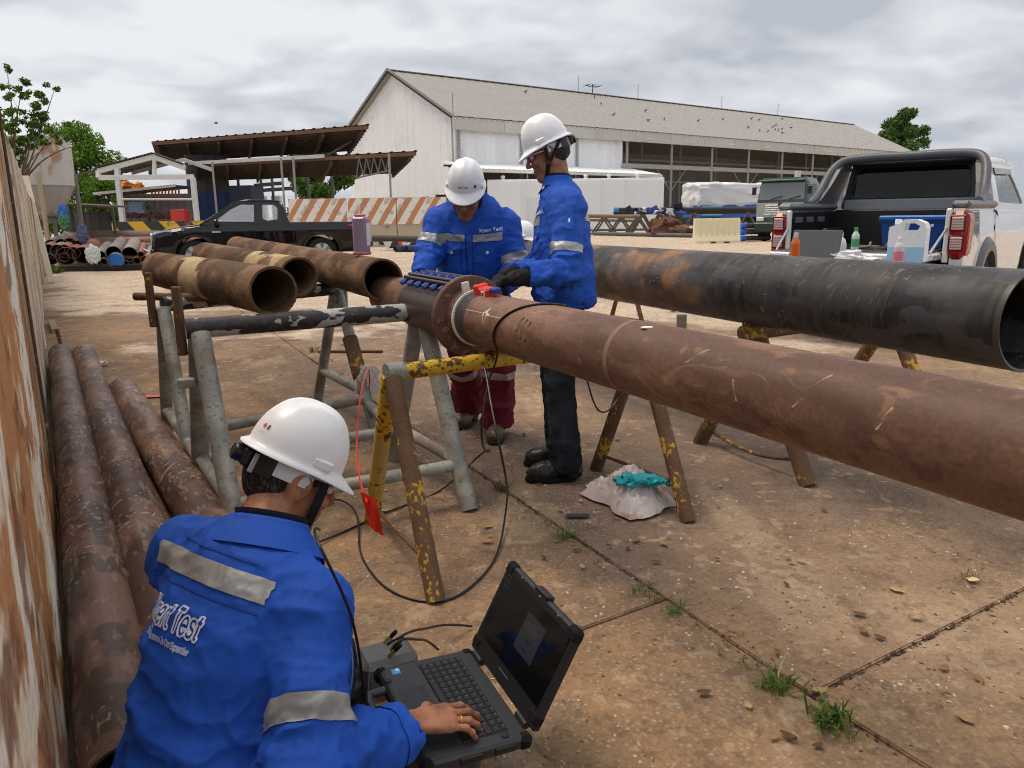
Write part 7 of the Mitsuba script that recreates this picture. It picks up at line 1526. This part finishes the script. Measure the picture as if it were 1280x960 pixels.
for i, (c_, t0, t1) in enumerate(((S(196, 40, 34), -.012, .006), (S(226, 170, 60), .006, .018), (S(196, 40, 34), .018, .030))): part(P2 + '__glove', 'cuff_stripe', rod(J['wrR'] + ax * t0, J['wrR'] + ax * t1, .0435 - .0006 * i, n=24), 'matte', c_)
for s in 'LR': boot(P2, J['an' + s], (-.35, -.93, 0) if s == 'R' else (-.05, -1, 0), .27, S(92, 80, 62), S(48, 44, 40), h=.13)
HM = np.eye(4); HM[:3, :3] = axes((-.10, -.84, -.50), V3(0, -.5, .8)); HM[:3, 3] = J['head'] + J['HR'] @ V3(-.008, 0, .050)
hk = hard_hat(P2, HM); R = J['HR']; hc = J['head']
for s in (1, -1): part(hk, 'chin_strap', ribbon(spline([hc + R @ V3(.0, s * .088, .04), hc + R @ V3(.010, s * .088, .0), hc + R @ V3(.026, s * .074, -.06), hc + R @ V3(.066, s * .030, -.122)], 16), R @ V3(.2, s, -.2), .017), 'matte', S(24, 24, 26))
def on_hat(txt, h, px_, mir=1, bold=True):
    """Lettering on the front of a hat's dome, by angle to each side and height."""
    t = text_poly(txt, h, bold=bold); b = t.bounds; t = affinity.translate(t, -(b[0] + b[2]) / 2, 0); out = []
    for g in getattr(t, 'geoms', [t]):
        vv, ff = trimesh.creation.triangulate_polygon(g, engine='earcut'); P_ = []
        for x, y in vv:
            el = math.asin(min(1, (px_ + y) / HZ)); r = math.cos(el) ** .86; a = x / .105; P_.append(V3((HA + .0015) * r * math.cos(a), (HB + .0015) * r * math.sin(a), HZ * math.sin(el) ** .92))
        out.append(trimesh.Trimesh(np.array(P_), ff, process=False))
    return join(out)
part(hk, 'lettering', place(on_hat('Xpert Test', .0085, .030), HM), 'matte', S(40, 40, 44), smooth=False)
part(hk, 'sticker', place(trimesh.creation.icosphere(2, 1).apply_transform(mat((.090, .062, .036), x=V3(.8, .6, .2), y=V3(-.6, .8, 0)) @ np.diag([.003, .008, .009, 1])), HM), 'matte', S(86, 88, 92))
collar(J, P2, .066, .080, .018, .32, 2 * PI - .32, .016, out=.028, col=BLUE * 1.04)
arm_band(J, J['shR'], J['elR'], .62, .05); arm_band(J, J['shL'], J['elL'], .78, .05); Rs, sp_ = J['Rs'], J['spine']
fo, fy_ = J['chest'], sp_; fxx = Rs[:, 1]                      # the camera sees his left at the right
for s in (-1, 1):
    part(J['jk'], 'chest_band', drape(Polygon([(s * .022, .058), (s * .175, .056), (s * .175, .098), (s * .022, .094)]), fo, fxx, fy_, jm, .002, .002), 'reflective', TAPE, smooth=30)
    part(J['jk'], 'pocket', drape(quad(s * .045, -.13, s * .150, .03), fo, fxx, fy_, jm, .001, .003), 'cloth', BLUE * 1.02, smooth=30)
    part(J['jk'], 'pocket_flap', drape(Polygon([(s * .042, .045), (s * .153, .045), (s * .153, .0), (s * .098, -.018), (s * .042, .0)]), fo, fxx, fy_, jm, .004, .005), 'cloth', BLUE * .97, smooth=30)
    part(J['jk'], 'snap', drape(Point(s * .098, .0).buffer(.008), fo, fxx, fy_, jm, .010, .002), 'satin', S(206, 210, 216))
part(J['jk'], 'placket', drape(quad(-.02, -.36, .02, .15), fo, fxx, fy_, jm, .001, .004), 'cloth', BLUE * .94, smooth=30)
tx = text_poly('Xpert Test', .018, bold=True); bb = tx.bounds; tx = affinity.translate(tx, .115 - (bb[2] - bb[0]) / 2, .106)
part(J['jk'], 'lettering', drape(tx, fo, fxx, fy_, jm, .002, .001, step=.02), 'satin', S(206, 214, 230), smooth=False)
# tape round his left trouser leg
d = unit(J['anL'] - J['knL']); c = J['knL'] + d * -.02; tm_ = J['tm']
for h_, k_, a_ in ((J['hpL'], J['knL'], J['anL']), (J['hpR'], J['knR'], J['anR'])):
    d = unit(a_ - k_); c = k_ + d * .0; v = tm_.vertices; s = (v - c) @ d; rad = np.linalg.norm(v - c - s[:, None] * d, axis=1); nr = (rad < .115) & (np.abs(s) < .12)
    other = k_ is J['knL']; dx_ = (v[:, 0] - (J['knL'][0] + J['knR'][0]) / 2) * (1 if other else -1); nr &= dx_ > -.004
    fm = nr[tm_.faces].all(1); nv = trimesh.Trimesh(v + vnorm(tm_) * .003, tm_.faces[fm], process=False); nv.remove_unreferenced_vertices(); r = nv.slice_plane(c - d * .022, d).slice_plane(c + d * .022, -d)
    if len(r.faces): part(J['tk'], 'leg_band', r, 'reflective', S(176, 160, 164), smooth=True)

# ================= the seated man in front, seen from behind his right shoulder
P3 = new('person'); lab(P3, 'seated man in blue jacket and white hat, seen from behind, typing on a laptop', 'person')
J = {}; R0 = axes((.475, .88, 0), up); J['R'] = R0
J['shR'], J['shL'] = PX(386, 760, 1.55), PX(236, 694, 1.72); J['elR'], J['wrR'] = V3(-.388, 1.200, .325), PX(506, 912, 1.60)
J['neck'] = PX(328, 668, 1.66); J['head'] = PX(366, 594, 1.76); J['HR'] = axes((.74, .44, -.50), V3(.3, .2, .9)); J['nk'] = .064
J['pelvis'] = V3(-.630, 1.285, .19); J['chest'] = (J['shR'] + J['shL']) / 2 * .66 + J['pelvis'] * .34 + V3(.0, .0, .02)
J['elL'] = V3(-.80, 1.80, .32); J['wrL'] = V3(-.60, 1.90, .26)
J['hpR'], J['hpL'] = J['pelvis'] + V3(.08, -.045, -.03), J['pelvis'] + V3(-.08, .045, -.03); J['knR'], J['knL'] = V3(-.46, 1.60, .37), V3(-.68, 1.72, .38); J['anR'], J['anL'] = V3(-.50, 1.76, .10), V3(-.72, 1.88, .10)
jm = jacket(P3, J, 12, res=.006, amp=.017, chest=(.135, .182), belly=(.135, .160), hem=J['pelvis'] - up * .14, sl=1.06, cuffs=.02, shoulder=.068)
trousers(P3, J, 41, 'cloth', S(24, 26, 32), .085, .072, .070, cut=.05)
for s in 'LR': boot(P3, J['an' + s], (.3, .95, 0), .27, S(30, 31, 34), S(22, 22, 23))
# the laptop's plane, for the hand
LW, LF, LN = V3(.4363, -.897, -.0709), V3(-.8956, -.4406, .0619), V3(.0868, -.0364, .9956); LO = V3(-.1202, 1.7625, .2143)
def on_lap(a, b, c=0.0): return LO + LW * a + LF * b + LN * c       # a along the hinge, b towards the user, c above the deck
def lap_px(px_, py_, c=0.0):
    d = FW + (px_ - 640) / FPX * RT + (480 - py_) / FPX * UP; return CAM + d * (((LO + LN * c - CAM) @ LN) / (d @ LN))
kn_, ft_ = lap_px(556, 880, .042), lap_px(586, 890, .01); hd = unit(kn_ - J['wrR'])
tips = unit(lap_px(590, 884, .02) - lap_px(520, 900, .02))
J['wrR'] = lap_px(516, 903, .048)
th_ = unit(np.cross(LN, tips)) * 1.0
HC = fingers(J['wrR'], tips - LN * .10, -LN, th_, 1.0, (.10, .50, .42), spread=.24, tcurl=.5, lift=(0, .1, .0, -.1))
body(P3, J, [HC], .0052)
pf = [HC[4 * i + 1] for i in range(4)][2]; c = pf[0] + (pf[1] - pf[0]) * .52
tr = trimesh.creation.torus(.0098, .0017, 28, 10); part(P3, 'ring', place(tr, mat(c, z=unit(pf[1] - pf[0]), x=frame_z(pf[1] - pf[0])[0], y=frame_z(pf[1] - pf[0])[1])), 'metal', S(226, 176, 70), smooth=True)
for i in range(4):
    q = HC[4 * i + 3]; dd_ = unit(q[1] - q[0]); nn_ = unit(LN - dd_ * (LN @ dd_)); part(P3, 'fingernail', trimesh.creation.icosphere(3).apply_transform(mat(q[1] - dd_ * .003 + nn_ * .0055, x=dd_, y=np.cross(nn_, dd_)) @ np.diag([.006, .0048, .0016, 1])), 'satin', S(176, 128, 106), smooth=True)
hair(P3, J, 8, None, .05, -.085, .012, grow=.003, res=.003)
HM = np.eye(4); HM[:3, :3] = axes((.735, .43, -.525), V3(.3, .2, .9)); HM[:3, 3] = J['head'] + J['HR'] @ V3(-.012, 0, .046)
hk = hard_hat(P3, HM); R = J['HR']; hc = J['head']
for s in (1, -1):
    part(hk, 'chin_strap', ribbon(spline([hc + R @ V3(.045, s * .086, .03), hc + R @ V3(.050, s * .080, -.02), hc + R @ V3(.056, s * .068, -.07), hc + R @ V3(.066, s * .036, -.118), hc + R @ V3(.07, 0, -.128)], 20), R @ V3(.2, s, -.2), .021), 'matte', S(26, 26, 30))
# small printed mark at the back of the shell
def on_dome(a, el): r = math.cos(el) ** .86; return V3((HA + .001) * r * math.cos(a), (HB + .001) * r * math.sin(a), HZ * math.sin(el) ** .92)
def dome_patch(poly, a0, el0, lift=.0008):
    out = []
    for g in getattr(poly, 'geoms', [poly]):
        vv, ff = trimesh.creation.triangulate_polygon(g, engine='earcut'); P_ = np.array([on_dome(a0 + x / .12, el0 + y / .15) * (1 + lift / .13) for x, y in vv]); out.append(trimesh.Trimesh(P_, ff, process=False))
    return join(out)
aM = PI + .32
part(hk, 'mark', place(dome_patch(union_all([Point(-.0 + .004 * math.cos(t), .004 * math.sin(t)).buffer(.0028) for t in np.arange(4) * PI / 2]).difference(Point(0, 0).buffer(.0022)), aM, .27), HM), 'matte', S(206, 60, 64), smooth=False)
part(hk, 'mark', place(dome_patch(union_all([quad(.012, -.006 + i * .0035, .020, -.004 + i * .0035) for i in range(4)] + [quad(.012 + i * .003, -.006, .0132 + i * .003, .006) for i in range(3)]), aM, .27), HM), 'matte', S(70, 72, 80), smooth=False)
part(hk, 'mark', place(dome_patch(union_all([quad(-.010 + i * .006, -.016, -.006 + i * .006, -.0148) for i in range(5)] + [quad(-.008 + i * .005, -.020, -.005 + i * .005, -.019) for i in range(5)]), aM, .27), HM), 'matte', S(190, 190, 196), smooth=False)
collar(J, P3, .070, .088, .016, .55, 2 * PI - .55, .030, out=.040, col=BLUE * 1.0)
collar(J, P3, .064, .066, .030, .5, 2 * PI - .5, .0, out=.004, col=S(20, 24, 44), name='inner_collar')
Rs, sp_ = J['Rs'], J['spine']; bo = (J['shR'] + J['shL']) / 2 - sp_ * .005; by_ = sp_; bx = -Rs[:, 1]; 
if np.cross(bx, by_) @ Rs[:, 0] > 0: bx = -bx
bx, by_ = bx * math.cos(.17) - by_ * math.sin(.17), by_ * math.cos(.17) + bx * math.sin(.17)
torso_band(J, 0, .046, .168, S(156, 158, 160), -1, bo + by_ * .012, by_)
torso_band(J, 0, .004, .17, BLUE * .7, -1, bo - by_ * .03, by_, 'cloth', 'yoke_seam', .0025)
torso_band(J, 0, .004, .125, BLUE * .75, -1, bo + by_ * .055, by_, 'cloth', 'yoke_seam', .0025)
tx = text_poly('Xpert Test', .046, bold=False); bb = tx.bounds; tx = affinity.translate(affinity.scale(tx, .168 / (bb[2] - bb[0]), 1.0, origin=(0, 0)), -.078, -.108)
part(J['jk'], 'lettering', drape(tx.buffer(.0036).difference(tx.buffer(.0002)), bo, bx, by_, jm, .002, .0008, step=.012), 'satin', S(206, 212, 226), smooth=False)
tx = text_poly('Your Assurance Is Our Expertise', .0125, bold=False); bb = tx.bounds; tx = affinity.translate(affinity.scale(tx, .165 / (bb[2] - bb[0]), 1, origin=(0, 0)), -.078, -.138)
part(J['jk'], 'lettering', drape(tx.buffer(.0006), bo, bx, by_, jm, .002, .0008, step=.02), 'satin', S(170, 182, 214), smooth=False)
arm_band(J, J['elR'], J['wrR'], .86, .055, BLUE * 1.08, 'cloth', 'cuff'); arm_band(J, J['shR'], J['elR'], .70, .045, S(156, 158, 160)); arm_band(J, J['shL'], J['elL'], .70, .045)
# open front edge with its zip, hanging beside the right arm
z0, z1 = J['neck'] + Rs[:, 0] * .08 + Rs[:, 1] * -.03 + sp_ * -.05, J['pelvis'] + Rs[:, 0] * .19 - Rs[:, 1] * .02
fe = spline([z0, (z0 + z1) / 2 + Rs[:, 0] * .10 - Rs[:, 1] * .05, z1], 24); w_ = unit(Rs[:, 0] * .75 - Rs[:, 1] * .45) * .05
part(J['jk'], 'front_edge', join(grid_mesh(np.stack([fe - w_ * .9, fe, fe + w_])), grid_mesh(np.stack([fe + w_, fe, fe - w_ * .9]) - unit(Rs[:, 1]) * .004)), 'cloth', BLUE * .9, smooth=True)
part(J['jk'], 'zip', tube(fe + w_ * .97, [.004] * 24, 6), 'metal', S(150, 156, 170))
part(P3, 'shirt', mesh_sdf(lambda p: d_ell(p, J['neck'] - sp_ * .05 + Rs[:, 0] * .035, (.075, .09, .075), Rs), J['neck'] - .2, J['neck'] + .2, .01), 'cloth', S(150, 40, 44), smooth=True)

# ------------------------------------------------------------------ the laptop
k = lab('laptop', 'open black rugged laptop with a dark screen before the seated man', 'laptop')
LWd, LDp = .345, .245
ML_ = np.eye(4); ML_[:3, 0], ML_[:3, 1], ML_[:3, 2], ML_[:3, 3] = LW, LF, LN, LO          # x along the hinge, y to the user, z up (mirrored frame)
def LB(sx, sy, sz, c, b=.003):
    m = place(box(sx, sy, sz, c, b=b), ML_); 
    return trimesh.Trimesh(m.vertices, m.faces[:, ::-1] if np.linalg.det(ML_[:3, :3]) < 0 else m.faces, process=False)
part(k, 'base', LB(LWd, LDp, .032, (LWd / 2, LDp / 2, -.016), .006), 'satin', S(44, 46, 50)); part(k, 'palm_rest', LB(LWd - .02, .085, .002, (LWd / 2, LDp - .052, .0004), .0008), 'satin', S(50, 52, 56))
part(k, 'key_well', LB(.288, .108, .003, (.168, .092, .0), .001), 'satin', S(20, 21, 23))
legend = []
rows = [(14, .0), (14, .0), (13, .004), (13, .008), (12, .012), (9, .0)]
for r_, (n_, o_) in enumerate(rows):
    x = .030; y_ = .046 + r_ * .0182
    for c_ in range(n_):
        w_ = .0178 if n_ > 9 else (.0178 if c_ not in (3,) else .092)
        if n_ < 14 and c_ == n_ - 1 and n_ > 9: w_ = .2785 + .030 - x - .0 if x < .3 else .0178
        h_ = .011 if r_ == 0 else .0152
        part(k, 'key', LB(w_, h_, .0035, (x + w_ / 2, y_, .0022), .0012), 'satin', S(30, 31, 34)); legend.append(LB(.0034, .0022, .0003, (x + .0058, y_ - .002, .0041), .0001)); x += w_ + .0022
        if x > .309: break
lab(part(k, 'key_legends', join(legend), 'matte', S(104, 106, 110), smooth=False), kind='stuff')
part(k, 'touchpad', LB(.10, .055, .0012, (.15, .197, .001), .0004), 'satin', S(38, 40, 43)); part(k, 'touchpad_button', LB(.048, .012, .002, (.124, .163, .001), .0006), 'satin', S(36, 38, 41)); part(k, 'touchpad_button', LB(.048, .012, .002, (.176, .163, .001), .0006), 'satin', S(36, 38, 41))
part(k, 'sticker', LB(.020, .020, .0008, (.030, .205, .0016), .0002), 'satin', S(70, 160, 214)); part(k, 'sticker', LB(.009, .009, .001, (.0255, .2005, .0022), .0002), 'satin', S(196, 224, 240))
part(k, 'power_key', place(lathe([(.009, 0), (.009, .0015), (0, .002)], 20), mat(on_lap(.322, .052, .001), x=LW, y=np.cross(LN, LW))), 'satin', S(28, 29, 31))
part(k, 'scroll_stud', place(lathe([(.007, 0), (.007, .003), (0, .004)], 16), mat(on_lap(.06, .232, .0), x=LW, y=np.cross(LN, LW))), 'satin', S(20, 20, 22))
hb = [on_lap(.07, LDp + .0, -.014), on_lap(.075, LDp + .045, -.014), on_lap(.27, LDp + .045, -.014), on_lap(.275, LDp, -.014)]
part(k, 'handle', tube(np.array([hb[0], hb[0] * .15 + hb[1] * .85, hb[1] * .85 + hb[2] * .15, hb[1] * .15 + hb[2] * .85, hb[2] * .85 + hb[3] * .15, hb[3]]), [.011] * 6, 10), 'satin', S(62, 64, 68))
for a_ in (.05, .295): part(k, 'hinge', rod(on_lap(a_ - .022, -.004, .004), on_lap(a_ + .022, -.004, .004), .009), 'satin', S(34, 35, 38))
part(k, 'latch', LB(.05, .010, .014, (.172, LDp + .002, -.012), .002), 'satin', S(30, 31, 33)); part(k, 'port_door', LB(.006, .05, .018, (LWd + .001, .06, -.016), .002), 'satin', S(28, 29, 31)); part(k, 'port_door', LB(.006, .05, .018, (LWd + .001, .14, -.016), .002), 'satin', S(28, 29, 31))
for c_ in ((0.01, 0.01), (LWd - .01, .01), (.01, LDp - .01), (LWd - .01, LDp - .01)): part(k, 'corner_bumper', LB(.032, .032, .036, (c_[0], c_[1], -.016), .009), 'rubber', S(24, 25, 27))
SD = unit(V3(-.015, 1.7965, .4329) - V3(-.1202, 1.7625, .2143)); SN = unit(np.cross(SD, LW)); SN = SN if SN @ LF > 0 else -SN
def scr(a, b, c=0.0): return LO + LW * a + SD * b + SN * c
MS = np.eye(4); MS[:3, 0], MS[:3, 1], MS[:3, 2], MS[:3, 3] = LW, SD, SN, LO + LN * .004
def SB(sx, sy, sz, c, b=.003):
    m = place(box(sx, sy, sz, c, b=b), MS); return trimesh.Trimesh(m.vertices, m.faces[:, ::-1] if np.linalg.det(MS[:3, :3]) < 0 else m.faces, process=False)
part(k, 'lid', SB(LWd, .245, .022, (LWd / 2, .1265, -.011), .006), 'satin', S(30, 31, 34))
sk = part(k, 'screen', SB(.312, .178, .0016, (LWd / 2, .142, .0012), .0004), 'screen_glass'); scene['screen_glass'] = two(principled(S(12, 13, 16), .06, specular=.45))
sgp = lambda n_, x, y, w_, h_, c_: part(sk, n_, SB(w_, h_, .0006, (x, y, .0024), .0001), 'screen_print', c_)
scene['screen_print'] = two(principled(VC, .12, specular=.4))
sgp('dialog', .205, .150, .085, .092, S(44, 45, 49)); 
for i in range(4): sgp('text_line', .197, .184 - i * .008, .055 - .008 * (i % 2), .0018, S(74, 75, 80))
sgp('button', .205, .140, .030, .007, S(24, 25, 28)); sgp('button', .205, .118, .02, .005, S(26, 27, 30))
for i in range(3):
    for j in range(2): sgp('icon', .030 + j * .014, .222 - i * .014, .006, .006, S(40, 44, 52))
part(k, 'logo_bar', SB(.05, .003, .0006, (.172, .036, .0014), .0001), 'satin', S(84, 86, 90))
for a_, b_ in ((.02, .235), (LWd - .02, .235), (.02, .03), (LWd - .02, .03)): part(k, 'lid_bumper', SB(.045, .035, .027, (a_, b_, -.010), .009), 'rubber', S(22, 23, 25))
for a_ in (.08, .172, .26): part(k, 'camera_dot', SB(.006, .004, .001, (a_, .2415, .0006), .0002), 'gloss', S(120, 124, 130))
part(k, 'lid_latch', SB(.06, .012, .026, (.172, .251, -.010), .003), 'satin', S(26, 27, 29))
# instrument case under it, with plugs and cables
k = lab('instrument', 'dark grey test instrument with cable plugs under the laptop', 'instrument')
ic = (on_lap(.13, .15) * [1, 1, 0]); Mi = mat(ic, x=unit(LW * [1, 1, 0]), y=unit(V3(-LW[1], LW[0], 0)))
part(k, 'case', place(box(.20, .17, .165, (0, 0, .085), b=.02), Mi), 'satin', S(64, 66, 70)); part(k, 'front', place(box(.16, .01, .11, (0, -.088, .09), b=.003), Mi), 'satin', S(30, 31, 33))
cp = G(478, 812, .12) 
part(k, 'side_pod', place(box(.12, .16, .11, (0, 0, .055), b=.018), mat(G(482, 812, .11) * [1, 1, 0], x=unit(LW * [1, 1, 0]), y=unit(V3(-LW[1], LW[0], 0)))), 'satin', S(78, 80, 84))
pl = []
for i, (px_, py_) in enumerate(((482, 803), (490, 811), (487, 820))):
    a = G(px_, py_, .15); part(k, 'plug', rod(a, a + V3(.02, -.02, .03), .007), 'metal', S(206, 196, 150)); part(k, 'plug_boot', rod(a + V3(.02, -.02, .03), a + V3(.035, -.03, .05), .006), 'rubber', S(20, 20, 22))
def cable(label, pts, r=.0042, name='cable', col=S(24, 24, 26)): return lab(put(new(name), tube(spline(pts, 90), [r] * 90, 8), 'satin', col), label, 'cable')
gz = lambda x, y, z=.006: G(x, y, z)
cable('black cable running from over the flanged pipe down to the seated man', [on_pipe(s_, a_side + sg * a / .1095, .004) for s_, a in ((.70, .20), (.64, .17), (.56, .12), (.49, .07), (.44, .02), (.41, -.03), (.39, -.08))] + [PX(613, 470, 2.93), PX(603, 520, 2.9), gz(590, 578, .10), gz(560, 606, .02), gz(500, 634), gz(440, 660), gz(392, 680, .02)])
cable('black cable hanging from the clamp and looping over the ground by the yellow trestle', [PX(541, 437, 3.35), PX(552, 449, 3.3), PX(575, 448, 3.2), PX(592, 439, 3.1), PX(603, 452, 3.0), PX(613, 500, 2.85), PX(625, 560, 2.75), gz(632, 640, .06), gz(622, 690, .012), gz(596, 727), gz(550, 752), gz(500, 744), gz(466, 718), gz(450, 688), gz(448, 655, .02), gz(438, 632, .03), gz(418, 624, .02), gz(395, 640, .02)])
cable('short black cable running from the instrument behind the laptop screen', [G(484, 806, .17), G(500, 796, .19), G(530, 786, .14), G(562, 781, .05), G(590, 783, .01)], .0036)
cable('short black cable curling beside the instrument', [G(490, 815, .17), G(497, 803, .2), G(515, 799, .17), G(535, 802, .08), G(548, 812, .02)], .0036)
cable('thin black cable hanging down in front of the seated man', [J['neck'] + V3(.12, .02, .0), PX(418, 720, 1.45), PX(436, 762, 1.5), PX(446, 800, 1.55), PX(452, 840, 1.6), G(462, 842, .17)], .003)
cable('thin black cable dangling behind the flanged pipe by the yellow trestle leg', [PX(728, 462, 3.0), PX(738, 490, 3.05), PX(752, 515, 3.1), PX(768, 505, 3.15), PX(776, 485, 3.15)], .0035)
# the red scanner under the gloved hand
k = lab('scanner', 'red hand held scanner pressed on the flanged pipe by the gloved hand', 'scanner')
sc0 = on_pipe(.19, a_side + sg * .155 / .1095, .02); ru = unit(sc0 - (PA + pdir * .19)); tu = np.cross(pdir, ru); Msc = mat(sc0, x=pdir, y=tu)
part(k, 'body', place(box(.085, .05, .045, (0, 0, .012), b=.008), Msc), 'satin', S(206, 52, 40)); part(k, 'window', place(box(.03, .003, .026, (.01, -.0265 if (tu @ V3(-1, -1, 0)) < 0 else .0265, .012), b=.001), Msc), 'satin', S(226, 218, 212)); part(k, 'dark_face', place(box(.014, .003, .012, (.01, -.028 if (tu @ V3(-1, -1, 0)) < 0 else .028, .012)), Msc), 'satin', S(150, 40, 40))
part(k, 'arm', place(box(.03, .06, .06, (-.066, -.004, .012), b=.006), Msc), 'satin', S(214, 66, 48)); part(k, 'foot', place(box(.05, .03, .02, (.07, 0, -.004), b=.004), Msc), 'satin', S(36, 60, 140)); part(k, 'tab', place(box(.012, .035, .05, (-.16, .02, -.0), b=.004), Msc), 'satin', S(206, 200, 190))
# a spare hat on the black pipe
hp = QA + qd * 4.15; Mh = mat(hp + up * (.178 - .0), yaw=-.35); Mh[:3, 3] += up * .028
hard_hat('spare_hat', Mh, extra=True, name='shell'); lab('spare_hat', 'white hard hat lying on the black pipe behind the stooping worker', 'hard hat')
